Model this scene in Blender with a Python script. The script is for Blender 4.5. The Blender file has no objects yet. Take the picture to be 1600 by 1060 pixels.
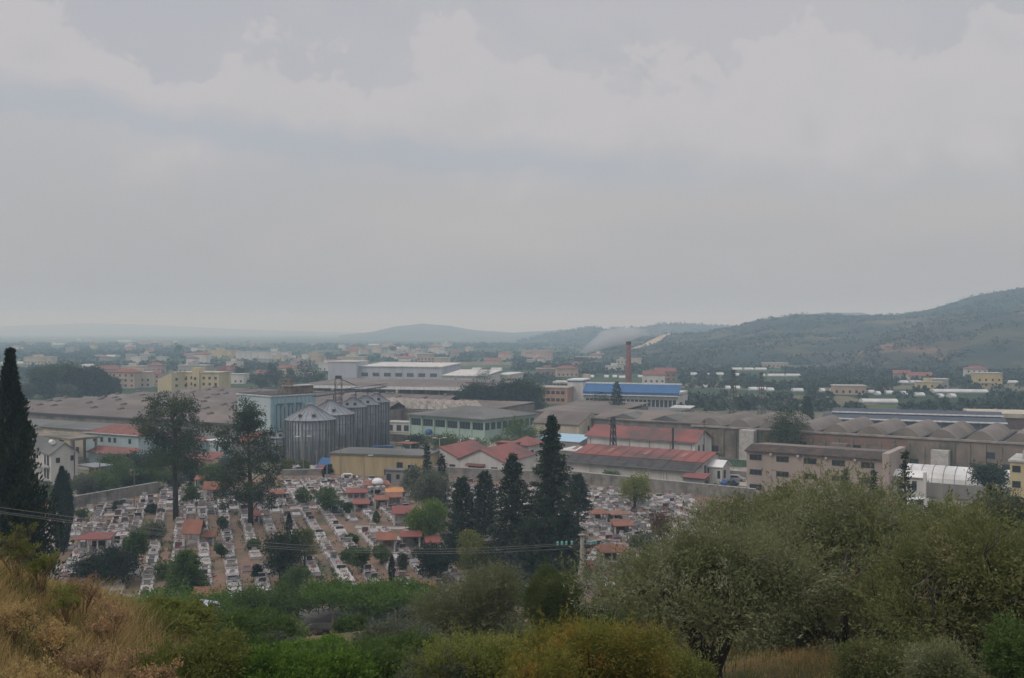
import bpy, math, random
import numpy as np
from mathutils import Vector
random.seed(7)
rng = np.random.default_rng(11)
R = math.radians
scn = bpy.context.scene
COL = scn.collection

# ------------------------------------------------------------------ camera, sky, sun, exposure
F = 1600.0; EYE = 35.0; PITCH = math.atan(15 / F)
cd = bpy.data.cameras.new("camera"); cam = bpy.data.objects.new("camera", cd); COL.objects.link(cam)
cam.location = (0, 0, EYE); cam.rotation_euler = (math.pi / 2 - PITCH, 0, 0)
cd.sensor_width = 36; cd.lens = 36 * F / 1600; cd.clip_start = 0.1; cd.clip_end = 60000
scn.camera = cam
scn.view_settings.view_transform = 'Standard'
scn.view_settings.look = 'None'
scn.view_settings.gamma = 1
scn.view_settings.use_curve_mapping = False
scn.view_settings.exposure = 0.15
SUN_EL, SUN_ROT = R(48), R(-125)
world = bpy.data.worlds.new("World"); scn.world = world; world.use_nodes = True
nt = world.node_tree; nt.nodes.clear()
def N(t, kind, **kw):
    n = t.nodes.new(kind)
    for k, v in kw.items():
        setattr(n, k, v)
    return n
def math_node(t, op, a=None, b=None, clamp=False, c=None):
    n = N(t, 'ShaderNodeMath', operation=op, use_clamp=clamp)
    for i, v in enumerate((a, b, c)):
        if v is None: continue
        if isinstance(v, (int, float)): n.inputs[i].default_value = v
        else: t.links.new(v, n.inputs[i])
    return n.outputs[0]
def smooth(t, v, lo, hi, to0=0.0, to1=1.0):
    n = N(t, 'ShaderNodeMapRange', interpolation_type='SMOOTHSTEP')
    t.links.new(v, n.inputs['Value'])
    n.inputs['From Min'].default_value = lo; n.inputs['From Max'].default_value = hi
    n.inputs['To Min'].default_value = to0; n.inputs['To Max'].default_value = to1
    return n.outputs['Result']
def mixc(t, f, a, b):
    n = N(t, 'ShaderNodeMix', data_type='RGBA')
    if isinstance(f, (int, float)): n.inputs[0].default_value = f
    else: t.links.new(f, n.inputs[0])
    for i, v in ((6, a), (7, b)):
        if isinstance(v, tuple): n.inputs[i].default_value = (*v[:3], 1)
        else: t.links.new(v, n.inputs[i])
    return n.outputs[2]
out = N(nt, 'ShaderNodeOutputWorld'); bg = N(nt, 'ShaderNodeBackground')
sky = N(nt, 'ShaderNodeTexSky', sky_type='NISHITA', sun_disc=False)
sky.sun_elevation = SUN_EL; sky.sun_rotation = SUN_ROT; sky.dust_density = 4; sky.air_density = 1.5
bg.inputs['Strength'].default_value = 0.1
tc = N(nt, 'ShaderNodeTexCoord'); sp = N(nt, 'ShaderNodeSeparateXYZ'); nt.links.new(tc.outputs['Generated'], sp.inputs[0])
az = math_node(nt, 'ARCTAN2', sp.outputs[0], sp.outputs[1])
el = math_node(nt, 'ARCSINE', sp.outputs[2])
# overcast deck: stretched billowing noise laid out by heading and height, continuing all round
def wnoise(sx, sy, scale, detail, rough=0.5, dist=0.0, off=0.0):
    cb = N(nt, 'ShaderNodeCombineXYZ')
    nt.links.new(math_node(nt, 'MULTIPLY', az, sx), cb.inputs[0])
    nt.links.new(math_node(nt, 'MULTIPLY', el, sy), cb.inputs[1]); cb.inputs[2].default_value = off
    nz = N(nt, 'ShaderNodeTexNoise'); nz.inputs['Scale'].default_value = scale; nz.inputs['Detail'].default_value = detail
    nz.inputs['Roughness'].default_value = rough; nz.inputs['Distortion'].default_value = dist
    nt.links.new(cb.outputs[0], nz.inputs['Vector']); return nz.outputs['Fac']
big = wnoise(1.0, 3.0, 2.3, 4, 0.5, 0.3, 3.3)
puff = wnoise(1.0, 1.3, 6.5, 8, 0.55, 0.35, 9.1)
fine = wnoise(1.0, 2.0, 22.0, 5, 0.55, 0.4, 1.7)
lump = wnoise(1.0, 1.2, 8.5, 10, 0.58, 0.1, 5.4)
saz = math_node(nt, 'SINE', az)
# heaped tops: their outline wanders with the billows; bright just under the outline, fading downwards
top_el = math_node(nt, 'ADD', math_node(nt, 'MULTIPLY', math_node(nt, 'SUBTRACT', lump, 0.5), 0.34), 0.262)
dd = math_node(nt, 'SUBTRACT', el, top_el)
heap = math_node(nt, 'MULTIPLY', smooth(nt, dd, 0.004, -0.009), smooth(nt, dd, -0.14, -0.012))
lump2 = wnoise(1.0, 1.1, 9.5, 10, 0.6, 0.2, 15.0)
dd2 = math_node(nt, 'SUBTRACT', el, math_node(nt, 'ADD', math_node(nt, 'MULTIPLY', math_node(nt, 'SUBTRACT', lump2, 0.5), 0.22), 0.235))
heap2 = math_node(nt, 'MULTIPLY', math_node(nt, 'MULTIPLY', smooth(nt, dd2, 0.003, -0.006), smooth(nt, dd2, -0.10, -0.01)), smooth(nt, saz, -0.15, 0.15, 0.1, 0.95))
# a long blue grey streak under the heaps, sinking to the right
bc = math_node(nt, 'ADD', math_node(nt, 'MULTIPLY', saz, -0.085), 0.160)
bd = math_node(nt, 'ABSOLUTE', math_node(nt, 'SUBTRACT', math_node(nt, 'SUBTRACT', el, bc), math_node(nt, 'MULTIPLY', math_node(nt, 'SUBTRACT', lump2, 0.5), 0.09)))
band = math_node(nt, 'MULTIPLY', smooth(nt, bd, 0.030, 0.0), smooth(nt, saz, 0.30, -0.02, 0.25, 1.0))
CLOUD = (4.35, 4.34, 4.55); DARK = (3.65, 4.02, 4.60); LIGHT = (5.05, 4.86, 5.02); LOW = (3.35, 3.42, 3.58); WARM = (4.45, 4.28, 4.25)
c0 = mixc(nt, smooth(nt, el, 0.0, 0.22), LOW, CLOUD)
c0 = mixc(nt, math_node(nt, 'MULTIPLY', math_node(nt, 'MULTIPLY', smooth(nt, el, 0.02, 0.09), smooth(nt, el, 0.16, 0.10)), smooth(nt, big, 0.35, 0.65, 0.1, 0.8)), c0, WARM)
c0 = mixc(nt, smooth(nt, el, 0.24, 0.32, 0, 0.3), c0, (4.2, 4.3, 4.7))
above = math_node(nt, 'MULTIPLY', smooth(nt, dd, -0.006, 0.006), smooth(nt, saz, 0.05, -0.25, 0.15, 0.48))
c2 = mixc(nt, math_node(nt, 'MULTIPLY', smooth(nt, puff, 0.44, 0.60), smooth(nt, el, 0.15, 0.26, 0.0, 0.40)), c0, LIGHT)
c2 = mixc(nt, math_node(nt, 'MULTIPLY', heap2, 0.6), c2, LIGHT)
c2 = mixc(nt, above, c2, (4.05, 4.2, 4.68))
c3 = mixc(nt, math_node(nt, 'MULTIPLY', heap, 0.85), c2, LIGHT)
c3 = mixc(nt, math_node(nt, 'MULTIPLY', band, 0.7), c3, DARK)
c4 = mixc(nt, math_node(nt, 'MULTIPLY', smooth(nt, fine, 0.45, 0.75), 0.10), c3, DARK)
# the deck grows brighter towards the zenith as an overcast sky does
zen = smooth(nt, el, 0.33, 1.15, 1.0, 2.4)
vm = N(nt, 'ShaderNodeVectorMath', operation='SCALE'); nt.links.new(c4, vm.inputs[0]); nt.links.new(zen, vm.inputs['Scale'])
final = mixc(nt, 0.93, sky.outputs[0], vm.outputs[0])
nt.links.new(final, bg.inputs[0]); nt.links.new(bg.outputs[0], out.inputs[0])

sd = bpy.data.lights.new("sun", 'SUN'); sun = bpy.data.objects.new("sun", sd); COL.objects.link(sun)
sd.energy = 0.9; sd.angle = R(25); sd.color = (1.0, 0.95, 0.88)
_sv = Vector((math.sin(SUN_ROT) * math.cos(SUN_EL), math.cos(SUN_ROT) * math.cos(SUN_EL), math.sin(SUN_EL)))
sun.rotation_euler = _sv.to_track_quat('Z', 'Y').to_euler()
cy = scn.cycles
cy.volume_bounces = 1; cy.max_bounces = 8; cy.diffuse_bounces = 4; cy.glossy_bounces = 2; cy.transmission_bounces = 2
cy.transparent_max_bounces = 4; cy.use_denoising = True

# ------------------------------------------------------------------ pixel rays and ground
def ray(px, py):
    cx = (px - 800) / F; c = (530 - py) / F
    dy = math.cos(PITCH) + c * math.sin(PITCH); dz = -math.sin(PITCH) + c * math.cos(PITCH)
    return cx / dy, dz / dy
def G(px, py, z=0.0):
    kx, kz = ray(px, py); d = (z - EYE) / kz
    return kx * d, d
def at(px, py, d):
    kx, kz = ray(px, py); return Vector((kx * d, d, EYE + kz * d))
_py = [-400, -60, 0, 12, 24, 60, 92, 110, 124, 99999]; _pz = [90, 42, 33.3, 30.0, 26.5, 17.0, 3.4, 0.4, 0, 0]
def smoothstep(a, b, v):
    t = np.clip((v - a) / (b - a), 0, 1); return t * t * (3 - 2 * t)
def hgt(x, y):
    x = np.asarray(x, float); y = np.asarray(y, float)
    z = np.interp(y, _py, _pz)
    bank = smoothstep(5.6, 11.5, -x) * smoothstep(2, 12, y) * smoothstep(34, 21, y)
    z = z + 2.5 * bank
    near = smoothstep(120, 60, y)
    z = z + near * (smoothstep(14, 26, y) * 0.3 * np.sin(x * .31 + y * .17) + 0.08 * np.sin(x * .83 - y * .41 + 1))
    return z
def H1(x, y): return float(hgt(x, y))

# ------------------------------------------------------------------ materials
MATS = {}
def M(name, c1, c2=None, scale=1.0, rough=0.85, bump=0.0, bscale=None, stretch=(1, 1, 1), lo=0.35, hi=0.65, c3=None, rand=0.0, metal=0.0, detail=6, spec=0.3, wave=None):
    if name in MATS: return MATS[name]
    m = bpy.data.materials.new(name); m.use_nodes = True; t = m.node_tree; b = t.nodes['Principled BSDF']
    b.inputs['Roughness'].default_value = rough; b.inputs['Metallic'].default_value = metal
    b.inputs['Specular IOR Level'].default_value = spec
    c2 = c2 or tuple(v * 0.75 for v in c1)
    co = N(t, 'ShaderNodeTexCoord'); mp = N(t, 'ShaderNodeMapping'); mp.inputs['Scale'].default_value = stretch
    t.links.new(co.outputs['Object'], mp.inputs[0])
    nz = N(t, 'ShaderNodeTexNoise'); nz.inputs['Scale'].default_value = scale; nz.inputs['Detail'].default_value = detail
    t.links.new(mp.outputs[0], nz.inputs['Vector'])
    col = mixc(t, smooth(t, nz.outputs['Fac'], lo, hi), c1, c2)
    if c3:
        n3 = N(t, 'ShaderNodeTexNoise'); n3.inputs['Scale'].default_value = scale * 0.37; n3.inputs['Detail'].default_value = 8
        n3.inputs['Roughness'].default_value = 0.65
        t.links.new(mp.outputs[0], n3.inputs['Vector'])
        col = mixc(t, smooth(t, n3.outputs['Fac'], 0.48, 0.66), col, c3)
    if rand:
        oi = N(t, 'ShaderNodeObjectInfo'); hs = N(t, 'ShaderNodeHueSaturation')
        t.links.new(math_node(t, 'ADD', math_node(t, 'MULTIPLY', oi.outputs['Random'], 2 * rand), 1 - rand), hs.inputs['Value'])
        t.links.new(col, hs.inputs['Color']); col = hs.outputs[0]
    t.links.new(col, b.inputs['Base Color'])
    h = nz.outputs['Fac']
    if wave:
        wv = N(t, 'ShaderNodeTexWave', bands_direction=wave[0]); wv.inputs['Scale'].default_value = wave[1]
        wv.inputs['Distortion'].default_value = 0.1; t.links.new(co.outputs['Object'], wv.inputs['Vector'])
        h = math_node(t, 'ADD', math_node(t, 'MULTIPLY', nz.outputs['Fac'], 0.4), wv.outputs['Fac'])
    if bump:
        bp = N(t, 'ShaderNodeBump'); bp.inputs['Strength'].default_value = bump; bp.inputs['Distance'].default_value = 0.15
        if bscale:
            n2 = N(t, 'ShaderNodeTexNoise'); n2.inputs['Scale'].default_value = bscale; n2.inputs['Detail'].default_value = 4
            t.links.new(co.outputs['Object'], n2.inputs['Vector']); h = n2.outputs['Fac']
        t.links.new(h, bp.inputs['Height']); t.links.new(bp.outputs[0], b.inputs['Normal'])
    MATS[name] = m; return m
def leafmat(name, c1, c2, scale=0.6, trans=0.35, c3=None, rough=0.6):
    if name in MATS: return MATS[name]
    m = bpy.data.materials.new(name); m.use_nodes = True; t = m.node_tree; b = t.nodes['Principled BSDF']
    b.inputs['Roughness'].default_value = rough; b.inputs['Specular IOR Level'].default_value = 0.25
    co = N(t, 'ShaderNodeTexCoord'); g = N(t, 'ShaderNodeNewGeometry')
    nz = N(t, 'ShaderNodeTexNoise'); nz.inputs['Scale'].default_value = scale; nz.inputs['Detail'].default_value = 3
    t.links.new(co.outputs['Object'], nz.inputs['Vector'])
    f = math_node(t, 'ADD', math_node(t, 'MULTIPLY', g.outputs['Random Per Island'], 0.55), math_node(t, 'MULTIPLY', smooth(t, nz.outputs['Fac'], 0.3, 0.7), 0.45))
    col = mixc(t, f, c1, c2)
    if c3:
        n2 = N(t, 'ShaderNodeTexNoise'); n2.inputs['Scale'].default_value = scale * 1.7; t.links.new(co.outputs['Object'], n2.inputs['Vector'])
        k = math_node(t, 'MULTIPLY', smooth(t, n2.outputs['Fac'], 0.52, 0.68), math_node(t, 'GREATER_THAN', g.outputs['Random Per Island'], 0.35))
        col = mixc(t, k, col, c3)
    oi = N(t, 'ShaderNodeObjectInfo'); hs = N(t, 'ShaderNodeHueSaturation')
    t.links.new(math_node(t, 'ADD', math_node(t, 'MULTIPLY', oi.outputs['Random'], .3), .85), hs.inputs['Value'])
    t.links.new(col, hs.inputs['Color']); col = hs.outputs[0]
    t.links.new(col, b.inputs['Base Color'])
    tr = N(t, 'ShaderNodeBsdfTranslucent'); t.links.new(col, tr.inputs['Color'])
    mx = N(t, 'ShaderNodeMixShader'); mx.inputs[0].default_value = trans
    t.links.new(b.outputs[0], mx.inputs[1]); t.links.new(tr.outputs[0], mx.inputs[2])
    t.links.new(mx.outputs[0], t.nodes['Material Output'].inputs['Surface'])
    MATS[name] = m; return m

# ------------------------------------------------------------------ object helpers
def tag(o, label=None, cat=None, group=None, kind=None):
    if label: o['label'] = label
    if cat: o['category'] = cat
    if group: o['group'] = group
    if kind: o['kind'] = kind
    return o
def thing(name, label, cat, loc=(0, 0, 0), rz=0.0, group=None):
    o = bpy.data.objects.new(name, None); COL.objects.link(o); o.location = loc; o.rotation_euler = (0, 0, rz)
    o.empty_display_size = 0.3
    return tag(o, label, cat, group)
class MB:
    def __init__(s): s.v = []; s.f = []
    def poly(s, pts, faces):
        k = len(s.v); s.v += [tuple(p) for p in pts]; s.f += [tuple(k + i for i in f) for f in faces]; return s
    def box(s, x0, x1, y0, y1, z0, z1):
        return s.poly([(x0, y0, z0), (x1, y0, z0), (x1, y1, z0), (x0, y1, z0), (x0, y0, z1), (x1, y0, z1), (x1, y1, z1), (x0, y1, z1)],
                      [(0, 3, 2, 1), (4, 5, 6, 7), (0, 1, 5, 4), (1, 2, 6, 5), (2, 3, 7, 6), (3, 0, 4, 7)])
    def slab(s, q, t):
        """a sloping sheet of four corners (counter-clockwise seen from above), t thick"""
        b = [(p[0], p[1], p[2] - t) for p in q]
        return s.poly(list(q) + b, [(0, 1, 2, 3), (7, 6, 5, 4), (0, 4, 5, 1), (1, 5, 6, 2), (2, 6, 7, 3), (3, 7, 4, 0)])
    def prism(s, prof, ax, c0, c1):
        """closed profile (u, z) extruded along ax from c0 to c1"""
        n = len(prof)
        mk = (lambda u, z, c: (c, u, z)) if ax == 'x' else (lambda u, z, c: (u, c, z))
        p = [mk(u, z, c0) for u, z in prof] + [mk(u, z, c1) for u, z in prof]
        fs = [(i, (i + 1) % n, n + (i + 1) % n, n + i) for i in range(n)] + [tuple(range(n))[::-1], tuple(range(n, 2 * n))]
        return s.poly(p, fs)
    def tube(s, pts, rad, n=7, cap=True):
        P = [Vector(p) for p in pts]; k0 = len(s.v)
        if isinstance(rad, (int, float)): rad = [rad] * len(P)
        for i, p in enumerate(P):
            d = (P[min(i + 1, len(P) - 1)] - P[max(i - 1, 0)]).normalized()
            u = d.cross(Vector((0.13, 0.97, 0.2)) if abs(d.y) < .9 else Vector((1, 0, 0.1))).normalized(); w = d.cross(u)
            for j in range(n):
                a = 2 * math.pi * j / n; q = p + (u * math.cos(a) + w * math.sin(a)) * rad[i]; s.v.append(tuple(q))
        for i in range(len(P) - 1):
            for j in range(n):
                a = k0 + i * n + j; b = k0 + i * n + (j + 1) % n; s.f.append((a, b, b + n, a + n))
        if cap:
            s.f.append(tuple(k0 + j for j in range(n))[::-1]); s.f.append(tuple(k0 + (len(P) - 1) * n + j for j in range(n)))
        return s
    def lathe(s, prof, n=24, c=(0, 0)):
        k0 = len(s.v)
        for r, z in prof:
            for j in range(n):
                a = 2 * math.pi * j / n; s.v.append((c[0] + r * math.cos(a), c[1] + r * math.sin(a), z))
        for i in range(len(prof) - 1):
            for j in range(n):
                a = k0 + i * n + j; b = k0 + i * n + (j + 1) % n; s.f.append((a, b, b + n, a + n))
        s.f.append(tuple(k0 + j for j in range(n))[::-1]); s.f.append(tuple(k0 + (len(prof) - 1) * n + j for j in range(n)))
        return s
    def mesh(s, name, mat):
        me = bpy.data.meshes.new(name); me.from_pydata(s.v, [], s.f); me.materials.append(mat); return me
    def build(s, name, mat, parent=None, smooth=False):
        me = s.mesh(name, mat)
        if smooth: me.shade_smooth()
        return obj(name, me, parent)
def obj(name, me, parent=None, loc=None):
    o = bpy.data.objects.new(name, me); COL.objects.link(o)
    if parent: o.parent = parent
    if loc: o.location = loc
    return o
def quads_mesh(name, V, mat, per=4):
    """V: (n, per, 3) array of loose faces"""
    n = V.shape[0]; me = bpy.data.meshes.new(name)
    me.vertices.add(n * per); me.vertices.foreach_set('co', V.reshape(-1).astype(np.float32))
    me.loops.add(n * per); me.loops.foreach_set('vertex_index', np.arange(n * per, dtype=np.int32))
    me.polygons.add(n); me.polygons.foreach_set('loop_start', np.arange(0, n * per, per, dtype=np.int32))
    me.polygons.foreach_set('loop_total', np.full(n, per, dtype=np.int32))
    me.update(calc_edges=True); me.materials.append(mat); return me
def copy_tree(o, parent=None):
    c = o.copy(); COL.objects.link(c); c.parent = parent
    for ch in o.children: copy_tree(ch, c)
    return c
def unit(v): return v / (np.linalg.norm(v, axis=-1, keepdims=True) + 1e-9)
def leaves(C, D, L, W, jit=0.5, r=None):
    """rhombic leaves at centres C pointing roughly along D"""
    r = r or rng; n = len(C)
    d = unit(D + jit * r.normal(size=(n, 3))); s = unit(np.cross(d, r.normal(size=(n, 3))))
    Ls = (L * r.uniform(.6, 1.3, n))[:, None]; Ws = (W * r.uniform(.6, 1.3, n))[:, None] * .5
    return np.stack([C, C + d * Ls * .45 + s * Ws, C + d * Ls, C + d * Ls * .45 - s * Ws], 1)
ORD = ['first', 'second', 'third', 'fourth', 'fifth', 'sixth', 'seventh', 'eighth', 'ninth', 'tenth', 'eleventh', 'twelfth', 'thirteenth', 'fourteenth', 'fifteenth', 'sixteenth', 'seventeenth', 'eighteenth', 'nineteenth', 'twentieth']
def ordinal(n):
    if n < 20: return ORD[n]
    t = {2: 'twenty', 3: 'thirty', 4: 'forty', 5: 'fifty', 6: 'sixty', 7: 'seventy', 8: 'eighty', 9: 'ninety'}
    k = n + 1
    if k % 10 == 0: return t[k // 10][:-1] + 'ieth' if k // 10 < 10 else str(k)
    return t[k // 10] + '-' + ORD[k % 10 - 1]
# ------------------------------------------------------------------ the land: one sheet, soil, tracks, hills
def grid_mesh(name, xs, ys, zf, mat):
    X, Y = np.meshgrid(xs, ys); Z = zf(X, Y); nx, ny = len(xs), len(ys)
    V = np.stack([X, Y, Z], -1).reshape(-1, 3)
    i = np.arange(nx - 1)[None, :] + (np.arange(ny - 1) * nx)[:, None]
    Fq = np.stack([i, i + 1, i + nx + 1, i + nx], -1).reshape(-1, 4)
    me = bpy.data.meshes.new(name); me.vertices.add(len(V)); me.vertices.foreach_set('co', V.reshape(-1).astype(np.float32))
    n = len(Fq); me.loops.add(n * 4); me.loops.foreach_set('vertex_index', Fq.reshape(-1).astype(np.int32))
    me.polygons.add(n); me.polygons.foreach_set('loop_start', np.arange(0, n * 4, 4, dtype=np.int32)); me.polygons.foreach_set('loop_total', np.full(n, 4, dtype=np.int32))
    me.update(calc_edges=True); me.materials.append(mat); me.shade_smooth(); return me
def field_mat():
    m = bpy.data.materials.new('plain_fields'); m.use_nodes = True; t = m.node_tree; b = t.nodes['Principled BSDF']
    b.inputs['Roughness'].default_value = 0.95; b.inputs['Specular IOR Level'].default_value = 0.1
    co = N(t, 'ShaderNodeTexCoord')
    mp = N(t, 'ShaderNodeMapping'); mp.inputs['Rotation'].default_value = (0, 0, R(8)); mp.inputs['Scale'].default_value = (1 / 150, 1 / 62, 1)
    t.links.new(co.outputs['Object'], mp.inputs[0])
    vo = N(t, 'ShaderNodeTexVoronoi', voronoi_dimensions='2D'); vo.inputs['Scale'].default_value = 1; vo.inputs['Randomness'].default_value = 0.75
    t.links.new(mp.outputs[0], vo.inputs['Vector'])
    sc = N(t, 'ShaderNodeSeparateColor'); t.links.new(vo.outputs['Color'], sc.inputs[0])
    rp = N(t, 'ShaderNodeValToRGB'); e = rp.color_ramp.elements; rp.color_ramp.interpolation = 'CONSTANT'
    cols = [(0, (.040, .062, .026)), (.2, (.055, .085, .03)), (.38, (.03, .05, .022)), (.55, (.075, .10, .04)), (.68, (.11, .11, .055)), (.78, (.045, .07, .028)), (.9, (.16, .14, .09))]
    while len(e) < len(cols): e.new(0.5)
    for el_, (p, c) in zip(e, cols): el_.position = p; el_.color = (*c, 1)
    t.links.new(sc.outputs[0], rp.inputs[0])
    nz = N(t, 'ShaderNodeTexNoise'); nz.inputs['Scale'].default_value = 0.09; nz.inputs['Detail'].default_value = 8; t.links.new(co.outputs['Object'], nz.inputs['Vector'])
    far = mixc(t, smooth(t, nz.outputs['Fac'], .4, .68, 0, .6), rp.outputs[0], (.028, .045, .022))
    # the slope below the camera: dry grass and bare earth
    n2 = N(t, 'ShaderNodeTexNoise'); n2.inputs['Scale'].default_value = 0.45; n2.inputs['Detail'].default_value = 8; t.links.new(co.outputs['Object'], n2.inputs['Vector'])
    slope = mixc(t, smooth(t, n2.outputs['Fac'], .38, .62), (.17, .115, .058), (.075, .08, .032))
    yard = mixc(t, smooth(t, n2.outputs['Fac'], .40, .62), (.20, .17, .13), (.06, .075, .035))
    sy = N(t, 'ShaderNodeSeparateXYZ'); t.links.new(co.outputs['Object'], sy.inputs[0])
    near = mixc(t, smooth(t, sy.outputs[1], 118, 135), slope, yard)
    col = mixc(t, smooth(t, sy.outputs[1], 420, 470), near, far)
    t.links.new(col, b.inputs['Base Color']); return m
def sp_axis(fine0, fine1, step, far):
    a = list(np.arange(fine0, fine1 + step / 2, step)); s = step
    x = a[-1]
    while x < far: s *= 1.13; x += s; a.append(min(x, far))
    s = step; x = a[0]; b = []
    return a
def axis(lo, f0, f1, hi, step):
    a = list(np.arange(f0, f1 + step / 2, step)); s = step; x = a[-1]
    while x < hi: s *= 1.15; x = min(x + s, hi); a.append(x)
    s = step; x = a[0]; b = []
    while x > lo: s *= 1.15; x = max(x - s, lo); b.append(x)
    return np.array(b[::-1] + a)
gm = grid_mesh('ground', axis(-11000, -60, 60, 11000, 1.2), axis(-400, -10, 140, 13000, 1.2), hgt, field_mat())
tag(obj('ground', gm), kind='structure')

# cemetery frame: rows run away towards a point a little left of the middle
CT = math.atan((800 - 305) / F); rdir = np.array([-math.sin(CT), math.cos(CT)]); qdir = np.array([math.cos(CT), math.sin(CT)])
def sheet(name, pts, z, mat, kind='structure'):
    mb = MB(); mb.poly([(x, y, z) for x, y in pts], [tuple(range(len(pts)))]); return tag(mb.build(name, mat), kind=kind)
soil = M('cemetery_soil', (.205, .122, .082), (.155, .108, .078), scale=.35, c3=(.07, .08, .035), bump=.4, lo=.4, hi=.6)
sheet('cemetery_soil', [G(-150, 850), G(-110, 935)[0:2], (-60, 131), (38, 131), (75, 150), G(1290, 778), G(1130, 774), G(895, 746), G(660, 742), G(440, 740), G(245, 762), G(100, 790)], .02, soil)
yard = M('yard_dirt', (.27, .235, .19), (.18, .165, .13), scale=.12, c3=(.07, .085, .04), bump=.3)
conc = M('concrete', (.36, .34, .31), (.24, .225, .20), scale=.5, bump=.2)
sheet('yard', [G(445, 733), G(660, 737), G(900, 742), G(1130, 770), G(1500, 775), G(1750, 740), G(1750, 690), G(1100, 668), G(900, 648), G(600, 640), G(360, 660), G(330, 700)], .01, yard)
sheet('path', [G(556, 822), G(640, 824), G(640, 828), G(554, 826)], .06, conc)
sheet('track', [G(1110, 745), G(1180, 752), G(1180, 762), G(1100, 752)], .03, M('pale_track', (.42, .37, .31), (.33, .29, .24), scale=.3))

# hills: each from its ridge line in the picture, standing at its own distance
def fbm(x, y, s, seed=0, octv=4):
    r = np.random.default_rng(seed); o = np.zeros_like(x); a = 1.0
    for k in range(octv):
        for _ in range(3):
            th = r.uniform(0, 6.28); f = (2 ** k) / s * r.uniform(.7, 1.3)
            o += a * np.sin((x * math.cos(th) + y * math.sin(th)) * f * 6.28 + r.uniform(0, 6.28))
        a *= .5
    return o / 4
HILLS = []
def hill(name, prof, dr, db, mat, amp=6, n=260, back=500, seed=1):
    ps = np.linspace(prof[0][0], prof[-1][0], n); ys = np.interp(ps, [p[0] for p in prof], [p[1] for p in prof])
    zr = np.maximum(0, EYE + np.array([ray(a, b)[1] for a, b in zip(ps, ys)]) * dr)
    kx = (ps - 800) / F
    T = np.concatenate([np.linspace(0, 1, 34), 1 + np.linspace(.15, 1, 6)])
    rows = []
    for t in T:
        d = db + (dr - db) * t if t <= 1 else dr + back * (t - 1)
        prof_t = (t ** .75 if t <= 1 else 1 - (t - 1) ** 1.5)
        X = kx * (d if t <= 1 else d); Y = np.full_like(X, d)
        nz = fbm(X, Y, 420 if dr < 3000 else 1500, seed) * amp * math.sin(math.pi * min(t, 1)) ** .8 + fbm(X, Y, 60, seed + 9) * .9 * (1 if t > .05 else 0)
        Z = zr * prof_t + nz * np.clip(zr / 25, 0, 1)
        Z = np.where(zr < .5, -1.5, Z); Z = np.where(t == 0, -1.5, Z)
        rows.append(np.stack([X, Y, Z], -1))
    A = np.array(rows); ny = len(T)
    i = np.arange(n - 1)[None, :] + (np.arange(ny - 1) * n)[:, None]
    Fq = np.stack([i, i + 1, i + n + 1, i + n], -1).reshape(-1, 4)
    me = bpy.data.meshes.new(name); me.from_pydata(A.reshape(-1, 3).tolist(), [], Fq.tolist()); me.materials.append(mat); me.shade_smooth()
    o = tag(obj(name, me), kind='structure'); HILLS.append(A); return A
hm = M('hill_scrub', (.032, .042, .030), (.020, .029, .022), scale=.02, c3=(.13, .105, .065), rough=1, spec=.1, detail=10)
hm2 = M('hill_spur_scrub', (.055, .050, .036), (.026, .032, .024), scale=.028, c3=(.19, .115, .085), rough=1, spec=.1, detail=12, lo=.42, hi=.6)
hill('hill', [(870, 556), (890, 553), (912, 549), (950, 534), (975, 527), (1025, 525), (1050, 521), (1100, 520), (1150, 510), (1200, 498), (1262, 491), (1350, 494), (1412, 491), (1462, 482), (1525, 462), (1595, 450), (1700, 440), (1850, 445), (2100, 475), (2500, 520)], 1700, 1000, hm, 7, seed=3)
hill('hill', [(1230, 572), (1275, 561), (1325, 540), (1375, 522), (1437, 507), (1500, 500), (1600, 488), (1720, 480), (1900, 490), (2200, 540)], 1270, 880, hm2, 5, seed=5)
hill('hill', [(1415, 572), (1445, 558), (1500, 530), (1550, 508), (1600, 503), (1700, 500), (1900, 520), (2100, 550)], 1080, 860, hm, 4, seed=8)
hill('hill', [(1230, 505), (1262, 492), (1290, 488.5), (1345, 489), (1365, 493), (1400, 500)], 3000, 2400, hm, 5, n=90, seed=12)
hill('hill', [(800, 535), (840, 526), (875, 519), (920, 511), (950, 515), (1000, 512), (1037, 506.5), (1100, 508), (1145, 511), (1220, 520)], 3000, 2300, hm, 8, n=140, seed=14)
hill('hill', [(530, 524), (580, 519), (620, 510), (660, 506), (700, 509), (740, 516), (800, 520), (860, 517), (900, 514), (980, 520), (1100, 522)], 4600, 3600, hm, 10, n=120, seed=16)
hill('hill', [(-900, 505), (-500, 500), (-200, 508), (0, 510), (150, 505), (260, 509), (380, 515), (520, 519), (640, 521)], 8200, 7000, hm, 10, n=120, seed=18)
def hill_z(A, x, y):
    """height on a hill's sheet, by nearest vertex"""
    k = ((A[..., 0] - x) ** 2 + (A[..., 1] - y) ** 2).argmin(); return A.reshape(-1, 3)[k, 2]
def drape(name, A, pts, w, mat):
    V = []; Fs = []
    for i, (px, t) in enumerate(pts):
        j = int(np.argmin(np.abs(A[0, :, 0] / A[0, :, 1] - (px - 800) / F))); r = t * 33
        a = A[int(r), j]; b = A[min(int(r) + 1, 33), j]; p = a + (b - a) * (r - int(r)); p = p + np.array([0, -1.5, 2.2])
        V += [tuple(p + np.array([-w[i], 0, -.3])), tuple(p + np.array([w[i], 0, 0]))]
    for i in range(len(pts) - 1): k = 2 * i; Fs.append((k, k + 1, k + 3, k + 2))
    me = bpy.data.meshes.new(name); me.from_pydata(V, [], Fs); me.materials.append(mat); return tag(obj(name, me), kind='structure')
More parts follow.
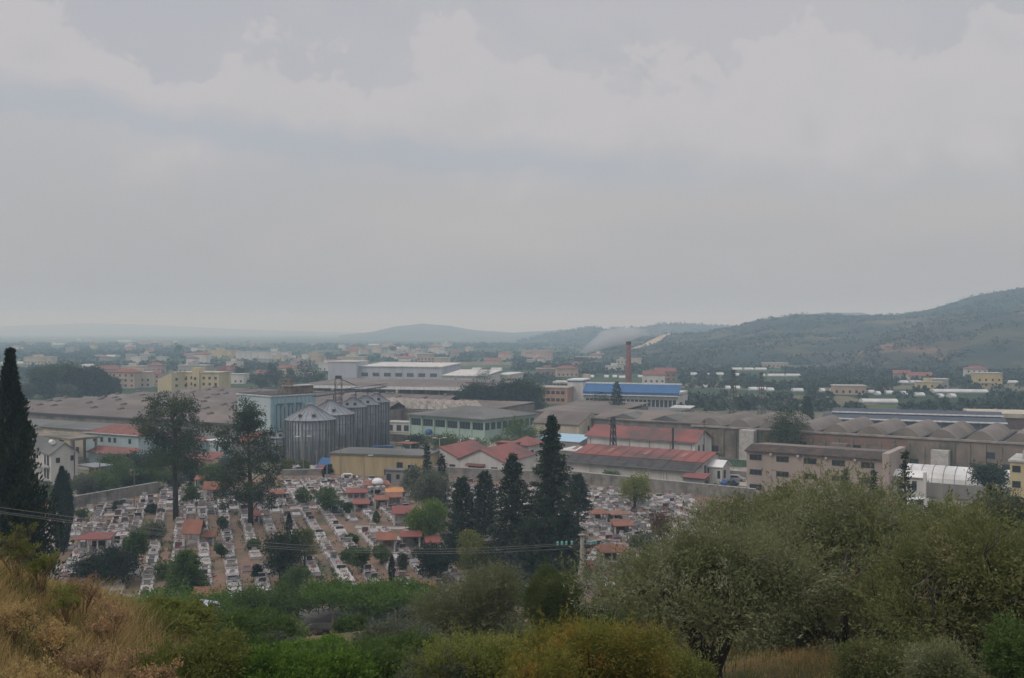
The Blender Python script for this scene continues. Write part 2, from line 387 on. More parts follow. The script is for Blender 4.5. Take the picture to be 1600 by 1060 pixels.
drape('dirt_track', HILLS[0], [(988, .40), (1000, .52), (1012, .64), (1022, .76), (1034, .88), (1044, .97)], [3, 7, 8, 8, 6, 3], M('bare_earth', (.42, .33, .22), (.34, .27, .18), scale=.05))

# haze: one closed box of even air
hz = MB().box(-11800, 11800, -1200, 13600, -3, 150)
hm_ = bpy.data.materials.new('haze_air'); hm_.use_nodes = True; t = hm_.node_tree; t.nodes.clear()
o_ = N(t, 'ShaderNodeOutputMaterial'); pv = N(t, 'ShaderNodeVolumePrincipled')
pv.inputs['Color'].default_value = (.58, .81, 1.0, 1); pv.inputs['Absorption Color'].default_value = (1, 1, 1, 1); pv.inputs['Density'].default_value = 0.00042; pv.inputs['Anisotropy'].default_value = 0.0
t.links.new(pv.outputs[0], o_.inputs['Volume'])
hz_o = hz.build('haze', hm_); tag(hz_o, kind='stuff')
# smoke drifting from a fire at the foot of the hill
sm = bpy.data.materials.new('smoke_volume'); sm.use_nodes = True; t = sm.node_tree; t.nodes.clear()
o_ = N(t, 'ShaderNodeOutputMaterial'); pv = N(t, 'ShaderNodeVolumePrincipled')
pv.inputs['Color'].default_value = (.9, .92, .95, 1); pv.inputs['Density'].default_value = 0.06
t.links.new(pv.outputs[0], o_.inputs['Volume'])
mb = MB(); p0 = at(905, 552, 980); p1 = at(928, 541, 985); p2 = at(944, 531, 990); p3 = at(975, 524, 995); p4 = at(1010, 518, 1000)
pts = [p0, p1, p2, p3, p4]; mb.tube([tuple(p) for p in pts], [1.5, 6, 9, 9, 3], n=12)
tag(mb.build('smoke', sm, smooth=True), 'thin pale smoke rising from a fire at the foot of the wooded hill', 'smoke', kind='stuff')
# ------------------------------------------------------------------ building kit
# a building stands with its near corner at a ground point; local X runs away to the right, local Y away to the left
class B:
    def __init__(s, name, label, cat, px, py, th, left=None, right=None, La=None, Lb=None, z=0.0, group=None, d=None):
        s.x, s.y = G(px, py, z) if d is None else ((px - 800) / F * d, d)
        phi = R(th); s.a = (-math.sin(phi), math.cos(phi)); s.b = (math.cos(phi), math.sin(phi))
        def reach(v, X):
            k = (X - 800) / F; return (s.y * k - s.x) / (v[0] - k * v[1])
        s.La = La if La is not None else reach(s.a, left)
        s.Lb = Lb if Lb is not None else reach(s.b, right)
        s.root = thing(name, label, cat, (s.x, s.y, z), phi, group)
    def mb(s, name, mb, mat, parent=None, sm=False, label=None):
        o = mb.build(name, mat, parent or s.root, sm)
        if label: o['label'] = label
        return o
    def wallbox(s, h, mat, x0=0, x1=None, y0=0, y1=None, z0=-.5, name='wall'):
        return s.mb(name, MB().box(x0, s.Lb if x1 is None else x1, y0, s.La if y1 is None else y1, z0, h), mat)
    def win(s, side, u, z, w, h, n=1, frame=None, glass=None, name='window', bars=True, x=0.0):
        """a framed opening on the left face ('L': plane X=x, u along Y) or right face ('R': plane Y=x, u along X)"""
        fr = frame or FR; gl = glass or GLASS; t = .08; p = .07
        mb = MB(); g = MB()
        def bx(m, u0, u1, z0, z1, o0, o1):
            if side == 'L': m.box(x - o1, x - o0, u0, u1, z0, z1)
            else: m.box(u0, u1, x - o1, x - o0, z0, z1)
        bx(mb, u, u + w, z, z + t, 0, p); bx(mb, u, u + w, z + h - t, z + h, 0, p)
        bx(mb, u, u + t, z + t, z + h - t, 0, p); bx(mb, u + w - t, u + w, z + t, z + h - t, 0, p)
        if bars and w > .9:
            k = max(1, int(w / .9))
            for i in range(1, k): bx(mb, u + w * i / k - .03, u + w * i / k + .03, z + t, z + h - t, 0, p - .01)
        bx(g, u + t, u + w - t, z + t, z + h - t, 0, .025)
        o = s.mb(name, mb, fr); s.mb('pane', g, gl, o); return o
FR = M('window_frame_dark', (.10, .10, .10), (.06, .06, .06))
FRW = M('window_frame_white', (.6, .6, .58), (.5, .5, .48))
GLASS = M('dark_glass', (.022, .026, .03), (.035, .04, .045), scale=2, rough=.25, spec=.5)
def wallm(name, c, dirt=.72, sc=.5):
    return M(name, c, tuple(v * dirt for v in c), scale=sc, c3=tuple(v * (dirt - .12) for v in c), bump=.15, stretch=(1, 1, .14), lo=.35, hi=.75)
REDROOF = M('red_metal_roof', (.25, .082, .068), (.185, .07, .06), scale=.22, c3=(.10, .065, .058), rough=.7, wave=('X', 2.2), bump=.25)
TILE = M('orange_tile_roof', (.27, .115, .075), (.20, .09, .062), scale=.6, c3=(.20, .10, .07), rough=.85, wave=('X', 3.2), bump=.4)
REDTILE = M('red_tile_roof', (.25, .095, .075), (.19, .08, .065), scale=.5, c3=(.17, .09, .075), rough=.85, wave=('X', 3.2), bump=.4)
OLDROOF = M('weathered_fibre_cement', (.165, .135, .12), (.125, .105, .093), scale=.10, c3=(.21, .175, .15), rough=.95, bump=.4, detail=10, wave=('Y', 1.5))
GREYROOF = M('grey_roof_sheet', (.155, .15, .14), (.12, .118, .11), scale=.2, rough=.9, bump=.2, c3=(.10, .10, .09))
DARKROOF = M('sooty_roof', (.05, .045, .045), (.075, .066, .06), scale=.5, rough=.95, bump=.3)
WHITE = wallm('white_plaster', (.56, .54, .51), .82); CREAM = wallm('cream_plaster', (.50, .44, .34)); TAN = wallm('tan_render', (.36, .30, .262), .92)
OCHRE = wallm('ochre_wall', (.42, .335, .19), .8); YEL = wallm('yellow_render', (.50, .42, .25), .88); PEACH = wallm('peach_render', (.45, .26, .17))
GREYW = wallm('grey_block_wall', (.26, .245, .225), .75, .5); ROUGH = M('rough_stone_wall', (.235, .19, .155), (.165, .14, .12), scale=.35, c3=(.10, .10, .07), bump=.8, rough=1, detail=10, stretch=(1, 1, .6))
TEAL = M('faded_teal_sheet', (.30, .44, .47), (.24, .37, .41), scale=.3, c3=(.22, .29, .31), wave=('Y', 1.1), bump=.3)
PALEBLUE = wallm('pale_blue_plaster', (.38, .46, .47), .88); MINT = wallm('mint_plaster', (.35, .46, .40), .88)
METAL = M('galvanised_sheet', (.25, .265, .28), (.185, .20, .215), scale=.4, rough=.5, metal=.45, c3=(.25, .25, .25)); METALD = M('galvanised_dark', (.13, .14, .15), (.10, .11, .12), rough=.6, metal=.3)
STEEL = M('dark_steel', (.06, .06, .062), (.085, .075, .065), scale=1, rough=.8); WSHEET = M('white_sheeting', (.70, .70, .69), (.60, .60, .59), scale=.3, c3=(.5, .49, .47), rough=.5, wave=('Y', .35), bump=.12)
BLUE = M('blue_cladding', (.03, .11, .26), (.027, .095, .22), scale=.3, rough=.5, wave=('Y', .9), bump=.2); TIMBER = M('weathered_pole_wood', (.22, .18, .14), (.15, .125, .10), scale=3)
def gable_roof(b, x0, x1, y0, y1, ze, zr, mat, ridge='x', ov=.5, t=.14, name='roof', parent=None):
    if ridge == 'x':
        m = (y0 + y1) / 2; s = (zr - ze) / (m - y0); zo = ze - s * ov
        mb = MB().slab([(x0 - ov, y0 - ov, zo), (x1 + ov, y0 - ov, zo), (x1 + ov, m, zr), (x0 - ov, m, zr)], t)
        mb.slab([(x0 - ov, m, zr), (x1 + ov, m, zr), (x1 + ov, y1 + ov, zo), (x0 - ov, y1 + ov, zo)], t)
    else:
        m = (x0 + x1) / 2; s = (zr - ze) / (m - x0); zo = ze - s * ov
        mb = MB().slab([(x0 - ov, y0 - ov, zo), (m, y0 - ov, zr), (m, y1 + ov, zr), (x0 - ov, y1 + ov, zo)], t)
        mb.slab([(m, y0 - ov, zr), (x1 + ov, y0 - ov, zo), (x1 + ov, y1 + ov, zo), (m, y1 + ov, zr)], t)
    return b.mb(name, mb, mat, parent)
def gable_walls(b, x0, x1, y0, y1, ze, zr, mat, ridge='x'):
    zr -= .15
    if ridge == 'x': mb = MB().prism([(y0, -.5), (y1, -.5), (y1, ze - .1), ((y0 + y1) / 2, zr), (y0, ze - .1)], 'x', x0, x1)
    else: mb = MB().prism([(x0, -.5), (x0, ze - .1), ((x0 + x1) / 2, zr), (x1, ze - .1), (x1, -.5)], 'y', y0, y1)
    return b.mb('wall', mb, mat)
def hip(x0, x1, y0, y1, ze, zr, ov=.5, t=.15):
    x0 -= ov; x1 += ov; y0 -= ov; y1 += ov; w = min(x1 - x0, y1 - y0) / 2
    if x1 - x0 >= y1 - y0: r0 = (x0 + w, (y0 + y1) / 2, zr); r1 = (x1 - w, (y0 + y1) / 2, zr)
    else: r0 = ((x0 + x1) / 2, y0 + w, zr); r1 = ((x0 + x1) / 2, y1 - w, zr)
    c = [(x0, y0, ze), (x1, y0, ze), (x1, y1, ze), (x0, y1, ze)]; lo = [(p[0], p[1], ze - t) for p in c]
    mb = MB()
    if x1 - x0 >= y1 - y0: fs = [(0, 1, 5, 4), (1, 2, 5), (2, 3, 4, 5), (3, 0, 4)]
    else: fs = [(0, 1, 4), (1, 2, 5, 4), (2, 3, 5), (3, 0, 4, 5)]
    mb.poly(c + [r0, r1] + lo, fs + [(9, 8, 7, 6), (0, 6, 7, 1), (1, 7, 8, 2), (2, 8, 9, 3), (3, 9, 6, 0)]); return mb

# ------------------------------------------------------------------ the works: sheds, silos, mills
# long weathered sheds on the left
b = B('factory_shed', 'vast low factory shed with weathered brown ribbed roof left of the silos', 'factory', 400, 700, 62, left=-40, Lb=118)
h = 7.0
b.wallbox(h - .6, ROUGH, x1=118)
b.mb('eave_shadow_strip', MB().box(-.45, -.02, -.3, b.La + .3, h - .9, h - .2), STEEL)  # dark strip standing in for the shadow line under the eave
nb = 9; wd = 118 / nb
for k in range(nb):
    x0 = k * wd; rise = 1.5 + .25 * (k % 3)
    mb = MB().slab([(x0, -.5, h - .2), (x0 + wd * .62, -.5, h + rise), (x0 + wd * .62, b.La + .5, h + rise), (x0, b.La + .5, h - .2)], .2)
    mb.slab([(x0 + wd * .62, -.5, h + rise), (x0 + wd, -.5, h - .2), (x0 + wd, b.La + .5, h - .2), (x0 + wd * .62, b.La + .5, h + rise)], .2)
    r = b.mb('roof_bay', mb, OLDROOF)
    rr = random.Random(k); vm_ = MB().prism([(-1.2, -.5), (1.2, -.5), (1.0, .3), (0, .6), (-1.0, .3)], 'y', 0, 1.3).mesh('roof_vent', OLDROOF)
    for i in range(9):
        y = b.La * (i + rr.random()) / 9; obj('roof_vent', vm_, r, (x0 + wd * .62, y, h + rise))
for k in range(16):
    y = 4 + k * (b.La - 8) / 16; b.win('L', y, 2.6, 4, 2, frame=FR)
b = B('lean_to_shed', 'long lower grey roofed shed running along the foot of the brown roofed factory', 'shed', 372, 712, 62, left=-40, Lb=9)
b.wallbox(3.7, CREAM)
b.mb('roof', MB().slab([(-.6, -.5, 3.75), (9, -.5, 5.6), (9, b.La + .5, 5.6), (-.6, b.La + .5, 3.75)], .15), GREYROOF)
for k in range(20): b.win('L', 3 + k * (b.La - 6) / 20, 1.2, 2.2, 1.6)

# teal mill building
b = B('mill_building', 'tall windowless pale teal mill block standing behind the round silos', 'mill', 424, 716, 48, left=371, right=493)
h = 16.6
b.wallbox(h, TEAL, name='wall')
b.mb('blank_wall_panel', MB().box(-.12, -.02, .25, b.La - .25, 0, h - .3), M('pale_sheet_panel', (.42, .49, .50), (.37, .44, .46), scale=.2, c3=(.33, .38, .38)))
b.mb('cornice', MB().box(-.3, b.Lb + .3, -.3, b.La + .3, h, h + .35), M('white_trim', (.55, .58, .57)))
b.mb('roof', MB().box(.1, b.Lb - .1, .1, b.La - .1, h + .35, h + .55), DARKROOF)
for i in range(9):
    x = 1.5 + i * (b.Lb - 3) / 9
    b.mb('pipe', MB().tube([(x, -.25, h - 2.0 - (i % 3) * .5), (x, -.25, 2)], .12, 6), M('teal_pipe', (.10, .20, .25)))
    b.mb('pilaster', MB().box(x + .7, x + 1.1, -.18, -.01, 0, h - .4), MATS['pale_sheet_panel'])
for i in range(3): b.mb('duct', MB().box(2 + i * 3, 4 + i * 3, -.5, -.02, h - 2.3, h - 1.9), MATS['teal_pipe'])
bh = B('roof_hoist_house', 'rusty conveyor head house and ramp on top of the teal mill block', 'machinery', 440, 716, 48, La=3, Lb=6, z=0)
bh.root.location.z = h + .55; bh.root.location.x += 1; bh.root.location.y += 6
rust = M('rusted_sheet', (.24, .18, .14), (.15, .12, .10), scale=.8)
bh.mb('cabin', MB().box(0, 8, 0, 3, 0, 2.0), rust); bh.mb('cabin_roof', MB().box(-.4, 8.4, -.4, 3.4, 2.0, 2.2), M('pale_panel', (.45, .44, .42)))
bh.mb('ramp', MB().tube([(-4, 1, 0), (-2.2, 1.5, 3.8)], .22, 6).tube([(-3, 1, 0), (-1.2, 1.5, 3.8)], .18, 6).tube([(-2, 1, 0), (-.2, 1.5, 3.8)], .18, 6).tube([(-2.4, 1.5, 3.8), (2.5, 1.5, 3.7)], .2, 6), rust)
bh.mb('head_box', MB().box(.2, 1.6, .6, 2.4, 2.0, 4.0), rust)
for i in range(5): bh.mb('rail_post', MB().tube([(i * 2, -.8, 0), (i * 2, -.8, 1.2)], .07, 5), rust)

def silo(name, label, px, py, rad, ze, zr, d=None, ribs=44, grp='steel grain silos'):
    x, y = G(px, py) if d is None else ((px - 800) / F * d, d)
    t = thing(name, label, 'silo', (x, y, 0), 0, grp)
    mb = MB().lathe([(rad, -.3), (rad, ze)], 64); mb.build('barrel', METAL, t, True)
    for zc in np.arange(1.1, ze, 1.1): pass
    hb = MB()
    for k in range(ribs):
        a = 2 * math.pi * k / ribs; c, s_ = math.cos(a), math.sin(a); w = .13 if k % 4 else .22
        P = [(rad * c - w * s_, rad * s_ + w * c), (rad * c + w * s_, rad * s_ - w * c), ((rad + .2) * c + w * s_, (rad + .2) * s_ - w * c), ((rad + .2) * c - w * s_, (rad + .2) * s_ + w * c)]
        m2 = MB().poly([(p[0], p[1], 0) for p in P] + [(p[0], p[1], ze - .05) for p in P], [(3, 2, 1, 0), (4, 5, 6, 7), (0, 1, 5, 4), (1, 2, 6, 5), (2, 3, 7, 6), (3, 0, 4, 7)])
        m2.build('stiffener', METALD if k % 2 else METAL, t)
    rb = MB()
    for z in (ze * .23, ze * .5, ze * .77): rb.lathe([(rad + .03, z), (rad + .06, z + .04), (rad + .06, z + .1), (rad + .03, z + .14)], 64)
    rb.build('hoop', METALD, t)
    MB().lathe([(rad + .25, ze - .12), (rad + .25, ze), (.9, zr), (.9, zr + .5), (.5, zr + .6)], 48).build('roof', METAL, t)
    rr = MB()
    for k in range(24):
        a = 2 * math.pi * k / 24; rr.tube([((rad + .2) * math.cos(a), (rad + .2) * math.sin(a), ze + .05), (.95 * math.cos(a), .95 * math.sin(a), zr + .05)], .06, 4)
    rr.build('roof_rib', METALD, t)
    for a in (-1.9, -1.2):
        MB().box(-.4, .4, -.3, .3, 0, .7).build('hatch', STEEL, t).location = (rad * .8 * math.cos(a), rad * .8 * math.sin(a), ze + .25 * (zr - ze))
    return t
silo('silo', 'largest front silo, wide ribbed steel barrel with flat cone roof', 485, 722, 6.5, 11.4, 14.9)
silo('silo', 'second wide ribbed silo half hidden behind the largest front one', 516, 712, 6.6, 11.7, 15.2)
silo('silo', 'slim silo just right of the two wide ones', 551, 703, 4.0, 12.6, 15.0, ribs=30)
silo('silo', 'slim silo in the middle of the three narrow ones', 571, 699, 4.0, 12.8, 15.1, ribs=30)
silo('silo', 'rightmost slim silo at the end of the silo row', 588, 694, 3.9, 13.0, 15.2, ribs=30)
silo('silo', 'small low silo beside the teal mill, behind the bushy pine', 436, 722, 2.9, 6.6, 8.0, ribs=20)
# conveyor gantry over the silos
t = thing('conveyor_gantry', 'lattice conveyor walkway running over the tops of the silos', 'gantry', (0, 0, 0))
p0 = Vector((*G(490, 716), 16.6)); p1 = Vector((*G(604, 692), 17.2))
def truss(p0, p1, w, hh, n, r=.07):
    mb = MB(); dx = (p1 - p0).normalized(); s = dx.cross(Vector((0, 0, 1))).normalized() * w / 2; up = Vector((0, 0, hh))
    for e in (s, -s):
        mb.tube([p0 + e, p1 + e], r, 4).tube([p0 + e + up, p1 + e + up], r, 4)
        for i in range(n):
            a = p0.lerp(p1, i / n) + e; c = p0.lerp(p1, (i + 1) / n) + e
            mb.tube([a, c + up] if i % 2 else [a + up, c], r * .7, 4); mb.tube([a, a + up], r * .7, 4)
    return mb
truss(p0, p1, 1.0, 1.1, 16, .05).build('walkway_truss', STEEL, t)
MB().tube([p0 + Vector((0, 0, .2)), p1 + Vector((0, 0, .2))], .16, 6).build('conveyor_tube', METALD, t)
for i, k in enumerate((.25, .55, .72, .9)):
    q = p0.lerp(p1, k); MB().tube([q, q + Vector((0, 0, -3))], .15, 5).build('spout', STEEL, t)
tw = Vector((*G(529, 706), 0))
mb = MB()
for e in ((-.9, -.9), (.9, -.9), (.9, .9), (-.9, .9)): mb.tube([tw + Vector((*e, 0)), tw + Vector((*e, 21))], .07, 4)
for z in range(0, 20, 2):
    mb.tube([tw + Vector((-.9, -.9, z)), tw + Vector((.9, -.9, z + 2))], .06, 4).tube([tw + Vector((-.9, .9, z)), tw + Vector((-.9, -.9, z + 2))], .06, 4).tube([tw + Vector((.9, -.9, z)), tw + Vector((.9, .9, z + 2))], .06, 4)
mb.box(tw.x - .8, tw.x + .8, tw.y - .8, tw.y + .8, 20.9, 21.8)
t2 = thing('elevator_tower', 'slender lattice elevator tower rising above the second silo', 'tower'); mb.build('lattice', STEEL, t2)
MB().tube([tw + Vector((.2, 0, 21)), Vector((p1.x - 9, p1.y, 17.5))], .22, 5).build('chute', METAL, t2)

# green hall with hip roof
b = B('hall', 'mint green hall with wide grey hip roof and band of dark windows', 'hall', 757, 690, 52, left=641, right=836)
h = 7.0
b.wallbox(h - .1, MINT)
b.mb('roof', hip(0, b.Lb, 0, b.La, h, h + 2.6, 1.1, .3), GREYROOF)
n = 6; pw = b.La / n
for k in range(n): b.win('L', k * pw + .5, 3.4, pw - 1.0, 2.3, frame=M('mint_frame', (.16, .24, .21)))
n = 9; pw = b.Lb / n
for k in range(n): b.win('R', k * pw + .3, 3.4, pw - .8, 2.3, frame=MATS['mint_frame'])
for k in range(7): b.mb('pilaster', MB().box(-.25, -.02, k * b.La / 6 - .25, k * b.La / 6 + .25, 0, h - .3), MINT)
b.mb('gutter_band', MB().box(-.6, b.Lb + .6, -.6, b.La + .6, h - .45, h - .32), MATS['white_trim'])
bb = B('annex_wall', 'rough pale block wall with rubble in front of the green hall', 'wall', 740, 700, 57, left=600, Lb=.4)
bb.wallbox(2.4, ROUGH)

# sawtooth shed behind the silos
b = B('sawtooth_factory', 'brown sawtooth roofed factory with a row of white skylights behind the silos', 'factory', 738, 672, 62, left=560, Lb=48)
b.wallbox(6, ROUGH)
b.mb('roof', MB().slab([(-.3, -.3, 6.0), (b.Lb, -.3, 6.8), (b.Lb, b.La, 6.8), (-.3, b.La, 6.0)], .2), OLDROOF)
for k in range(13):
    y = 3 + k * (b.La - 6) / 13; mb = MB().prism([(y, 6.2), (y + 3.6, 6.2), (y + 3.3, 9.3)], 'x', 1.5, 14)
    s_ = b.mb('skylight', mb, M('pale_skylight', (.42, .37, .32), (.30, .25, .21), scale=.6, c3=(.2, .16, .14)))
    b.mb('pane', MB().prism([(y + .3, 6.4), (y + 3.1, 6.4), (y + 3.1, 8.7)], 'x', 1.35, 1.49), M('skylight_white', (.55, .52, .48), (.4, .36, .32)), s_)
# long ruin with white edged roof
b = B('warehouse', 'very long derelict warehouse with white roof edge and broken open front', 'warehouse', 770, 640, 74, left=447, Lb=60)
h = 8.6
for k in range(17):
    y = k * b.La / 16; b.mb('column', MB().box(-.2, .6, y - .35, y + .35, 0, h - .6), GREYW)
    if k % 5 == 2: b.mb('prop', MB().box(-3, -2.4, y - .3, y + .5, 0, h - .4), M('pale_concrete', (.45, .43, .40)))
b.wallbox(h - .7, M('shade_toned_wall', (.10, .085, .08), (.20, .17, .15), scale=.18, c3=(.26, .23, .20), bump=.5, detail=10), x0=7, y0=0)  # shade below the roof is put into the dark wall tone
rr = random.Random(3)
for k in range(34):
    y = rr.uniform(0, b.La - 6); z = rr.uniform(.3, 4); b.mb('rubble_heap', MB().prism([(y, 0), (y + rr.uniform(3, 7), 0), (y + rr.uniform(1, 5), z)], 'x', rr.uniform(-6, 2), 4), ROUGH if k % 2 else GREYW)
b.mb('roof', MB().slab([(-1.5, -1, h), (b.Lb, -1, h + 1.2), (b.Lb, b.La, h + 1.2), (-1.5, b.La, h)], .3), OLDROOF)
b.mb('parapet', MB().box(-1.9, -1.5, 6, b.La + .3, h - .5, h + .75), M('bright_white_edge', (.72, .71, .70)))
# lavender factory behind
b = B('factory', 'pale lavender factory with white flat roof and seven dark windows', 'factory', 690, 602, 74, left=530, Lb=38)
h = 11.5
b.wallbox(h, wallm('lavender_plaster', (.42, .43, .48), .9))
b.mb('roof', MB().slab([(-.6, -.6, h + .05), (b.Lb, -.6, h + 1.4), (b.Lb, b.La * .8, h + 1.4), (-.6, b.La * .8, h + .05)], .5), WHITE)
b.mb('stair_block', MB().box(-4, 14, b.La * .8, b.La + 6, -.5, h + 2.6), MATS['lavender_plaster']); b.mb('block_roof', MB().box(-4.4, 14.4, b.La * .8 - .4, b.La + 6.4, h + 2.6, h + 3.0), WHITE)
for k in range(7): b.win('L', 3 + k * (b.La * .78) / 7, 4.8, b.La * .78 / 7 * .62, 2.6, frame=FRW)
b = B('factory_wing', 'long low white wing joined to the right of the lavender factory', 'factory', 757, 607, 76, left=690, Lb=40)
b.wallbox(7.4, WHITE); b.mb('roof', MB().slab([(-.8, -.8, 7.5), (b.Lb, -.8, 9.5), (b.Lb, b.La, 9.5), (-.8, b.La, 7.5)], .5), WHITE)
b = B('factory_wing', 'short white wing beyond the poplar at the factory end', 'factory', 795, 602, 76, left=772, Lb=40)
b.wallbox(6.0, WHITE); b.mb('roof', MB().box(-.5, b.Lb, -.5, b.La + .3, 6, 6.6), WHITE)

# blue factory and chimney
b = B('blue_factory', 'long factory with bright blue upper cladding and white lower wall by the chimney', 'factory', 1060, 641, 70, left=911, Lb=22)
h = 5.8
b.wallbox(h, WHITE)
for k in range(22): b.win('L', 1 + k * (b.La - 2) / 22, .8, 1.5, 3.4, bars=False)
b.mb('canopy', MB().box(-1.6, 0, -.4, b.La, h, h + .35), MATS['bright_white_edge'])
b.mb('blue_band', MB().box(-1.0, -.02, -.3, b.La, h + .35, h + .9), BLUE)
b.mb('blue_panel', MB().slab([(-.6, -.4, h + 1.5), (4.5, -.4, h + 5.0), (4.5, b.La, h + 5.0), (-.6, b.La, h + 1.5)], .3), BLUE)
b.mb('upper_wall', MB().box(0, b.Lb, 0, b.La, h + .35, h + 1.45), WHITE)
b.mb('ridge_edge', MB().box(4.3, 5.4, -.5, b.La, h + 4.8, h + 5.4), MATS['bright_white_edge'])
bb = B('office_block', 'tall plain white block with blue top stripe at the left end of the blue factory', 'building', 911, 630, 72, left=887, Lb=14)
bb.wallbox(10.6, WHITE); bb.mb('stripe', MB().box(-.15, bb.Lb, -.15, bb.La + .1, 9.9, 10.5), BLUE); bb.mb('stripe', MB().box(-.2, bb.Lb, -.2, bb.La + .15, 10.6, 11.2), MATS['bright_white_edge'])
bb = B('roof_tower', 'little square white tower behind the white block of the blue factory', 'tower', 920, 622, 72, left=910, Lb=4); bb.wallbox(12, CREAM)
bb = B('canopy_roof', 'thin white canopy roof left of the tall white factory block', 'canopy', 887, 626, 76, left=864, Lb=10)
bb.mb('roof', MB().box(-.5, bb.Lb, 0, bb.La, 8.4, 9.3), WHITE); [bb.mb('post', MB().box(0, .4, k * bb.La / 4, k * bb.La / 4 + .4, 0, 8.4), GREYW) for k in range(5)]
b = B('brick_office', 'peach coloured two storey block left of the blue factory', 'building', 886, 632, 70, left=842, Lb=14)
b.wallbox(7.4, PEACH); b.mb('roof', MB().box(-.4, b.Lb, -.4, b.La + .4, 7.4, 7.9), TAN)
for z in (1.2, 4.6):
    for k in range(5): b.win('L', 1.2 + k * (b.La - 2) / 5, z, 1.8, 1.5)
x, y = G(982, 613)
t = thing('chimney', 'tall tapering red brick factory chimney behind the blue factory', 'chimney', (x, y, 0))
mb = MB().lathe([(1.95, -.5), (1.9, 2), (1.15, 27.2)], 20); BR = M('red_brick', (.20, .075, .055), (.15, .06, .05), scale=.6, c3=(.11, .055, .05), bump=.3, stretch=(1, 1, 3)); mb.build('shaft', BR, t, True)
MB().lathe([(1.25, 26.6), (1.45, 27.0), (1.45, 28.3), (1.0, 28.3), (.95, 26.9)], 20).build('crown_ring', M('sooty_brick', (.07, .045, .04)), t)
MB().box(-3, 3, -3, 3, -.5, 3.2).build('plinth', WHITE, t)
for z in (8, 14, 20): MB().lathe([(1.95 - z * .03 + .02, z), (1.95 - z * .03 + .07, z + .08), (1.95 - z * .03 + .02, z + .2)], 20).build('band', STEEL, t)

# red roofed works in front
b = B('red_roof_works', 'long white workshop with stepped red roofs and a sooty dark lean-to front', 'workshop', 1084, 762, 57, left=884, Lb=13)
L = b.La
b.wallbox(4.0, WHITE, x1=4.5)
b.mb('lean_to_roof', MB().slab([(-1.0, -.6, 3.75), (4.4, -.6, 5.1), (4.4, L + .4, 5.1), (-1.0, L + .4, 3.75)], .2), DARKROOF)
b.wallbox(5.0, WHITE, x0=4.5, x1=15, name='wall')
for k in range(6): b.mb('pilaster', MB().box(-.18, -.01, k * L / 5.01 + .0, k * L / 5.01 + .45, 0, 3.9), WHITE)
b.mb('roof', MB().slab([(3.9, -.8, 5.15), (11.6, -.8, 6.7), (11.6, L + .2, 6.7), (3.9, L + .2, 5.15)], .18), REDROOF)
b.mb('gable_wall', MB().prism([(4.6, 5.0), (15, 5.0), (14.9, 5.5), (11.6, 6.5)], 'y', .02, .6), WHITE)
b.mb('roof', MB().slab([(11.62, -.8, 6.7), (15.5, -.8, 5.7), (15.5, L + .2, 5.7), (11.62, L + .2, 6.7)], .18), REDROOF)
for k in range(int(L / 3.2)):
    y = 1 + k * 3.2; b.mb('roof_seam', MB().slab([(3.92, y, 5.24), (11.6, y, 6.79), (11.6, y + .1, 6.79), (3.92, y + .1, 5.24)], .06), REDTILE); b.mb('roof_seam', MB().slab([(-.98, y, 3.84), (3.8, y, 5.03), (3.8, y + .1, 5.03), (-.98, y + .1, 3.84)], .06), STEEL)
for k in range(4): b.mb('roof_light', MB().slab([(6.2, 5 + k * 9.5, 5.72), (9.2, 5 + k * 9.5, 6.33), (9.2, 6.1 + k * 9.5, 6.33), (6.2, 6.1 + k * 9.5, 5.72)], .06), MATS['faded_tile_sheet'] if 'faded_tile_sheet' in MATS else M('faded_tile_sheet', (.30, .16, .13), (.22, .12, .1)))
b.mb('gutter', MB().box(-1.15, -1.0, -.6, L + .4, 3.55, 3.72), METAL)
for k in range(3): b.win('R', 6 + k * 2.1, 2.0, .9, 2.2)
b = B('red_roof_hall', 'taller red roofed hall with white walls standing behind the long workshop', 'hall', 1086, 728, 57, left=918, Lb=11)
L = b.La; gable_walls(b, 0, b.Lb, 0, L, 6.3, 8.7, WHITE, 'y'); gable_roof(b, 0, b.Lb, 0, L, 6.3, 8.7, REDROOF, 'y', .6)
b.mb('stack', MB().tube([(-1.5, 5.5, 3), (-1.5, 5.5, 9.6)], .3, 8), DARKROOF)
for k in range(int(L / 3.4)):
    y = .8 + k * 3.4; b.mb('roof_seam', MB().slab([(-.55, y, 6.02), (5.4, y, 8.72), (5.4, y + .1, 8.72), (-.55, y + .1, 6.02)], .06), REDTILE)
b.mb('gutter', MB().box(-.78, -.62, -.5, L + .5, 5.75, 5.9), METAL)
for k in range(2): b.win('R', 2 + k * 3, 3.2, .9, 1.8)
for k in range(6): b.mb('downpipe', MB().tube([(-.12, 1 + k * (L - 2) / 5, 0), (-.12, 1 + k * (L - 2) / 5, 6.2)], .08, 5), GREYW)
b = B('workshop_wing', 'small white gabled wing at the right end of the red roofed workshop', 'workshop', 1128, 757, 57, left=1108, Lb=5)
gable_walls(b, 0, b.Lb, 0, b.La, 4.0, 5.2, WHITE, 'y'); gable_roof(b, 0, b.Lb, 0, b.La, 4.0, 5.2, WSHEET, 'y', .3); b.win('L', .4, 1.2, .7, 1.8); b.win('R', 1, 1.2, 1.2, 1.8)
b = B('gate_kiosk', 'small grey kiosk with red roof in front of the long workshop', 'kiosk', 1100, 768, 57, left=1067, Lb=3.2)
b.wallbox(2.8, GREYW); b.mb('roof', MB().slab([(-.4, -.4, 2.8), (b.Lb, -.4, 3.5), (b.Lb, b.La + .3, 3.5), (-.4, b.La + .3, 2.8)], .15), REDROOF)
b.win('R', .8, .1, 1.5, 2.2, name='door'); b.mb('shutter', MB().box(-.05, -.01, .6, b.La - .5, .5, 2.4), METAL)
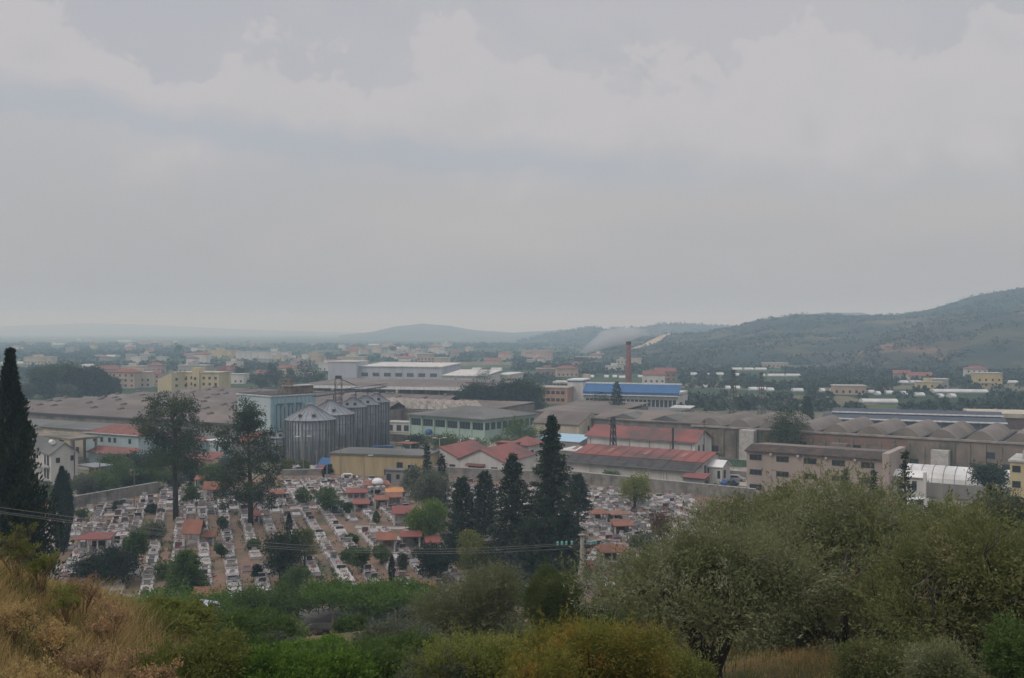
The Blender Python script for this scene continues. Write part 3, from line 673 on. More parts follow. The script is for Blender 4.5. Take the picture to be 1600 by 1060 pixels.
b = B('flat_shed', 'low shed with bright white flat roof left of the red roofed works', 'shed', 925, 726, 57, left=872, Lb=9); b.wallbox(3, GREYW); b.mb('roof', MB().box(-.3, b.Lb, -.3, b.La, 3, 3.3), WSHEET)

# three white houses with red roofs
def gable_house(label, px, py, th, left, Lb, ze, zr, wm, rm, wins=(), name='house', cat='house', right=None, grp=None):
    b = B(name, label, cat, px, py, th, left=left, Lb=Lb, right=right, group=grp)
    gable_walls(b, 0, b.Lb, 0, b.La, ze, zr, wm, 'x'); gable_roof(b, 0, b.Lb, 0, b.La, ze, zr, rm, 'x', .45)
    for w in wins: b.win(*w)
    return b
b = gable_house('white walled store with low red gable roof next to the ochre wall', 717, 740, 64, 657, 17, 3.9, 6.3, WHITE, REDROOF, [('L', 1, .8, 1.6, 1.3), ('L', 5, .8, 1.2, 1.3)])
b = gable_house('wide white store with red gable roof, dark opening and awning', 787, 748, 64, 716, 17, 4.0, 6.6, WHITE, REDROOF, [('L', 1.6, .2, 1.7, 2.3), ('L', 5.2, .6, 4.2, 2.0)])
b.mb('awning', MB().slab([(-1.2, 4.9, 2.7), (-.02, 4.9, 3.1), (-.02, 9.8, 3.1), (-1.2, 9.8, 2.7)], .08), REDROOF)
b = B('house', 'red hip roofed house with open brown shutter side behind the white stores', 'house', 826, 722, 57, left=797, right=848, group=None)
b.wallbox(4.3, WHITE); b.mb('roof', hip(0, b.Lb, 0, b.La, 4.4, 6.3, .8), REDROOF); b.win('R', 1, 1.5, 1.4, 1.5)
b = B('brick_block', 'small flat topped block of brown slatted boards beside the red hip roof', 'shed', 803, 726, 57, left=776, Lb=3)
b.wallbox(5.4, M('brown_boards', (.20, .12, .08), (.15, .09, .07), scale=1.5)); b.mb('roof', MB().box(-.3, b.Lb + .2, -.3, b.La + .3, 5.4, 5.65), REDROOF)
for k in range(10): b.mb('slat', MB().box(-.06, -.01, .2 + k * b.La / 10.5, .42 + k * b.La / 10.5, .2, 5.2), MATS['brown_boards'])
b = B('canopy_roof', 'thin orange edged open canopy right of the silos', 'canopy', 642, 722, 57, left=617, Lb=4)
b.mb('roof', MB().box(-.3, b.Lb, 0, b.La, 4.6, 4.8), TILE); [b.mb('post', MB().box(0, .2, y, y + .2, 0, 4.6), GREYW) for y in (.1, b.La - .3)]
# ochre wall block
b = B('ochre_building', 'long low ochre building with grey flat roof along the back of the cemetery', 'building', 664, 747, 76, left=516, Lb=12)
b.wallbox(4.9, OCHRE); b.mb('roof', MB().box(-.3, b.Lb, -.3, b.La + .3, 4.9, 5.3), GREYROOF)
b.win('L', 5.5, 1.9, 1.6, 1.6); b.win('L', 2.5, 1.9, 1.9, 1.2, frame=FRW); b.win('L', 9, .3, 1.2, 1.6)
b = B('guard_hut', 'small grey concrete hut with two dark openings below the ochre wall', 'hut', 630, 757, 76, left=602, Lb=3)
b.wallbox(3.0, GREYW); b.mb('roof', MB().box(-.3, b.Lb, -.3, b.La + .3, 3.0, 3.25), GREYROOF); b.win('L', .8, 1.1, .9, 1.1); b.win('L', 2.9, .1, 1.1, 2.2, name='door')
b = B('blue_cabin', 'small bright blue cabin roof at the foot of the largest silo', 'cabin', 516, 737, 70, left=494, Lb=2.5)
b.wallbox(1.0, WHITE); b.mb('roof', MB().slab([(-.2, -.1, 1.0), (b.Lb, -.1, 3.0), (b.Lb, b.La, 3.0), (-.2, b.La, 1.0)], .15), BLUE)
for (l, r_, py, lab) in ((490, 510, 743, 'low red tin roof right of the yard in front of the silos'), (433, 447, 742, 'low red tin roof beside the bushy pine at the cemetery back')):
    b = B('tin_shed', lab, 'shed', r_, py, 72, left=l, Lb=3); b.wallbox(1.0, GREYW); b.mb('roof', MB().slab([(-.2, -.1, 1.0), (b.Lb, -.1, 2.0), (b.Lb, b.La, 2.0), (-.2, b.La, 1.0)], .12), REDROOF)

# tan warehouse on the right
b = B('warehouse', 'tan rendered two storey warehouse with small strip windows and dark tiled eave', 'warehouse', 1386, 788, 57, left=1167, Lb=14)
h = 8.7; L = b.La
b.wallbox(h, TAN)
b.mb('cornice', MB().box(-.5, .0, -.0, L + .2, h, h + .25), MATS['concrete'])
b.mb('roof', MB().slab([(-.6, .8, h + .27), (4, .8, h + 1.3), (4, L + .3, h + 1.3), (-.6, L + .3, h + .27)], .2), M('dark_ribbed_tiles', (.085, .065, .055), (.055, .045, .04), scale=1.2, wave=('Y', .9), bump=.8, rough=1, c3=(.12, .08, .06)))
b.mb('roof', MB().slab([(4, .8, h + 1.3), (14, .8, h + .6), (14, L + .3, h + .6), (4, L + .3, h + 1.3)], .2), OLDROOF)
b.mb('end_wall', MB().box(-.75, 14.2, -.5, .8, -.5, h + 1.5), TAN)
cw = L / 5
for k in range(5):
    u = cw * k + cw * .42
    b.win('L', u, h - 1.75, 2.7, 1.2); b.win('L', u, h - 4.9, 2.7, 1.15); b.win('L', u, h - 8.1, 2.7, 1.15)
    if k < 4: b.mb('bracket', MB().box(-.7, 0, cw * (k + 1) + .1, cw * (k + 1) + .6, h - .45, h - .02), MATS['pale_concrete'])
b.mb('downpipe', MB().tube([(-.12, cw * 4 + .4, 4), (-.12, cw * 4 + .4, 0)], .08, 5), GREYW)
# white house right of it
b = B('white_house', 'white house with tall dark windows and low roof right of the tan warehouse', 'house', 1443, 789, 57, left=1386, Lb=2.2)
b.wallbox(5.4, WHITE); b.mb('roof', MB().slab([(-.4, -.2, 5.45), (b.Lb, -.2, 6.5), (b.Lb, b.La, 6.5), (-.4, b.La, 5.45)], .15), WSHEET)
for u in (1.2, 4.0, 8.0, 10): b.win('L', u, 2.6 - (u > 7) * 1.2, 1.1, 2.1, frame=FRW)
b.mb('end_pier', MB().box(-.5, .4, -.5, 0, -.5, 6.5), WHITE)
def tunnel(name, label, px, py, th, left, Lb, rad_h, mat, axis='y', cat='greenhouse', grp=None, ends=True, d=None, La=None, ribs=True):
    b = B(name, label, cat, px, py, th, left=left, Lb=Lb, group=grp, La=La, d=d); n = 10
    W = b.Lb if axis == 'y' else b.La; Ln = b.La if axis == 'y' else b.Lb
    prof = [(W / 2 - W / 2 * math.cos(math.pi * i / n), .6 + rad_h * math.sin(math.pi * i / n) ** .8) for i in range(n + 1)] + [(W, 0), (0, 0)]
    b.mb('cover', MB().prism(prof, axis, 0, Ln), mat)
    if ribs:
        hb = MB()
        k = max(2, int(Ln / 2.2))
        for i in range(k + 1):
            u = Ln * i / k; pp = [((q[0], u, q[1] + .06) if axis == 'y' else (u, q[0], q[1] + .06)) for q in prof[:n + 1]]; hb.tube(pp, .06, 4)
        b.mb('hoop', hb, METALD)
    return b
tunnel('greenhouse', 'long white barrel roofed greenhouse behind the white house', 1527, 768, 57, 1388, 9, 3.9, WSHEET)
tunnel('greenhouse', 'short white arched greenhouse end next to the yellow building', 1570, 763, 15, 1538, 9, 2.8, WSHEET, axis='x', La=None)
tunnel('greenhouse', 'low white arched tunnel just left of the yellow building', 1592, 757, 57, 1568, 5, 2.0, WSHEET)
b = B('block_wall', 'grey block wall between the white house and the yellow building', 'wall', 1562, 785, 57, left=1448, Lb=.35); b.wallbox(2.9, GREYW)
b = B('yellow_building', 'yellow ochre rendered house cut by the right edge of the picture', 'house', 1634, 800, 57, left=1579, Lb=12)
b.wallbox(9.2, YEL); b.mb('roof', MB().box(-.3, b.Lb, -.3, b.La + .3, 9.2, 9.6), MATS['pale_concrete']); b.mb('roof_room', MB().box(2, 8, 1, b.La - 2.0, 9.6, 11.2), MATS['pale_panel'])
for z in (1.2, 4.2, 7.2):
    for u in (1.0, 4.0): b.win('L', b.La - u - .9, z, 1.5, 1.3)

# vaulted factory, right
b = B('vaulted_factory', 'huge rough walled factory with a row of grey brown barrel vault roofs', 'factory', 1760, 760, 57, left=1082, Lb=32)
h = 8.0; L = b.La
b.wallbox(h, ROUGH)
nv = 12; vw = L / nv
VR = M('grey_vault_roof', (.225, .195, .17), (.185, .16, .14), scale=.25, c3=(.15, .13, .11), rough=1, bump=.5, wave=('X', 1.2))
for k in range(nv):
    y0 = k * vw; n = 14
    prof = [(y0 + .5 + (vw - 1.0) * i / n, h - .25 + 2.7 * math.sin(math.pi * i / n)) for i in range(n + 1)]
    b.mb('vault_roof', MB().prism(prof[::-1], 'x', 2.0, 30), VR)
    b.mb('gutter', MB().box(.2, 30, y0 - .3, y0 + .3, h, h + .5), DARKROOF)
b.mb('parapet', MB().box(-.4, .5, -.3, L + .3, h, h + .45), M('parapet_cap', (.30, .27, .24), (.2, .18, .16), scale=.5))
rr = random.Random(5)
for k in range(30):
    y = (k + .3) * L / 30; b.mb('buttress', MB().box(-.35, -.01, y, y + .6, 0, h - rr.uniform(.2, 2)), ROUGH)
    if rr.random() < .55: b.win('L', y + 1.5, rr.choice([1.5, 4.2]), 2.4, 1.6)
    if k % 7 == 3: b.mb('bay', MB().box(-3, -.36, y + 1, y + 5, 0, rr.uniform(5, 8.6)), ROUGH if k % 2 else MATS['pale_concrete'])
b.mb('brown_stain_wall', MB().box(-.08, -.02, L * .45, L * .8, 5.6, 7.6), M('bare_brown_plaster', (.22, .13, .10), (.17, .12, .10), scale=.4))
b = B('grey_factory_block', 'grey corrugated factory block with flat roofs behind the red roofed hall', 'factory', 1110, 706, 57, left=922, Lb=34)
b.wallbox(7.8, M('corrugated_grey_wall', (.22, .20, .185), (.155, .14, .13), scale=.3, c3=(.11, .10, .09), wave=('Y', .5), bump=.8, stretch=(1, 1, .3)))
b.mb('roof', MB().slab([(-.5, -.5, 7.9), (b.Lb * .5, -.5, 9.6), (b.Lb * .5, b.La, 9.6), (-.5, b.La, 7.9)], .3), OLDROOF)
b.mb('roof', MB().slab([(b.Lb * .5, -.5, 9.6), (b.Lb, -.5, 7.9), (b.Lb, b.La, 7.9), (b.Lb * .5, b.La, 9.6)], .3), GREYROOF)
for k in range(2): b.mb('roof_light', MB().prism([(b.La * (.25 + .35 * k), 8.0), (b.La * (.5 + .35 * k), 8.0), (b.La * (.375 + .35 * k), 9.6)], 'x', 1, 12), GREYROOF)
b = B('half_ruin', 'roofless pale ruined gable building left of the dark conifer', 'ruin', 905, 697, 57, left=832, Lb=16)
gable_walls(b, 0, b.Lb, 0, b.La, 6.4, 9.5, CREAM, 'y'); b.mb('roof', MB().slab([(-.4, -.1, 6.3), (b.Lb / 2, -.1, 9.5), (b.Lb / 2, b.La, 9.5), (-.4, b.La, 6.3)], .2), OLDROOF)
for k in range(4): b.win('R', 2 + 3.2 * k, 1.5 + 2.5 * (k % 2), 1.3, 1.6)
b = B('blue_roof_shed', 'low shed with faded sky blue roof behind the tallest conifer', 'shed', 905, 705, 57, left=835, Lb=7); b.wallbox(2.6, GREYW)
b.mb('roof', MB().slab([(-.3, -.3, 2.6), (b.Lb, -.3, 4.0), (b.Lb, b.La, 4.0), (-.3, b.La, 2.6)], .15), M('sky_blue_sheet', (.30, .46, .58), (.36, .48, .56), scale=.4))
for (l, r_, py, Lb, hh, rm, lab) in ((835, 950, 672, 40, 5.5, OLDROOF, 'long low brown roofed shed below the peach block'), (950, 1045, 664, 22, 3.0, GREYROOF, 'flat grey roofed shed right of the pointed conifer'),
                                (1033, 1064, 659, 16, 3.4, wallm('white_sheet_wall', (.5, .5, .48)), 'small white gabled shed just below the blue factory end')):
    b = B('shed', lab, 'shed', r_, py, 62, left=l, Lb=Lb); b.wallbox(hh, ROUGH if rm is OLDROOF else GREYW); b.mb('roof', MB().slab([(-.5, -.5, hh + .05), (Lb, -.5, hh + 1.6), (Lb, b.La, hh + 1.6), (-.5, b.La, hh + .05)], .2), rm)
# blue grey long halls
BG = M('blue_grey_sheet', (.085, .11, .155), (.07, .09, .13), scale=.2, wave=('Y', .4), bump=.4)
for (l, r_, py, lab) in ((1284, 1572, 689, 'nearer long blue grey steel hall behind the vaulted roofs'), (1300, 1566, 676, 'farther long blue grey steel hall with pale roof edge')):
    b = B('steel_hall', lab, 'hall', r_, py, 69, left=l, Lb=8); b.wallbox(5.6, BG)
    b.mb('roof', MB().slab([(-.5, -.3, 5.6), (8, -.3, 6.4), (8, b.La, 6.4), (-.5, b.La, 5.6)], .2), M('slate_roof', (.065, .075, .10), (.05, .06, .08), scale=.2)); b.mb('eave', MB().box(-.9, -.5, -.4, b.La, 5.3, 5.75), MATS['bright_white_edge'])
    for k in range(24): b.mb('column', MB().box(-.3, -.02, k * b.La / 24, k * b.La / 24 + .5, 0, 5.5), METALD)
b = B('brown_shed', 'long brown shed with cream flat roof at the right edge beyond the steel halls', 'shed', 1700, 674, 74, left=1518, Lb=20); b.wallbox(4.0, M('brown_wall', (.13, .085, .07))); b.mb('roof', MB().box(-.5, 20, 0, b.La, 4.0, 5.5), CREAM)
b = B('yard_wall', 'low grey yard wall and gate between the workshop and the tan warehouse', 'wall', 1190, 752, 57, left=1098, Lb=.3); b.wallbox(1.9, GREYW)
b = B('green_fence', 'dull green panel fence in the dry yard left of the tan warehouse', 'fence', 1172, 731, 57, left=1112, Lb=.1)
for k in range(14): b.mb('panel', MB().box(0, .06, k * b.La / 14, (k + .94) * b.La / 14, 0, 1.8), M('green_sheet', (.07, .13, .08)))
# cemetery walls
CW = M('cemetery_wall_block', (.25, .235, .21), (.185, .175, .16), scale=.8, c3=(.14, .13, .115), bump=.5, detail=10)
def cemwall(lab, px0, py0, px1, py1, h, t=.3):
    x0, y0 = G(px0, py0); x1, y1 = G(px1, py1); L = math.hypot(x1 - x0, y1 - y0); t_ = thing('cemetery_wall', lab, 'wall', (x0, y0, 0), math.atan2(y1 - y0, x1 - x0))
    MB().box(0, L, 0, t, -.3, h).build('wall', CW, t_); n = int(L / 2.5)
    MB().box(-.05, L + .05, -.06, t + .06, h, h + .12).build('coping', MATS['pale_concrete'], t_)
    for k in range(n + 1): MB().box(k * L / n - .15, k * L / n + .15, -.1, -.001, -.3, h - .02).build('pier', CW, t_)
cemwall('grey block cemetery wall in front of the long red roofed workshop', 893, 754, 1180, 784, 2.5)
cemwall('grey cemetery wall below the white stores with red roofs', 662, 745, 893, 757, 2.5)
cemwall('beige cemetery wall climbing towards the two tall pines on the left', 100, 797, 246, 770, 2.2)
cemwall('low pale wall at the cemetery back below the silos', 440, 744, 520, 742, 1.4)

# houses left
b = B('white_house', 'three storey white house with grey gable roof and balconies beside the tallest cypress', 'house', 80, 757, 40, left=40, right=121)
gable_walls(b, 0, b.Lb, 0, b.La, 7.0, 9.3, WHITE, 'y'); gable_roof(b, 0, b.Lb, 0, b.La, 7.0, 9.3, GREYROOF, 'y', .4)
for z in (4.2, 1.2):
    b.mb('balcony', MB().box(-1.3, 0, .8, b.La - .5, z - .5, z - .25).box(-1.3, -1.2, .8, b.La - .5, z - .25, z + .6), WHITE); b.win('L', 1.6, z - .2, 1.5, 2.2); b.win('L', 4.0, z - .2, 1.2, 2.2)
b.win('R', 1.0, 4.7, .9, 1.2); b.win('R', 4.2, 5.0, .7, 1.2); b.win('R', 2.6, 1.6, .9, 1.3); b.mb('downpipe', MB().tube([(b.Lb - .8, -.12, 0), (b.Lb - .8, -.12, 6.9)], .1, 6), M('brown_pipe', (.14, .07, .05)))
b.mb('water_tank', MB().tube([(1.4, 3.2, 9.1), (1.4, 5.0, 9.1)], .55, 10), WSHEET)
b = B('carport', 'flat grey slab carport attached right of the white house', 'carport', 150, 755, 57, left=118, Lb=5); b.mb('roof', MB().box(-.3, 5, 0, b.La, 3.4, 3.65), METAL)
for y in (.3, b.La - .4): b.mb('post', MB().box(0, .2, y, y + .2, 0, 3.4), WHITE)
b.mb('wall', MB().box(3, 5, .5, b.La - .5, 0, 3.4), GREYW)
b = B('concrete_frame', 'bare brown concrete frame with flat slabs behind the white house', 'building frame', 112, 728, 57, left=40, Lb=8)
for z in (6.4,): b.mb('slab', MB().box(-.4, b.Lb, -.3, b.La + .3, z, z + .6), ROUGH)
for k in range(5):
    for x in (0, 7): b.mb('column', MB().box(x, x + .5, k * (b.La - .5) / 4, k * (b.La - .5) / 4 + .5, 0, 6.4), ROUGH)
b = B('apartment_house', 'beige two storey house with wide windows behind the bare concrete frame', 'house', 140, 715, 62, left=64, Lb=9); b.wallbox(7.2, CREAM); b.mb('roof', MB().box(-.4, 9, -.4, b.La + .4, 7.2, 7.6), GREYROOF)
for z in (1.2, 4.4):
    for k in range(5): b.win('L', 1 + k * 3.1, z, 1.5, 1.5, frame=FRW)
b = B('blue_house', 'pale blue long house with red hip roof and four small windows', 'house', 216, 722, 62, left=133, Lb=10)
b.wallbox(7.0, PALEBLUE); b.mb('roof', hip(0, b.Lb, 0, b.La, 7.05, 8.9, .6), REDTILE)
for k, u in enumerate((.36, .46, .61, .75, .08)): b.win('L', b.La * u + 1.0, 4.6, 1.0, 1.3)
b.mb('eave_trim', MB().box(-.62, -.5, -.6, b.La + .6, 6.85, 7.05), MATS['bright_white_edge'])
b = B('blue_house', 'pale blue house end with single dark window seen between the two tall pines', 'house', 303, 722, 57, left=216, Lb=7); b.wallbox(5.2, PALEBLUE); b.mb('roof', hip(0, b.Lb, 0, b.La, 5.25, 6.4, .4), REDTILE); b.win('L', 1.6, 2.6, 1.1, 1.3); b.win('L', 5, 2.6, 1.1, 1.3)
b = B('porch', 'low red tiled porch roof in front of the pale blue house', 'porch', 201, 729, 62, left=134, Lb=4); b.mb('roof', MB().slab([(-.3, -.3, 2.9), (4, -.3, 4.2), (4, b.La, 4.2), (-.3, b.La, 2.9)], .15), REDTILE); b.wallbox(2.8, PALEBLUE, x0=.8)
b = B('porch', 'low red roof seen between the trunks of the tallest pine', 'porch', 301, 738, 62, left=262, Lb=4); b.mb('roof', MB().slab([(-.3, -.3, 2.9), (4, -.3, 4.2), (4, b.La, 4.2), (-.3, b.La, 2.9)], .15), REDTILE); b.wallbox(2.8, GREYW, x0=.8)
b = B('small_house', 'small pale blue house with white tank right of the tallest pine', 'house', 344, 722, 50, left=322, Lb=5); b.wallbox(5.2, PALEBLUE); b.mb('roof', MB().box(-.3, 5.3, -.3, b.La + .3, 5.2, 5.5), WSHEET); b.win('L', .8, 2.7, 1, 1.3); b.win('R', 1, 2.7, 1, 1.3)
b = B('small_house', 'tan wall with red lean-to roof between the two tall pines', 'house', 342, 741, 57, left=306, Lb=4); b.wallbox(3.3, M('tan_wall2', (.34, .25, .18), (.27, .2, .15), scale=.4)); b.mb('roof', MB().slab([(-.3, 2, 3.3), (4, 2, 4.6), (4, b.La, 4.6), (-.3, b.La, 3.3)], .15), REDTILE)
b = B('porch', 'red roofed low building at the left foot of the teal mill', 'shed', 393, 723, 57, left=363, Lb=6); b.wallbox(5.2, GREYW); b.mb('roof', MB().slab([(-.3, -.2, 5.2), (6, -.2, 7.6), (6, b.La, 7.6), (-.3, b.La, 5.2)], .15), REDTILE)

# yellow apartment block on the plain
b = B('apartment_block', 'large yellow apartment block with stepped ends on the plain', 'apartment block', 342, 617, 74, left=281, Lb=12)
L = b.La; b.wallbox(11.5, YEL); b.mb('roof', MB().box(-.4, 12, -.4, L + .4, 11.5, 12.1), CREAM)
for z in (1.5, 4.8, 8.1):
    for k in range(6): b.win('L', 1.2 + k * (L - 2) / 6, z, 1.5, 1.5)
b.mb('stair_tower', MB().box(-.8, 4, L * .48, L * .66, -.5, 14.4), YEL)
b = B('apartment_block', 'yellow block with slanting roof joined left of the large apartment block', 'apartment block', 268, 620, 40, left=246, right=290)
b.wallbox(8, YEL); b.mb('upper_wall', MB().prism([(0, 8), (0, 12.3), (b.La, 8.3), (b.La, 8)][::-1], 'x', 0, b.Lb), YEL); b.mb('roof', MB().box(b.Lb * .3, b.Lb, -.3, 3, 12.3, 12.8), CREAM)
for z in (1.5, 4.8, 8.2):
    for k in range(3): b.win('R', 2 + k * 5, z, 1.4, 1.5)
# ------------------------------------------------------------------ vegetation
BARK = M('bark', (.075, .062, .05), (.045, .038, .032), scale=4, rough=1, bump=.7, stretch=(1, 1, .3)); BARKP = M('pale_bark', (.16, .14, .12), (.10, .09, .075), scale=4, rough=1, bump=.5)
L_OLIVE = leafmat('olive_leaves', (.12, .135, .055), (.23, .245, .12), .7, c3=(.32, .33, .21), trans=.45)
L_OLIVEY = leafmat('olive_leaves_warm', (.10, .12, .038), (.20, .21, .075), .7, c3=(.27, .24, .12), trans=.45)
L_DARK = leafmat('dark_leaves', (.018, .030, .016), (.035, .052, .024), .4)
L_GREEN = leafmat('green_leaves', (.055, .095, .022), (.11, .165, .042), .5, trans=.45)
L_LIME = leafmat('lime_leaves', (.085, .15, .022), (.15, .22, .035), .5)
L_YELG = leafmat('yellow_green_leaves', (.12, .145, .028), (.21, .22, .05), .5)
L_GREY = leafmat('grey_green_leaves', (.075, .09, .055), (.14, .155, .105), .5)
L_BLUE = leafmat('blue_grey_needles', (.04, .06, .058), (.075, .10, .095), .5)
L_PINE = leafmat('pine_needles', (.035, .055, .022), (.075, .10, .04), .5)
L_CYP = leafmat('cypress_leaves', (.016, .028, .015), (.038, .056, .028), .5, trans=.15)
L_CED = leafmat('cedar_needles', (.018, .032, .016), (.046, .064, .032), .5, trans=.2)
L_VINE = leafmat('vine_leaves', (.08, .155, .02), (.15, .25, .035), .8, c3=(.03, .055, .015), trans=.45)
L_RUST = leafmat('autumn_leaves', (.10, .055, .03), (.16, .09, .045), .6)
L_ORANGE = leafmat('yellow_orange_shrub_leaves', (.13, .145, .025), (.23, .20, .035), 1.1, c3=(.38, .19, .04))
L_DRY = leafmat('dry_grass', (.56, .40, .18), (.36, .26, .10), .9, c3=(.20, .21, .05), trans=.5)
L_DRY2 = leafmat('dry_weed', (.40, .25, .13), (.29, .19, .10), .8, trans=.25)
L_FAR = leafmat('far_wood_leaves', (.018, .030, .018), (.040, .056, .028), .02, trans=.2)
def puffs(r, ells, ncl, rc, per, L, W, jit, out=.4, flat=.75, shell=.45):
    """leaf clusters through ellipsoids [(cx,cy,cz,rx,ry,rz)]"""
    E = np.array(ells, float); vol = (E[:, 3] * E[:, 4] * E[:, 5]) ** .67; pk = r.choice(len(E), ncl, p=vol / vol.sum())
    u = unit(r.normal(size=(ncl, 3))); rad = (shell + (1 - shell) * r.uniform(0, 1, ncl) ** .6)[:, None] * r.uniform(.86, 1.1, (ncl, 1))
    c = E[pk, :3] + u * rad * E[pk, 3:]
    n = ncl * per; k = np.repeat(np.arange(ncl), per); sz = r.uniform(.55, 1.35, ncl)[k][:, None]
    P = c[k] + r.normal(size=(n, 3)) * rc * .5 * sz * np.array([1, 1, flat])
    D = unit(P - c[k]) * 1.0 + u[k] * out + np.array([0, 0, .15])
    return leaves(P, D, L, W, jit, r), c
def limbs(mb, r, h0, targets, r0, base=(0, 0, 0)):
    for tpt in targets:
        b0 = np.array(base, float) + np.array([0, 0, h0 * r.uniform(.55, 1.0)]); m = b0 * .45 + tpt * .55 + r.normal(size=3) * .12 * np.linalg.norm(tpt - b0)
        mb.tube([b0, m, tpt], [r0, r0 * .6, r0 * .2], 5)
def finish(root, V, lm, mb, bm):
    o = obj('crown', quads_mesh('crown', V, lm), root); tr = mb.build('trunk', bm, root, True); return root
def t_broad(root, r, h, w, lm, n=2600, L=.42, bare=.18, bm=None, nb=8, rc=None, shell=.5):
    bm = bm or BARK; zc = h * (1 + bare) / 2; rz = h * (1 - bare) / 2
    ells = [(0, 0, zc, w * .36, w * .36, rz * .8)]
    for i in range(nb):
        a = r.uniform(0, 6.28); zz = zc + r.uniform(-.62, .66) * rz; q = math.sqrt(max(0, 1 - ((zz - zc) / rz) ** 2)) * w * .5
        s = r.uniform(.24, .38); ells.append((math.cos(a) * q * .62, math.sin(a) * q * .62, zz, w * s, w * s, rz * s * 1.3))
    n = int(n * 1.8); per = 26; V, c = puffs(r, ells, max(8, n // per), rc or w * .13, per, L, L * .55, .7, shell=shell)
    V[..., 2] = np.maximum(V[..., 2], .05)
    mb = MB().tube([(0, 0, -.4), (r.normal() * .1, 0, h * bare), (r.normal() * .2, r.normal() * .2, h * .7)], [w * .045 + .05, w * .035 + .04, .04], 7)
    limbs(mb, r, h * (bare + .15), c[r.choice(len(c), 7)] * np.array([.8, .8, .95]), w * .018 + .02)
    return finish(root, V, lm, mb, bm)
def t_cypress(root, r, h, w, lm, n=5200, L=.55, peak=.38, bottom=.55, rag=.12, pw=1.5):
    t = r.uniform(0, 1, n) ** .85; a = r.uniform(0, 6.28, n)
    prof = np.where(t < peak, bottom + (1 - bottom) * (t / peak), np.clip(1 - ((t - peak) / (1 - peak)) ** pw, .03, 1))
    lump = 1 + rag * np.sin(a * 3 + t * 19) + rag * .8 * np.sin(a * 5 - t * 41) + r.normal(size=n) * rag * .7
    rad = prof * w / 2 * lump * (1 - .35 * r.uniform(0, 1, n) ** 3)
    P = np.stack([rad * np.cos(a), rad * np.sin(a), .03 * h + t * h * .95], 1)
    D = np.stack([np.cos(a) * .45, np.sin(a) * .45, np.full(n, 1.0)], 1)
    V = leaves(P, D, L, L * .38, .35, r)
    mb = MB().tube([(0, 0, -.4), (0, 0, h * .85)], [w * .10 + .05, .03], 7)
    return finish(root, V, lm, mb, BARK)
def t_conifer(root, r, h, w, lm, nbr=120, per=34, L=.38, bare=.04, droop=.1, power=.9, tipw=.05, rag=.3):
    Cs = []; Ds = []; mb = MB().tube([(0, 0, -.4), (0, 0, h * .5), (0, 0, h * .97)], [w * .05 + .08, w * .03 + .05, .03], 7)
    for i in range(nbr):
        t = bare + (1 - bare) * ((i + r.uniform()) / nbr) ** 1.05; a = i * 2.4 + r.normal() * .3
        ln = (w / 2) * max(tipw, (1 - t) ** power) * r.uniform(1 - rag, 1 + rag * .6)
        z = h * t; e = np.array([math.cos(a) * ln, math.sin(a) * ln, z - droop * ln + r.normal() * .1 + .12 * ln * (t > .6)])
        if i % 2 == 0 and ln > .5: mb.tube([(0, 0, z), tuple(e)], [.05 + .01 * ln, .02], 4)
        k = int(1.5 * per * (.35 + ln / (w / 2))); s = r.uniform(.12, 1.05, k)[:, None] ** .7
        P = np.array([0, 0, z]) * (1 - s) + e * s + r.normal(size=(k, 3)) * np.array([.16, .16, .10]) * (.4 + .12 * ln) * 2.1
        Cs.append(P); Ds.append(np.repeat(np.array([[math.cos(a), math.sin(a), -.1 + .5 * (t > .8)]]), k, 0))
    P = np.concatenate(Cs); D = np.concatenate(Ds); return finish(root, leaves(P, D, L, L * .5, .6, r), lm, mb, BARK)
def t_pine(root, r, h, w, lm, n=5200, L=.40, bare=.42, lean=0.0, np_=17, sq=.42, peak_w=1.0):
    top_off = np.array([lean * h, 0, 0]); ells = []
    for i in range(np_):
        t = bare + (1 - bare) * (i + .5) / np_; a = i * 2.4 + r.normal() * .4
        env = w / 2 * math.sin(math.pi * min(1, .22 + .68 * ((t - bare) / (1 - bare)))) * (peak_w if t > .8 else 1)
        q = env * r.uniform(.35, .98); s = w * r.uniform(.12, .20)
        ells.append((top_off[0] * t + math.cos(a) * q, math.sin(a) * q, h * t - s * sq * .4, s, s, s * sq * 1.5))
    n = int(n * 1.7); per = 30; V, c = puffs(r, ells, n // per, w * .07, per, L, L * .45, .8, out=.2, flat=.6, shell=.3)
    mb = MB().tube([(0, 0, -.4), (top_off[0] * .35 + r.normal() * .15, r.normal() * .15, h * .38), (top_off[0] * .7, 0, h * .7), (top_off[0], 0, h * .93)], [w * .035 + .08, w * .026 + .06, .12, .03], 8)
    for e in ells:
        z0 = e[2] - h * .10; mb.tube([(top_off[0] * z0 / h, 0, z0), (e[0] * .6, e[1] * .6, e[2] - .3), (e[0], e[1], e[2])], [.11, .07, .03], 5)
    return finish(root, V, lm, mb, BARK)
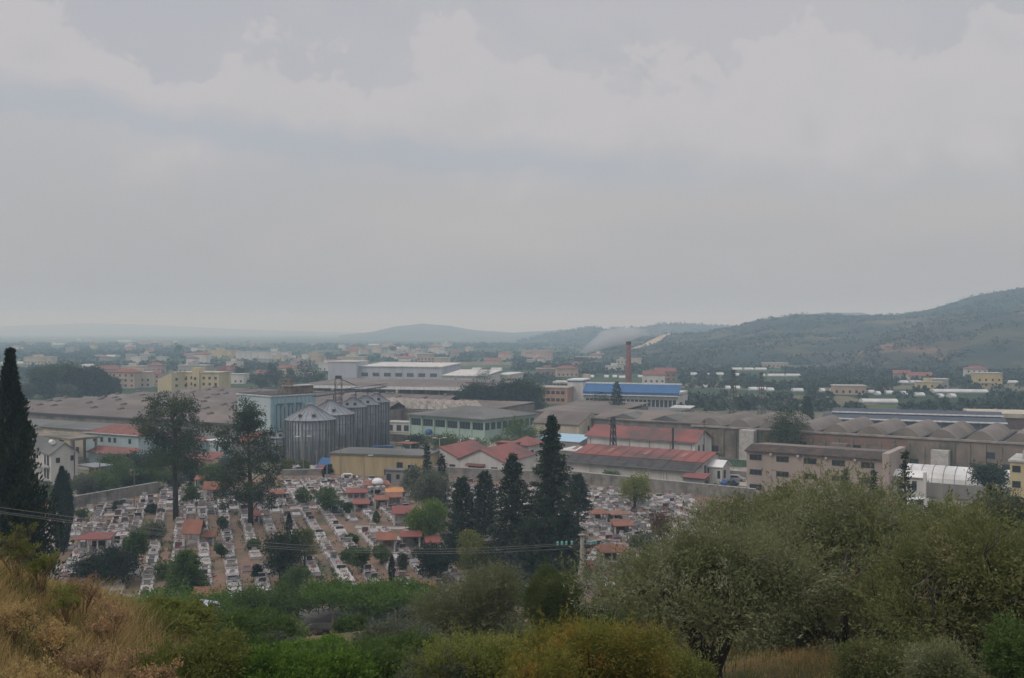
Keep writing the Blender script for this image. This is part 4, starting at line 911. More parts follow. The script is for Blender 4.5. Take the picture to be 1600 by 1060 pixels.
def t_olive(root, r, h, w, lm, n=60000, L=.085, ntr=3, bare=.30, spread=.5, npf=26, rt=.16, bm=None, depth=None, twigs=40):
    depth = depth or w * .8; ells = []; mb = MB()
    for i in range(npf):
        a = i * 2.4 + r.normal() * .8; q = math.sqrt(r.uniform(.02, 1.25)); zz = r.uniform(0, 1)
        q *= math.sqrt(max(.12, 1 - (zz * 1.0) ** 2.4)) * .92; s = r.uniform(.10, .18)
        ells.append((math.cos(a) * q * w * .42, math.sin(a) * q * depth * .42, h * (bare + (1 - bare) * (.10 + .68 * zz)), w * s, depth * s, h * s * .8))
    per = 40; V, c = puffs(r, ells, int(n * .45) // per, min(w, h * 1.4) * .075, per, L, L * .32, .55, out=.7, flat=.9, shell=.15)
    # long leafy shoots reaching out of every clump
    E = np.array(ells); ns = int(n * .55) // 26; k = r.integers(0, len(E), ns); u = unit(r.normal(size=(ns, 3)) + np.array([0, 0, .35]))
    st = E[k, :3] + u * E[k, 3:] * r.uniform(.35, 1.15, (ns, 1)); dr = unit(u + r.normal(size=(ns, 3)) * .55 + np.array([0, 0, .25])); ln = min(w, h * 1.5) * .16 * r.uniform(.4, 1.5, (ns, 1))
    q = np.repeat(np.arange(ns), 26); f = r.uniform(0, 1, (len(q), 1)); Ps = st[q] + dr[q] * ln[q] * f + np.array([0, 0, -.12]) * ln[q] * f * f + r.normal(size=(len(q), 3)) * .022 * min(w, 4) * (1 - .6 * f)
    V = np.concatenate([V, leaves(Ps, dr[q], L * 1.1, L * .32, .55, r)])
    tips = []
    for i in range(ntr):
        a = 6.28 * i / ntr + r.normal() * .4; q = spread * w * .22 * r.uniform(.6, 1.2)
        mid = np.array([math.cos(a) * q * .45, math.sin(a) * q * .45, h * bare * .75]); tip = np.array([math.cos(a) * q * 1.6, math.sin(a) * q * 1.6, h * (bare + .28)])
        kn = mid + r.normal(size=3) * .08
        mb.tube([(r.normal() * .04, 0, -.5), (r.normal() * .05, r.normal() * .05, h * .10), kn, tip], [rt * 1.35, rt * 1.05, rt * .8, rt * .42], 9); tips.append((kn, tip))
    for e in ells:
        kn, tip = tips[int(np.argmin([np.linalg.norm(tp - np.array(e[:3])) for _, tp in tips]))]; e3 = np.array(e[:3]); e3 = tip + (e3 - tip) * r.uniform(1.0, 1.22)
        m = (tip + e3) / 2 + r.normal(size=3) * .18; mb.tube([tip, m, e3], [rt * .38, rt * .24, rt * .10], 6)
    for i in range(twigs):
        p = c[r.integers(len(c))]; e = np.array(ells[r.integers(len(ells))][:3])
        e = np.array(ells[int(np.argmin([np.linalg.norm(np.array(q[:3]) - p) for q in ells]))][:3]); mb.tube([e, (e + p) / 2 + r.normal(size=3) * .05, p], [.022, .014, .006], 4)
    return finish(root, V, lm, mb, bm or BARK)
def t_shrub(root, r, h, w, lm, n=9000, L=.09, wd=.4, up=0.0, nst=14, depth=None, shell=.35, jit=.7):
    depth = depth or w; ells = [(0, 0, h * .45, w * .38, depth * .38, h * .42)]
    for i in range(9):
        a = r.uniform(0, 6.28); s = r.uniform(.16, .3); ells.append((math.cos(a) * w * .3, math.sin(a) * depth * .3, h * r.uniform(.25, .82), w * s, depth * s, h * s))
    per = 30; V, c = puffs(r, ells, n // per, w * .085, per, L, L * wd, jit, out=.6, shell=shell)
    E = np.array(ells); ns = int(n * .4) // 18; k = r.integers(0, len(E), ns); u = unit(r.normal(size=(ns, 3)) + np.array([0, 0, .8]))
    st = E[k, :3] + u * E[k, 3:] * r.uniform(.5, 1.0, (ns, 1)); dr = unit(u + r.normal(size=(ns, 3)) * .5 + np.array([0, 0, .5])); ln = min(w, h * 1.5) * .16 * r.uniform(.3, 1.4, (ns, 1))
    q = np.repeat(np.arange(ns), 18); f = r.uniform(0, 1, (len(q), 1)); V = np.concatenate([V, leaves(st[q] + dr[q] * ln[q] * f + r.normal(size=(len(q), 3)) * L * .35, dr[q], L * 1.15, L * wd, .6, r)])
    V[..., 2] = np.maximum(V[..., 2], -.3)
    mb = MB()
    for i in range(nst): mb.tube([(r.normal() * .08, r.normal() * .08, -.3), c[r.integers(len(c))]], [.03, .008], 4)
    o = obj('foliage', quads_mesh('foliage', V, lm), root); mb.build('stem', BARK, root); return root
KIND = dict(broad=t_broad, cypress=t_cypress, conifer=t_conifer, pine=t_pine, olive=t_olive, shrub=t_shrub)
NAMES = dict(broad='tree', cypress='cypress_tree', conifer='conifer_tree', pine='pine_tree', olive='olive_tree', shrub='shrub')
CATS = dict(broad='tree', cypress='cypress', conifer='conifer', pine='pine tree', olive='olive tree', shrub='shrub')
_ts = [100]
def tree(kind, label, px, base, top, wpx, lm, d=None, sink=0, group=None, name=None, cat=None, seed=None, z=None, **kw):
    """base/top rows and width in picture pixels fix the tree's place and real size once its distance is known"""
    _ts[0] += 1; r = np.random.default_rng(seed or _ts[0])
    if d is None: x, d = G(px, base)[0], G(px, base)[1]; zg = 0
    else: x = ray(px, 530)[0] * d; zg = H1(x, d) if z is None else z
    zt = EYE + ray(px, top)[1] * d; h = max(zt - zg, .7); w = wpx * d / F
    root = thing(name or NAMES[kind], label, cat or CATS[kind], (x, d, zg), r.uniform(0, .6) if kind != 'olive' else 0, group)
    KIND[kind](root, r, h, w, lm, **kw); return root
# --- cemetery and town trees (pixel column, base row, top row, width)
tree('cypress', 'tallest dark cypress, a ragged spire at the left edge of the picture', 16, 975, 541, 100, L_CYP, d=82, n=46000, L=.42, peak=.28, bottom=.95, rag=.42, pw=.88)
tree('cypress', 'dark narrow cypress standing among the graves near the left edge', 97, 862, 729, 33, L_CYP, n=9000, L=.42, peak=.45, bottom=.35, rag=.06)
tree('cypress', 'small twin cypress in front of the white gabled house, left one', 96, 782, 737, 15, L_CYP, n=1200, L=.5, peak=.3, bottom=.8)
tree('cypress', 'small twin cypress in front of the white gabled house, right one', 107, 782, 741, 11, L_CYP, n=900, L=.5, peak=.3, bottom=.8)
tree('pine', 'tall pine with forked bare trunk and airy crown left of the teal mill', 275, 812, 622, 118, L_PINE, n=10500, L=.42, bare=.46, np_=26, seed=5, lean=-.02)
tree('pine', 'dense dark pine with pointed top in front of the smallest silo', 392, 822, 630, 106, L_PINE, n=11500, L=.42, bare=.22, np_=26, lean=-.03, peak_w=.5, sq=.6, seed=9)
tree('conifer', 'tallest layered conifer in the middle with stepped spire', 862, 905, 652, 118, L_CED, nbr=330, per=62, L=.42, droop=.08, power=.75, rag=.55, seed=3)
tree('conifer', 'second tallest conifer left of the tallest one', 801, 898, 712, 92, L_CED, nbr=240, per=52, L=.4, power=.68, rag=.5)
tree('conifer', 'dark conifer with brownish crown left of the two tallest conifers', 722, 878, 748, 60, L_CED, nbr=150, per=48, L=.4, power=.45, rag=.3)
tree('conifer', 'broad dark conifer behind the cemetery wall end, round topped', 757, 842, 738, 52, L_DARK, nbr=130, per=44, L=.4, power=.4, rag=.3)
tree('conifer', 'small bluish conifer between the willow and the dark conifers', 690, 800, 712, 30, L_DARK, nbr=70, per=36, L=.4, power=.6)
tree('conifer', 'leaning dark conifer with bare trunk right of the tallest one', 903, 832, 742, 48, L_DARK, nbr=90, per=40, L=.4, bare=.4, power=.4)
tree('conifer', 'little dark spire in front of the low red gabled store', 667, 762, 693, 18, L_CYP, nbr=60, per=36, L=.4, power=.6)
tree('conifer', 'dark lower conifer under the second tallest one', 826, 912, 812, 80, L_CED, nbr=120, per=50, L=.4, power=.35, rag=.4)
tree('conifer', 'dark conifer skirt between power pole and tallest conifer', 884, 915, 800, 62, L_CED, nbr=110, per=50, L=.4, power=.4, rag=.35)
tree('broad', 'weeping grey green willow beside the ochre building', 670, 806, 736, 60, L_GREY, n=3600, L=.42)
tree('broad', 'grey green bush left of the willow against the ochre wall', 644, 778, 728, 34, L_GREY, n=1500, L=.42)
tree('broad', 'bright lime green tree right of the tomb shelters', 672, 852, 782, 56, L_LIME, n=3400, L=.40, bare=.1)
tree('broad', 'dark bush on the left flank of the lime green tree', 648, 846, 800, 34, L_GREEN, n=1300, L=.40, bare=.05)
tree('broad', 'yellow green round tree in front of the dark conifers', 744, 900, 832, 56, L_YELG, n=3600, L=.34, bare=.08)
tree('broad', 'round dark tree at the foot of the rightmost grave rows', 680, 908, 849, 54, L_DARK, n=3200, L=.36, bare=.06)
tree('broad', 'large dark round tree in the middle grave rows', 438, 912, 834, 60, L_DARK, n=4200, L=.36, bare=.05)
tree('broad', 'olive coloured small tree just right of the large dark round tree', 476, 886, 824, 36, L_OLIVEY, n=1800, L=.34)
tree('broad', 'olive green round bush above the vine covered roof', 461, 934, 888, 48, L_GREEN, n=2400, L=.32, bare=.02)
tree('broad', 'wide dark spreading tree on the left among the graves', 165, 914, 858, 90, L_DARK, n=6000, L=.36, bare=.12)
tree('broad', 'slim tree with visible trunk right of the wide dark spreading tree', 211, 892, 824, 34, L_GREEN, n=2000, L=.36, bare=.42)
tree('conifer', 'bushy green cypress like tree above the orange shelter by the vines', 291, 930, 862, 66, L_GREEN, nbr=170, per=42, L=.34, power=.38, rag=.25)
tree('broad', 'small round bush at the left foot of the bushy green tree', 255, 905, 878, 26, L_GREEN, n=900, L=.3, bare=0)
tree('broad', 'round green tree near the top of the cemetery, right one of two', 511, 803, 764, 38, L_GREEN, n=1800, L=.36, bare=.12)
tree('broad', 'smaller round green tree near the top of the cemetery, left one of two', 475, 792, 764, 22, L_GREEN, n=900, L=.36, bare=.1)
tree('broad', 'light yellowish tree against the grey cemetery wall on the right', 992, 792, 742, 48, L_YELG, n=2400, L=.38, bare=.1)
tree('broad', 'low dark bush behind the wall beneath the long workshop', 948, 756, 737, 34, L_GREEN, n=900, L=.4, bare=0)
tree('broad', 'green bush inside the right grave rows beside the red tomb canopies', 1005, 862, 828, 38, L_GREY, n=1400, L=.34, bare=.05)
tree('broad', 'rust leaved tree at the right end of the cemetery', 1036, 850, 796, 34, L_RUST, n=1500, L=.34, bare=.1)
tree('conifer', 'blue grey spiky conifer between the conifers and the olive bush', 795, 940, 866, 66, L_BLUE, nbr=130, per=40, L=.36, power=.5, rag=.3)
for (px, b_, tp, w, lm, lab) in ((545, 880, 858, 18, L_GREEN, 'small clipped bush with a white post between grave rows'), (566, 895, 852, 27, L_GREEN, 'upright oval tree in the middle grave rows'),
        (596, 882, 852, 24, L_GREEN, 'upright oval tree next to the two red double shelters'), (612, 911, 869, 9, L_CYP, 'pencil thin cypress in the lower right grave rows'),
        (452, 834, 803, 9, L_CYP, 'pencil thin cypress above the large dark round tree'), (550, 850, 834, 18, L_GREEN, 'small bush by the light cross path'), (543, 806, 785, 13, L_GREEN, 'small bush left of the upper red shelters'),
        (588, 818, 800, 10, L_GREEN, 'narrow shrub between the upper grave rows'), (235, 803, 788, 17, L_DARK, 'dark bush near the beige wall on the left'), (182, 800, 784, 14, L_DARK, 'dark bush between graves below the beige wall'),
        (128, 812, 796, 15, L_GREEN, 'bush beside the small dark cypress'), (400, 905, 884, 14, L_DARK, 'short dark bush at the foot of a grave row near the vines'), (345, 872, 852, 14, L_GREEN, 'leafy bush in the path left of the tall pine foot'),
        (395, 862, 842, 16, L_GREEN, 'pale green bush in the path under the large pine'), (348, 835, 805, 12, L_GREY, 'ragged weeds tree in the path right of the red steep shelter'), (240, 850, 815, 30, L_GREY, 'pale green ragged tree above the slim tree'),
        (378, 790, 768, 20, L_DARK, 'dark bush at the foot of the dense pine'), (300, 790, 760, 22, L_GREEN, 'bush beside the columned shelter'), (630, 895, 865, 12, L_GREY, 'thin pale shrub in the right rows')):
    tree('broad' if w > 10 else 'cypress', lab, px, b_, tp, w, lm, n=500 + w * 38, L=.34, name='bush' if w > 10 else 'cypress_tree', cat='bush' if w > 10 else 'cypress')
# belt of trees and bushes behind the left wall and between the houses
rr = np.random.default_rng(77)
belt = [(62, 790, 752, 46, L_GREY), (86, 800, 764, 40, L_GREEN), (130, 785, 742, 44, L_GREY), (160, 778, 738, 46, L_GREEN), (185, 768, 720, 50, L_LIME if 0 else L_GREEN), (215, 768, 736, 40, L_DARK), (240, 765, 728, 44, L_GREEN), (268, 762, 735, 36, L_GREY), (330, 768, 722, 36, L_GREEN), (300, 758, 725, 36, L_DARK), (180, 742, 712, 44, L_GREEN), (222, 745, 708, 52, L_DARK), (252, 738, 700, 48, L_DARK), (345, 742, 715, 26, L_GREY), (150, 762, 735, 26, L_YELG),
        (448, 742, 716, 18, L_YELG), (476, 738, 720, 14, L_YELG), (512, 748, 726, 12, L_DARK)]
bl = ['grey bush', 'green bush', 'pale bush', 'leafy green tree', 'bright green tree', 'dark bush', 'green tree', 'grey green bush', 'green tree', 'dark tree', 'green hedge tree', 'dark round tree', 'dark spreading tree', 'greyish bush', 'yellowish bush', 'yellowish shrub', 'little yellowish shrub', 'small dark shrub']
bw = ['at the foot of the white gabled house', 'under the white gabled house, next to the small dark cypress', 'right of the white carport', 'in front of the timber pole behind the left cemetery wall', 'below the red tiled porch', 'behind the beige wall, right of the wooden pole', 'left of the tallest pine trunk, behind the beige wall', 'between wall and trunk of the tallest pine', 'left of the columned shelter', 'right of the tallest pine trunk, near the tan wall', 'left below the pale blue house', 'below the middle of the pale blue house', 'under the crown of the tallest pine', 'beside the tan wall between the pines', 'right next to the white house carport', 'in the yard left of the large silo', 'in front of the large silo', 'left of the ochre building corner']
for (px, b_, tp, w, lm), n1, n2 in zip(belt, bl, bw): tree('broad', n1 + ' ' + n2, px, b_, tp, w, lm, n=900 + w * 30, L=.42, bare=.04)
mid = [(1228, 726, 634, 54, L_PINE, 'round topped tree standing before the vaulted factory', 'broad', 3200), (1262, 664, 621, 22, L_DARK, 'small dark conical tree left of the blue grey halls', 'conifer', 0), (964, 660, 597, 30, L_DARK, 'pointed dark tree in front of the blue factory', 'conifer', 0),
       (938, 655, 616, 34, L_DARK, 'dark bush left of the pointed tree at the blue factory', 'broad', 800), (815, 700, 655, 58, L_GREEN, 'leafy green tree at the right corner of the mint green hall', 'broad', 2200), (785, 708, 678, 34, L_GREEN, 'green bush under the mint green hall wall', 'broad', 1000),
       (690, 712, 680, 60, L_GREEN, 'wide green bush in front of the mint green hall', 'broad', 1800), (645, 712, 676, 44, L_DARK, 'dark bush left in front of the mint green hall', 'broad', 1400), (735, 712, 686, 44, L_GREEN, 'low bush behind the white store roof', 'broad', 1200), (917, 680, 650, 28, L_DARK, 'dark round bush right of the ruined gable', 'broad', 900),
       (618, 728, 702, 34, L_GREEN, 'green bush under the orange edged canopy', 'broad', 1100), (848, 716, 694, 30, L_GREEN, 'bush beside the red hip roofed house', 'broad', 900), (757, 612, 574, 34, L_GREY, 'poplar like tree before the white factory wings', 'broad', 1300), (795, 610, 590, 26, L_DARK, 'low dark tree top right of the poplar like tree', 'broad', 700),
       (1150, 668, 640, 24, L_YELG, 'yellowish bush beside the brick hut by the far pylons', 'broad', 600), (1065, 662, 640, 30, L_GREEN, 'green bush near the small white gabled shed', 'broad', 700), (1408, 772, 742, 60, L_GREEN, 'green bush before the white house at right', 'broad', 1800), (1545, 778, 728, 62, L_DARK, 'dark tree left of the yellow building', 'broad', 2600)]
for px, b_, tp, w, lm, lab, k, n in mid:
    if k == 'broad': tree(k, lab, px, b_, tp, w, lm, n=n, L=.5, bare=.06)
    else: tree(k, lab, px, b_, tp, w, lm, nbr=110, per=30, L=.5, power=.55, rag=.2)
clump = [(755, 648, 600, 66, L_DARK, 'left'), (785, 650, 590, 72, L_DARK, 'middle'), (818, 648, 592, 56, L_PINE, 'right')]
for px, b_, tp, w, lm, s in clump: tree('broad', f'huge dark evergreen, {s} one of three behind the mint green hall', px, b_, tp, w, lm, n=9000, L=.9, bare=.0, nb=10, group='dark evergreens behind the mint hall')
for i, (px, b_, tp, w, lm) in enumerate([(70, 622, 576, 40, L_PINE), (96, 622, 562, 52, L_PINE), (128, 622, 570, 50, L_DARK), (155, 622, 578, 46, L_DARK), (175, 618, 590, 26, L_PINE), (102, 626, 602, 26, L_GREY), (40, 628, 600, 22, L_GREY)]):
    tree('broad', ['leftmost dark tree of the big grove behind the brown roofed factory', 'tallest tree of the big grove behind the brown roofed factory', 'dark middle tree of the big grove', 'dark tree right of the grove middle', 'lowest dark tree at the right end of the big grove', 'pale bush in front of the big grove', 'pale tree right beside the top of the tallest cypress'][i], px, b_, tp, w, lm, n=5500, L=.95, bare=0)
for i, (px, b_, tp, w) in enumerate([(408, 608, 585, 28), (432, 608, 566, 42), (455, 606, 574, 30), (480, 606, 563, 40), (497, 604, 578, 24), (372, 598, 570, 24), (280, 560, 532, 12), (277, 612, 592, 20), (538, 562, 549, 18), (612, 554, 541, 8), (618, 554, 543, 7), (383, 590, 575, 30), (875, 606, 592, 24)]):
    tree('broad', ['low tree at the left end of the wood left of the long warehouse', 'large dark tree left of the long warehouse', 'lower tree between the two large dark trees', 'dark pine left of the lavender factory', 'small tree at the corner of the lavender factory', 'tree right of the yellow apartment block sign', 'lone dark poplar far out on the left plain', 'low tree in front of the yellow apartment block', 'reddish tree beyond the lavender factory roof', 'left one of two thin far poplars in the middle', 'right one of two thin far poplars in the middle', 'dark low tree right of the yellow block', 'tree between the dark evergreens and the blue factory'][i], px, b_, tp, w, L_RUST if i == 8 else L_DARK if i % 2 else L_PINE, n=900, L=.9, bare=0)
for i, (px, b_, tp, w) in enumerate([(1415, 800, 704, 62), (1366, 800, 735, 44), (1322, 790, 735, 20)]):
    tree('conifer', ['dark spiry conifer in front of the white house at right', 'dark twisted conifer left of the white house', 'small dark conifer tip before the tan warehouse'][i], px, 860, tp, w, L_CED, nbr=140, per=34, L=.34, power=.9, rag=.5, d=128, z=.2)
FW_ = None
gh = [(1349, 1404, 631, 4), (1460, 1545, 615, 4), (1401, 1420, 600, 4), (1424, 1441, 600, 4), (1201, 1226, 589, 5), (1229, 1251, 589, 5), (1240, 1256, 613, 5), (1284, 1290, 613, 3), (1300, 1307, 613, 3), (1358, 1368, 616, 4), (1371, 1377, 618, 3), (1386, 1397, 617, 4), (1412, 1421, 618, 4), (1432, 1446, 620, 4), (1470, 1476, 622, 3), (1487, 1495, 622, 3),
      (1570, 1592, 600, 4), (1200, 1210, 612, 4), (1145, 1160, 579, 4), (1164, 1178, 579, 4), (1181, 1198, 579, 4), (1080, 1090, 587, 4), (1103, 1109, 588, 4), (1120, 1131, 587, 4), (1150, 1156, 588, 4), (1187, 1196, 589, 4), (1100, 1106, 607, 4), (1135, 1142, 609, 4), (1148, 1157, 609, 4), (1172, 1184, 611, 4), (1186, 1198, 611, 4),
      (997, 1016, 591, 4), (1020, 1034, 590, 4), (1043, 1056, 591, 4), (944, 951, 591, 3), (957, 964, 591, 3), (967, 977, 592, 3), (911, 928, 591, 3), (80, 98, 539, 8), (164, 179, 558, 5), (180, 204, 534, 8), (575, 593, 540, 8), (680, 697, 550, 6), (737, 751, 579, 4), (767, 783, 579, 4), (690, 703, 573, 5), (0, 38, 569, 5), (127, 146, 573, 5), (612, 632, 545, 7), (790, 800, 555, 5), (1313, 1345, 616, 5), (1540, 1552, 605, 5), (1205, 1222, 574, 4)]
# far woods: one mass of small crowns over plain and hills
def far_mass(name, P, S, mat, per=16, L=1.0):
    n = len(P); k = np.repeat(np.arange(n), per); r = rng
    off = unit(r.normal(size=(n * per, 3))) * r.uniform(.4, 1, (n * per, 1)); off[:, 2] = np.abs(off[:, 2]) * 1.1
    C = P[k] + off * S[k][:, None] * np.array([1.1, 1.1, 1]); V = leaves(C, off, 1, 1, .6, r)
    V = C[:, None, :] + (V - C[:, None, :]) * (S[k] * .85 * L)[:, None, None] * np.array([1, 1, .9])
    return tag(obj(name, quads_mesh(name, V, mat)), kind='stuff')
P = []; 
r = rng
# belts of trees between the fields
for b_ in range(190):
    yy = 540 + 68 * r.uniform() ** 1.3; x0 = r.uniform(-150, 1750); X, Yd = G(x0, yy - 3)
    if Yd < 430: continue
    ln = r.uniform(30, 260) * (1 + Yd / 2500); m = int(ln / 3.4); a = R(8) + r.normal() * .05 + (R(90) if r.uniform() < .08 else 0)
    s = r.uniform(-.5, .5, m) * ln; q = r.normal(size=m) * r.uniform(1, 7)
    P.append(np.stack([X + s * math.cos(a) - q * math.sin(a), Yd + s * math.sin(a) + q * math.cos(a), np.zeros(m)], 1))
for k in range(1100):
    yy = 536 + 64 * r.uniform() ** 1.2; X, Yd = G(r.uniform(-200, 1800), yy); P.append(np.array([[X, Yd, 0]]))
for b_ in range(75):
    X, Yd = G(r.uniform(1060, 1750), 588 + 56 * r.uniform()); ln = r.uniform(20, 130); m = int(ln / 3.2); a = R(r.choice([8, 8, -4])) + r.normal() * .04
    s = r.uniform(-.5, .5, m) * ln; q = r.normal(size=m) * r.uniform(.6, 5); P.append(np.stack([X + s * math.cos(a) - q * math.sin(a), Yd + s * math.sin(a) + q * math.cos(a), np.zeros(m)], 1))
P = np.concatenate(P)
kx = P[:, 0] / P[:, 1] * F + 800; ky = 515 + EYE * F / P[:, 1]
keep = ~(((kx > 440) & (kx < 800) & (ky > 566)) | ((kx > 240) & (kx < 345) & (ky > 585)) | ((kx > 860) & (kx < 1066) & (ky > 588)) | (ky > 646) | ((kx < 430) & (ky > 600)) | ((kx>160)&(kx<250)&(ky>575)))
for a, b_, c_, _ in gh: keep &= ~((kx > a - 3) & (kx < b_ + 3) & (ky > c_ - 1) & (ky < c_ + .16 * (c_ - 515) + 2))
P = P[keep]; far_mass('distant_wood', P, r.uniform(1.1, 2.6, len(P)) * (1 + P[:, 1] / 2600), L_FAR, per=14)
PH = []
for A, m in ((HILLS[0], 15000), (HILLS[1], 4200), (HILLS[2], 2600), (HILLS[4], 2500)):
    ny, nx = A.shape[:2]; i = r.integers(1, min(35, ny - 1), m); j = r.integers(0, nx - 1, m); u = r.uniform(size=(m, 1))
    p = A[i, j] * (1 - u) + A[i, j + 1] * u + (A[i + 1, j] - A[i, j]) * r.uniform(size=(m, 1))
    v = fbm(p[:, 0], p[:, 1], 140, 5); ok = (v + r.normal(size=m) * .18 > .02) & (p[:, 2] > 1); PH.append(p[ok])
PH = np.concatenate(PH); far_mass('hillside_wood', PH, r.uniform(1.4, 3.2, len(PH)) * np.where(PH[:, 1] > 2000, 1.9, 1), L_FAR, per=8)
# ------------------------------------------------------------------ cemetery
MARB = [M('white_marble', (.46, .43, .42), (.34, .315, .305), scale=1.5, rough=.5, rand=.12), M('grey_marble', (.33, .305, .30), (.24, .225, .22), scale=1.5, rough=.5, rand=.15), M('pale_concrete_slab', (.37, .33, .305), (.26, .23, .21), scale=1, rand=.15),
        M('black_granite', (.045, .042, .045), (.07, .065, .07), scale=2, rough=.3, rand=.2), M('brown_granite', (.14, .085, .075), (.11, .07, .065), scale=2, rough=.35, rand=.2), M('earth_fill', (.22, .15, .10), (.12, .12, .06), scale=2)]
STY = ['white marble grave', 'grey marble grave', 'pale concrete grave', 'white grave with black slab', 'grey grave with brown slab', 'kerbed grave filled with earth']
HS = ['tall upright headstone', 'low thick headstone', 'rounded headstone', 'slanted headstone', 'winged headstone']
def grave_parts(sty, hs, w, ln, k):
    """local X across, local Y along, headstone at the far end; returns [(name, mesh builder, material)]"""
    r = random.Random(k * 31 + sty * 7 + hs); base = MARB[(0, 1, 2, 0, 1, 2)[sty]]; top = MARB[(0, 1, 2, 3, 4, 5)[sty]]; x = w / 2; h = r.uniform(.28, .55)
    P = [('plinth', MB().box(-x, x, 0, ln, -.2, h * .55), base)]
    if sty == 5: P.append(('kerb', MB().box(-x, -x + .15, 0, ln, h * .551, h).box(x - .15, x, 0, ln, h * .551, h).box(-x + .15, x - .15, 0, .15, h * .551, h).box(-x + .15, x - .15, ln - .15, ln, h * .551, h), base)); P.append(('earth', MB().box(-x + .16, x - .16, .16, ln - .16, h * .552, h * .8), top))
    else: P.append(('slab', MB().prism([(.10, h * .552), (ln - .35, h * .552), (ln - .35, h + .22), (.10, h + .02)], 'x', -x + .12, x - .12), top))
    hm = MARB[(0, 1, 2, 3, 4, 1)[sty]] if r.random() < .5 else MARB[r.choice([0, 1, 1, 3, 4])]; y = ln - .28
    hh = (1.25, .8, 1.15, .75, 1.2)[hs] * r.uniform(.9, 1.12); q = x * (.62, .85, .5, .6, .45)[hs]
    if hs == 2: prof = [(-q, h * .56), (q, h * .56), (q, hh * .75), (q * .7, hh * .93), (0, hh), (-q * .7, hh * .93), (-q, hh * .75)]; P.append(('headstone', MB().prism(prof, 'y', y, y + .16), hm))
    elif hs == 3: P.append(('headstone', MB().prism([(y - .25, h * .56), (y + .2, h * .56), (y + .2, hh), (y + .05, hh)], 'x', -q, q), hm))
    else: P.append(('headstone', MB().box(-q, q, y, y + .16, h * .56, hh), hm))
    if hs == 4: P.append(('wing', MB().box(-x + .05, -q - .03, y + .02, y + .14, h * .56, hh * .6), base)); P.append(('wing ', MB().box(q + .03, x - .05, y + .02, y + .14, h * .56, hh * .6), base))
    if hs in (0, 4): P.append(('cap', MB().box(-q - .07, q + .07, y - .05, y + .21, hh + .002, hh + .08), base))
    if r.random() < .6: P.append(('vase', MB().lathe([(.05, h + .2), (.11, h + .28), (.07, h + .42), (.1, h + .48)], 6, (q * .7, y - .25)), MARB[0]))
    return P
VAR = {}
for sty in range(6):
    for hs in range(5):
        for v in range(2):
            rr = random.Random(sty * 100 + hs * 10 + v); w = rr.uniform(1.6, 2.05); ln = rr.uniform(2.05, 2.45)
            VAR[sty, hs, v] = grave_parts(sty, hs, w, ln, v)
ME = {}
def pix(x, y, z=0.0):
    c, s = math.cos(PITCH), math.sin(PITCH); dz = z - EYE; dep = y * c - dz * s; up = dz * c + y * s
    return 800 + x / dep * F, 530 - up / dep * F
def inside(px, py):
    if py < 748 or py > 965 or px < -60 or px > 1090: return False
    if px < 246 and py < np.interp(px, [-100, 100, 246], [830, 803, 776]): return False
    if px < 60 and py > 930: return False
    if 246 <= px < 440 and py < 768: return False
    if 440 <= px < 600 and py < 752: return False
    if 600 <= px < 660 and py < 772: return False
    if 660 <= px < 900 and py < np.interp(px, [660, 900], [757, 764]): return False
    if px >= 900 and py < np.interp(px, [900, 1100], [764, 782]): return False
    if 552 < px < 645 and 818 < py < 832: return False
    if 640 < px < 700 and 757 < py < 830: return False
    if px > 640 and py > 945: return False
    return True
slots = []
rr = random.Random(42)
SP = 3.75
for i in range(-34, 54):
    q = i * SP + 1.2; drift = rr.uniform(-.08, .08); s = 120 + rr.uniform(0, 2.5)
    while s < 260:
        s += rr.uniform(2.62, 2.85); gap = rr.random() < .02
        x = q * qdir[0] + s * rdir[0] + drift; y = q * qdir[1] + s * rdir[1]
        if gap: s += rr.uniform(1, 2.5); continue
        px, py = pix(x, y)
        if inside(px, py): slots.append((i, s, x, y, px, py))
# hidden behind big crowns or the vine roof: not counted among the nearest that show
HID = [(165, 886, 45, 28), (438, 873, 30, 39), (291, 896, 32, 33), (744, 866, 28, 34), (680, 878, 27, 29), (722, 815, 35, 65), (801, 820, 50, 90), (862, 800, 60, 120), (884, 860, 32, 60), (826, 865, 42, 50), (672, 817, 28, 35), (97, 800, 16, 62), (10, 800, 44, 200), (461, 912, 24, 24)]
def hidden(px, py):
    if 236 < px < 668 and py > 926: return True
    if px > 668 and py > 900: return True
    if px < 40 + (py - 880) * 1.1 + 40 and py > 885: return True
    if px > 1000 and py > 815: return True
    return any(((px - a) / w) ** 2 + ((py - b) / h) ** 2 < 1 for a, b, w, h in HID)
# the back and the left of the cemetery are packed: odd graves stand in the paths too
for t in list(slots):
    px, py = t[4], t[5]; pr = .85 if py < 795 else .4 if px < 200 or px > 900 or py < 812 else .04
    if rr.random() < pr:
        x = t[2] + qdir[0] * 1.7 + rr.uniform(-.2, .2); y = t[3] + qdir[1] * 1.7 + rr.uniform(-1, 1); p2 = pix(x, y)
        if inside(*p2): slots.append((t[0] + .5, t[1], x, y, p2[0], p2[1]))
slots.sort(key=lambda t: t[3])
vis = [t for t in slots if not hidden(t[4], t[5])]; near = vis[:300]; nearset = set((t[0], t[1]) for t in near)
rows = {}
for t in near: rows.setdefault(t[0], []).append(t)
rowids = sorted(rows, key=lambda i: i)
def pick(r):
    sty = r.choices(range(6), [22, 30, 20, 7, 8, 6])[0]; return sty, r.randrange(5), r.randrange(2)
gr = random.Random(4); used = set()
WHERE = ['on the left bank side', 'left of the wide dark tree', 'by the wide dark tree']
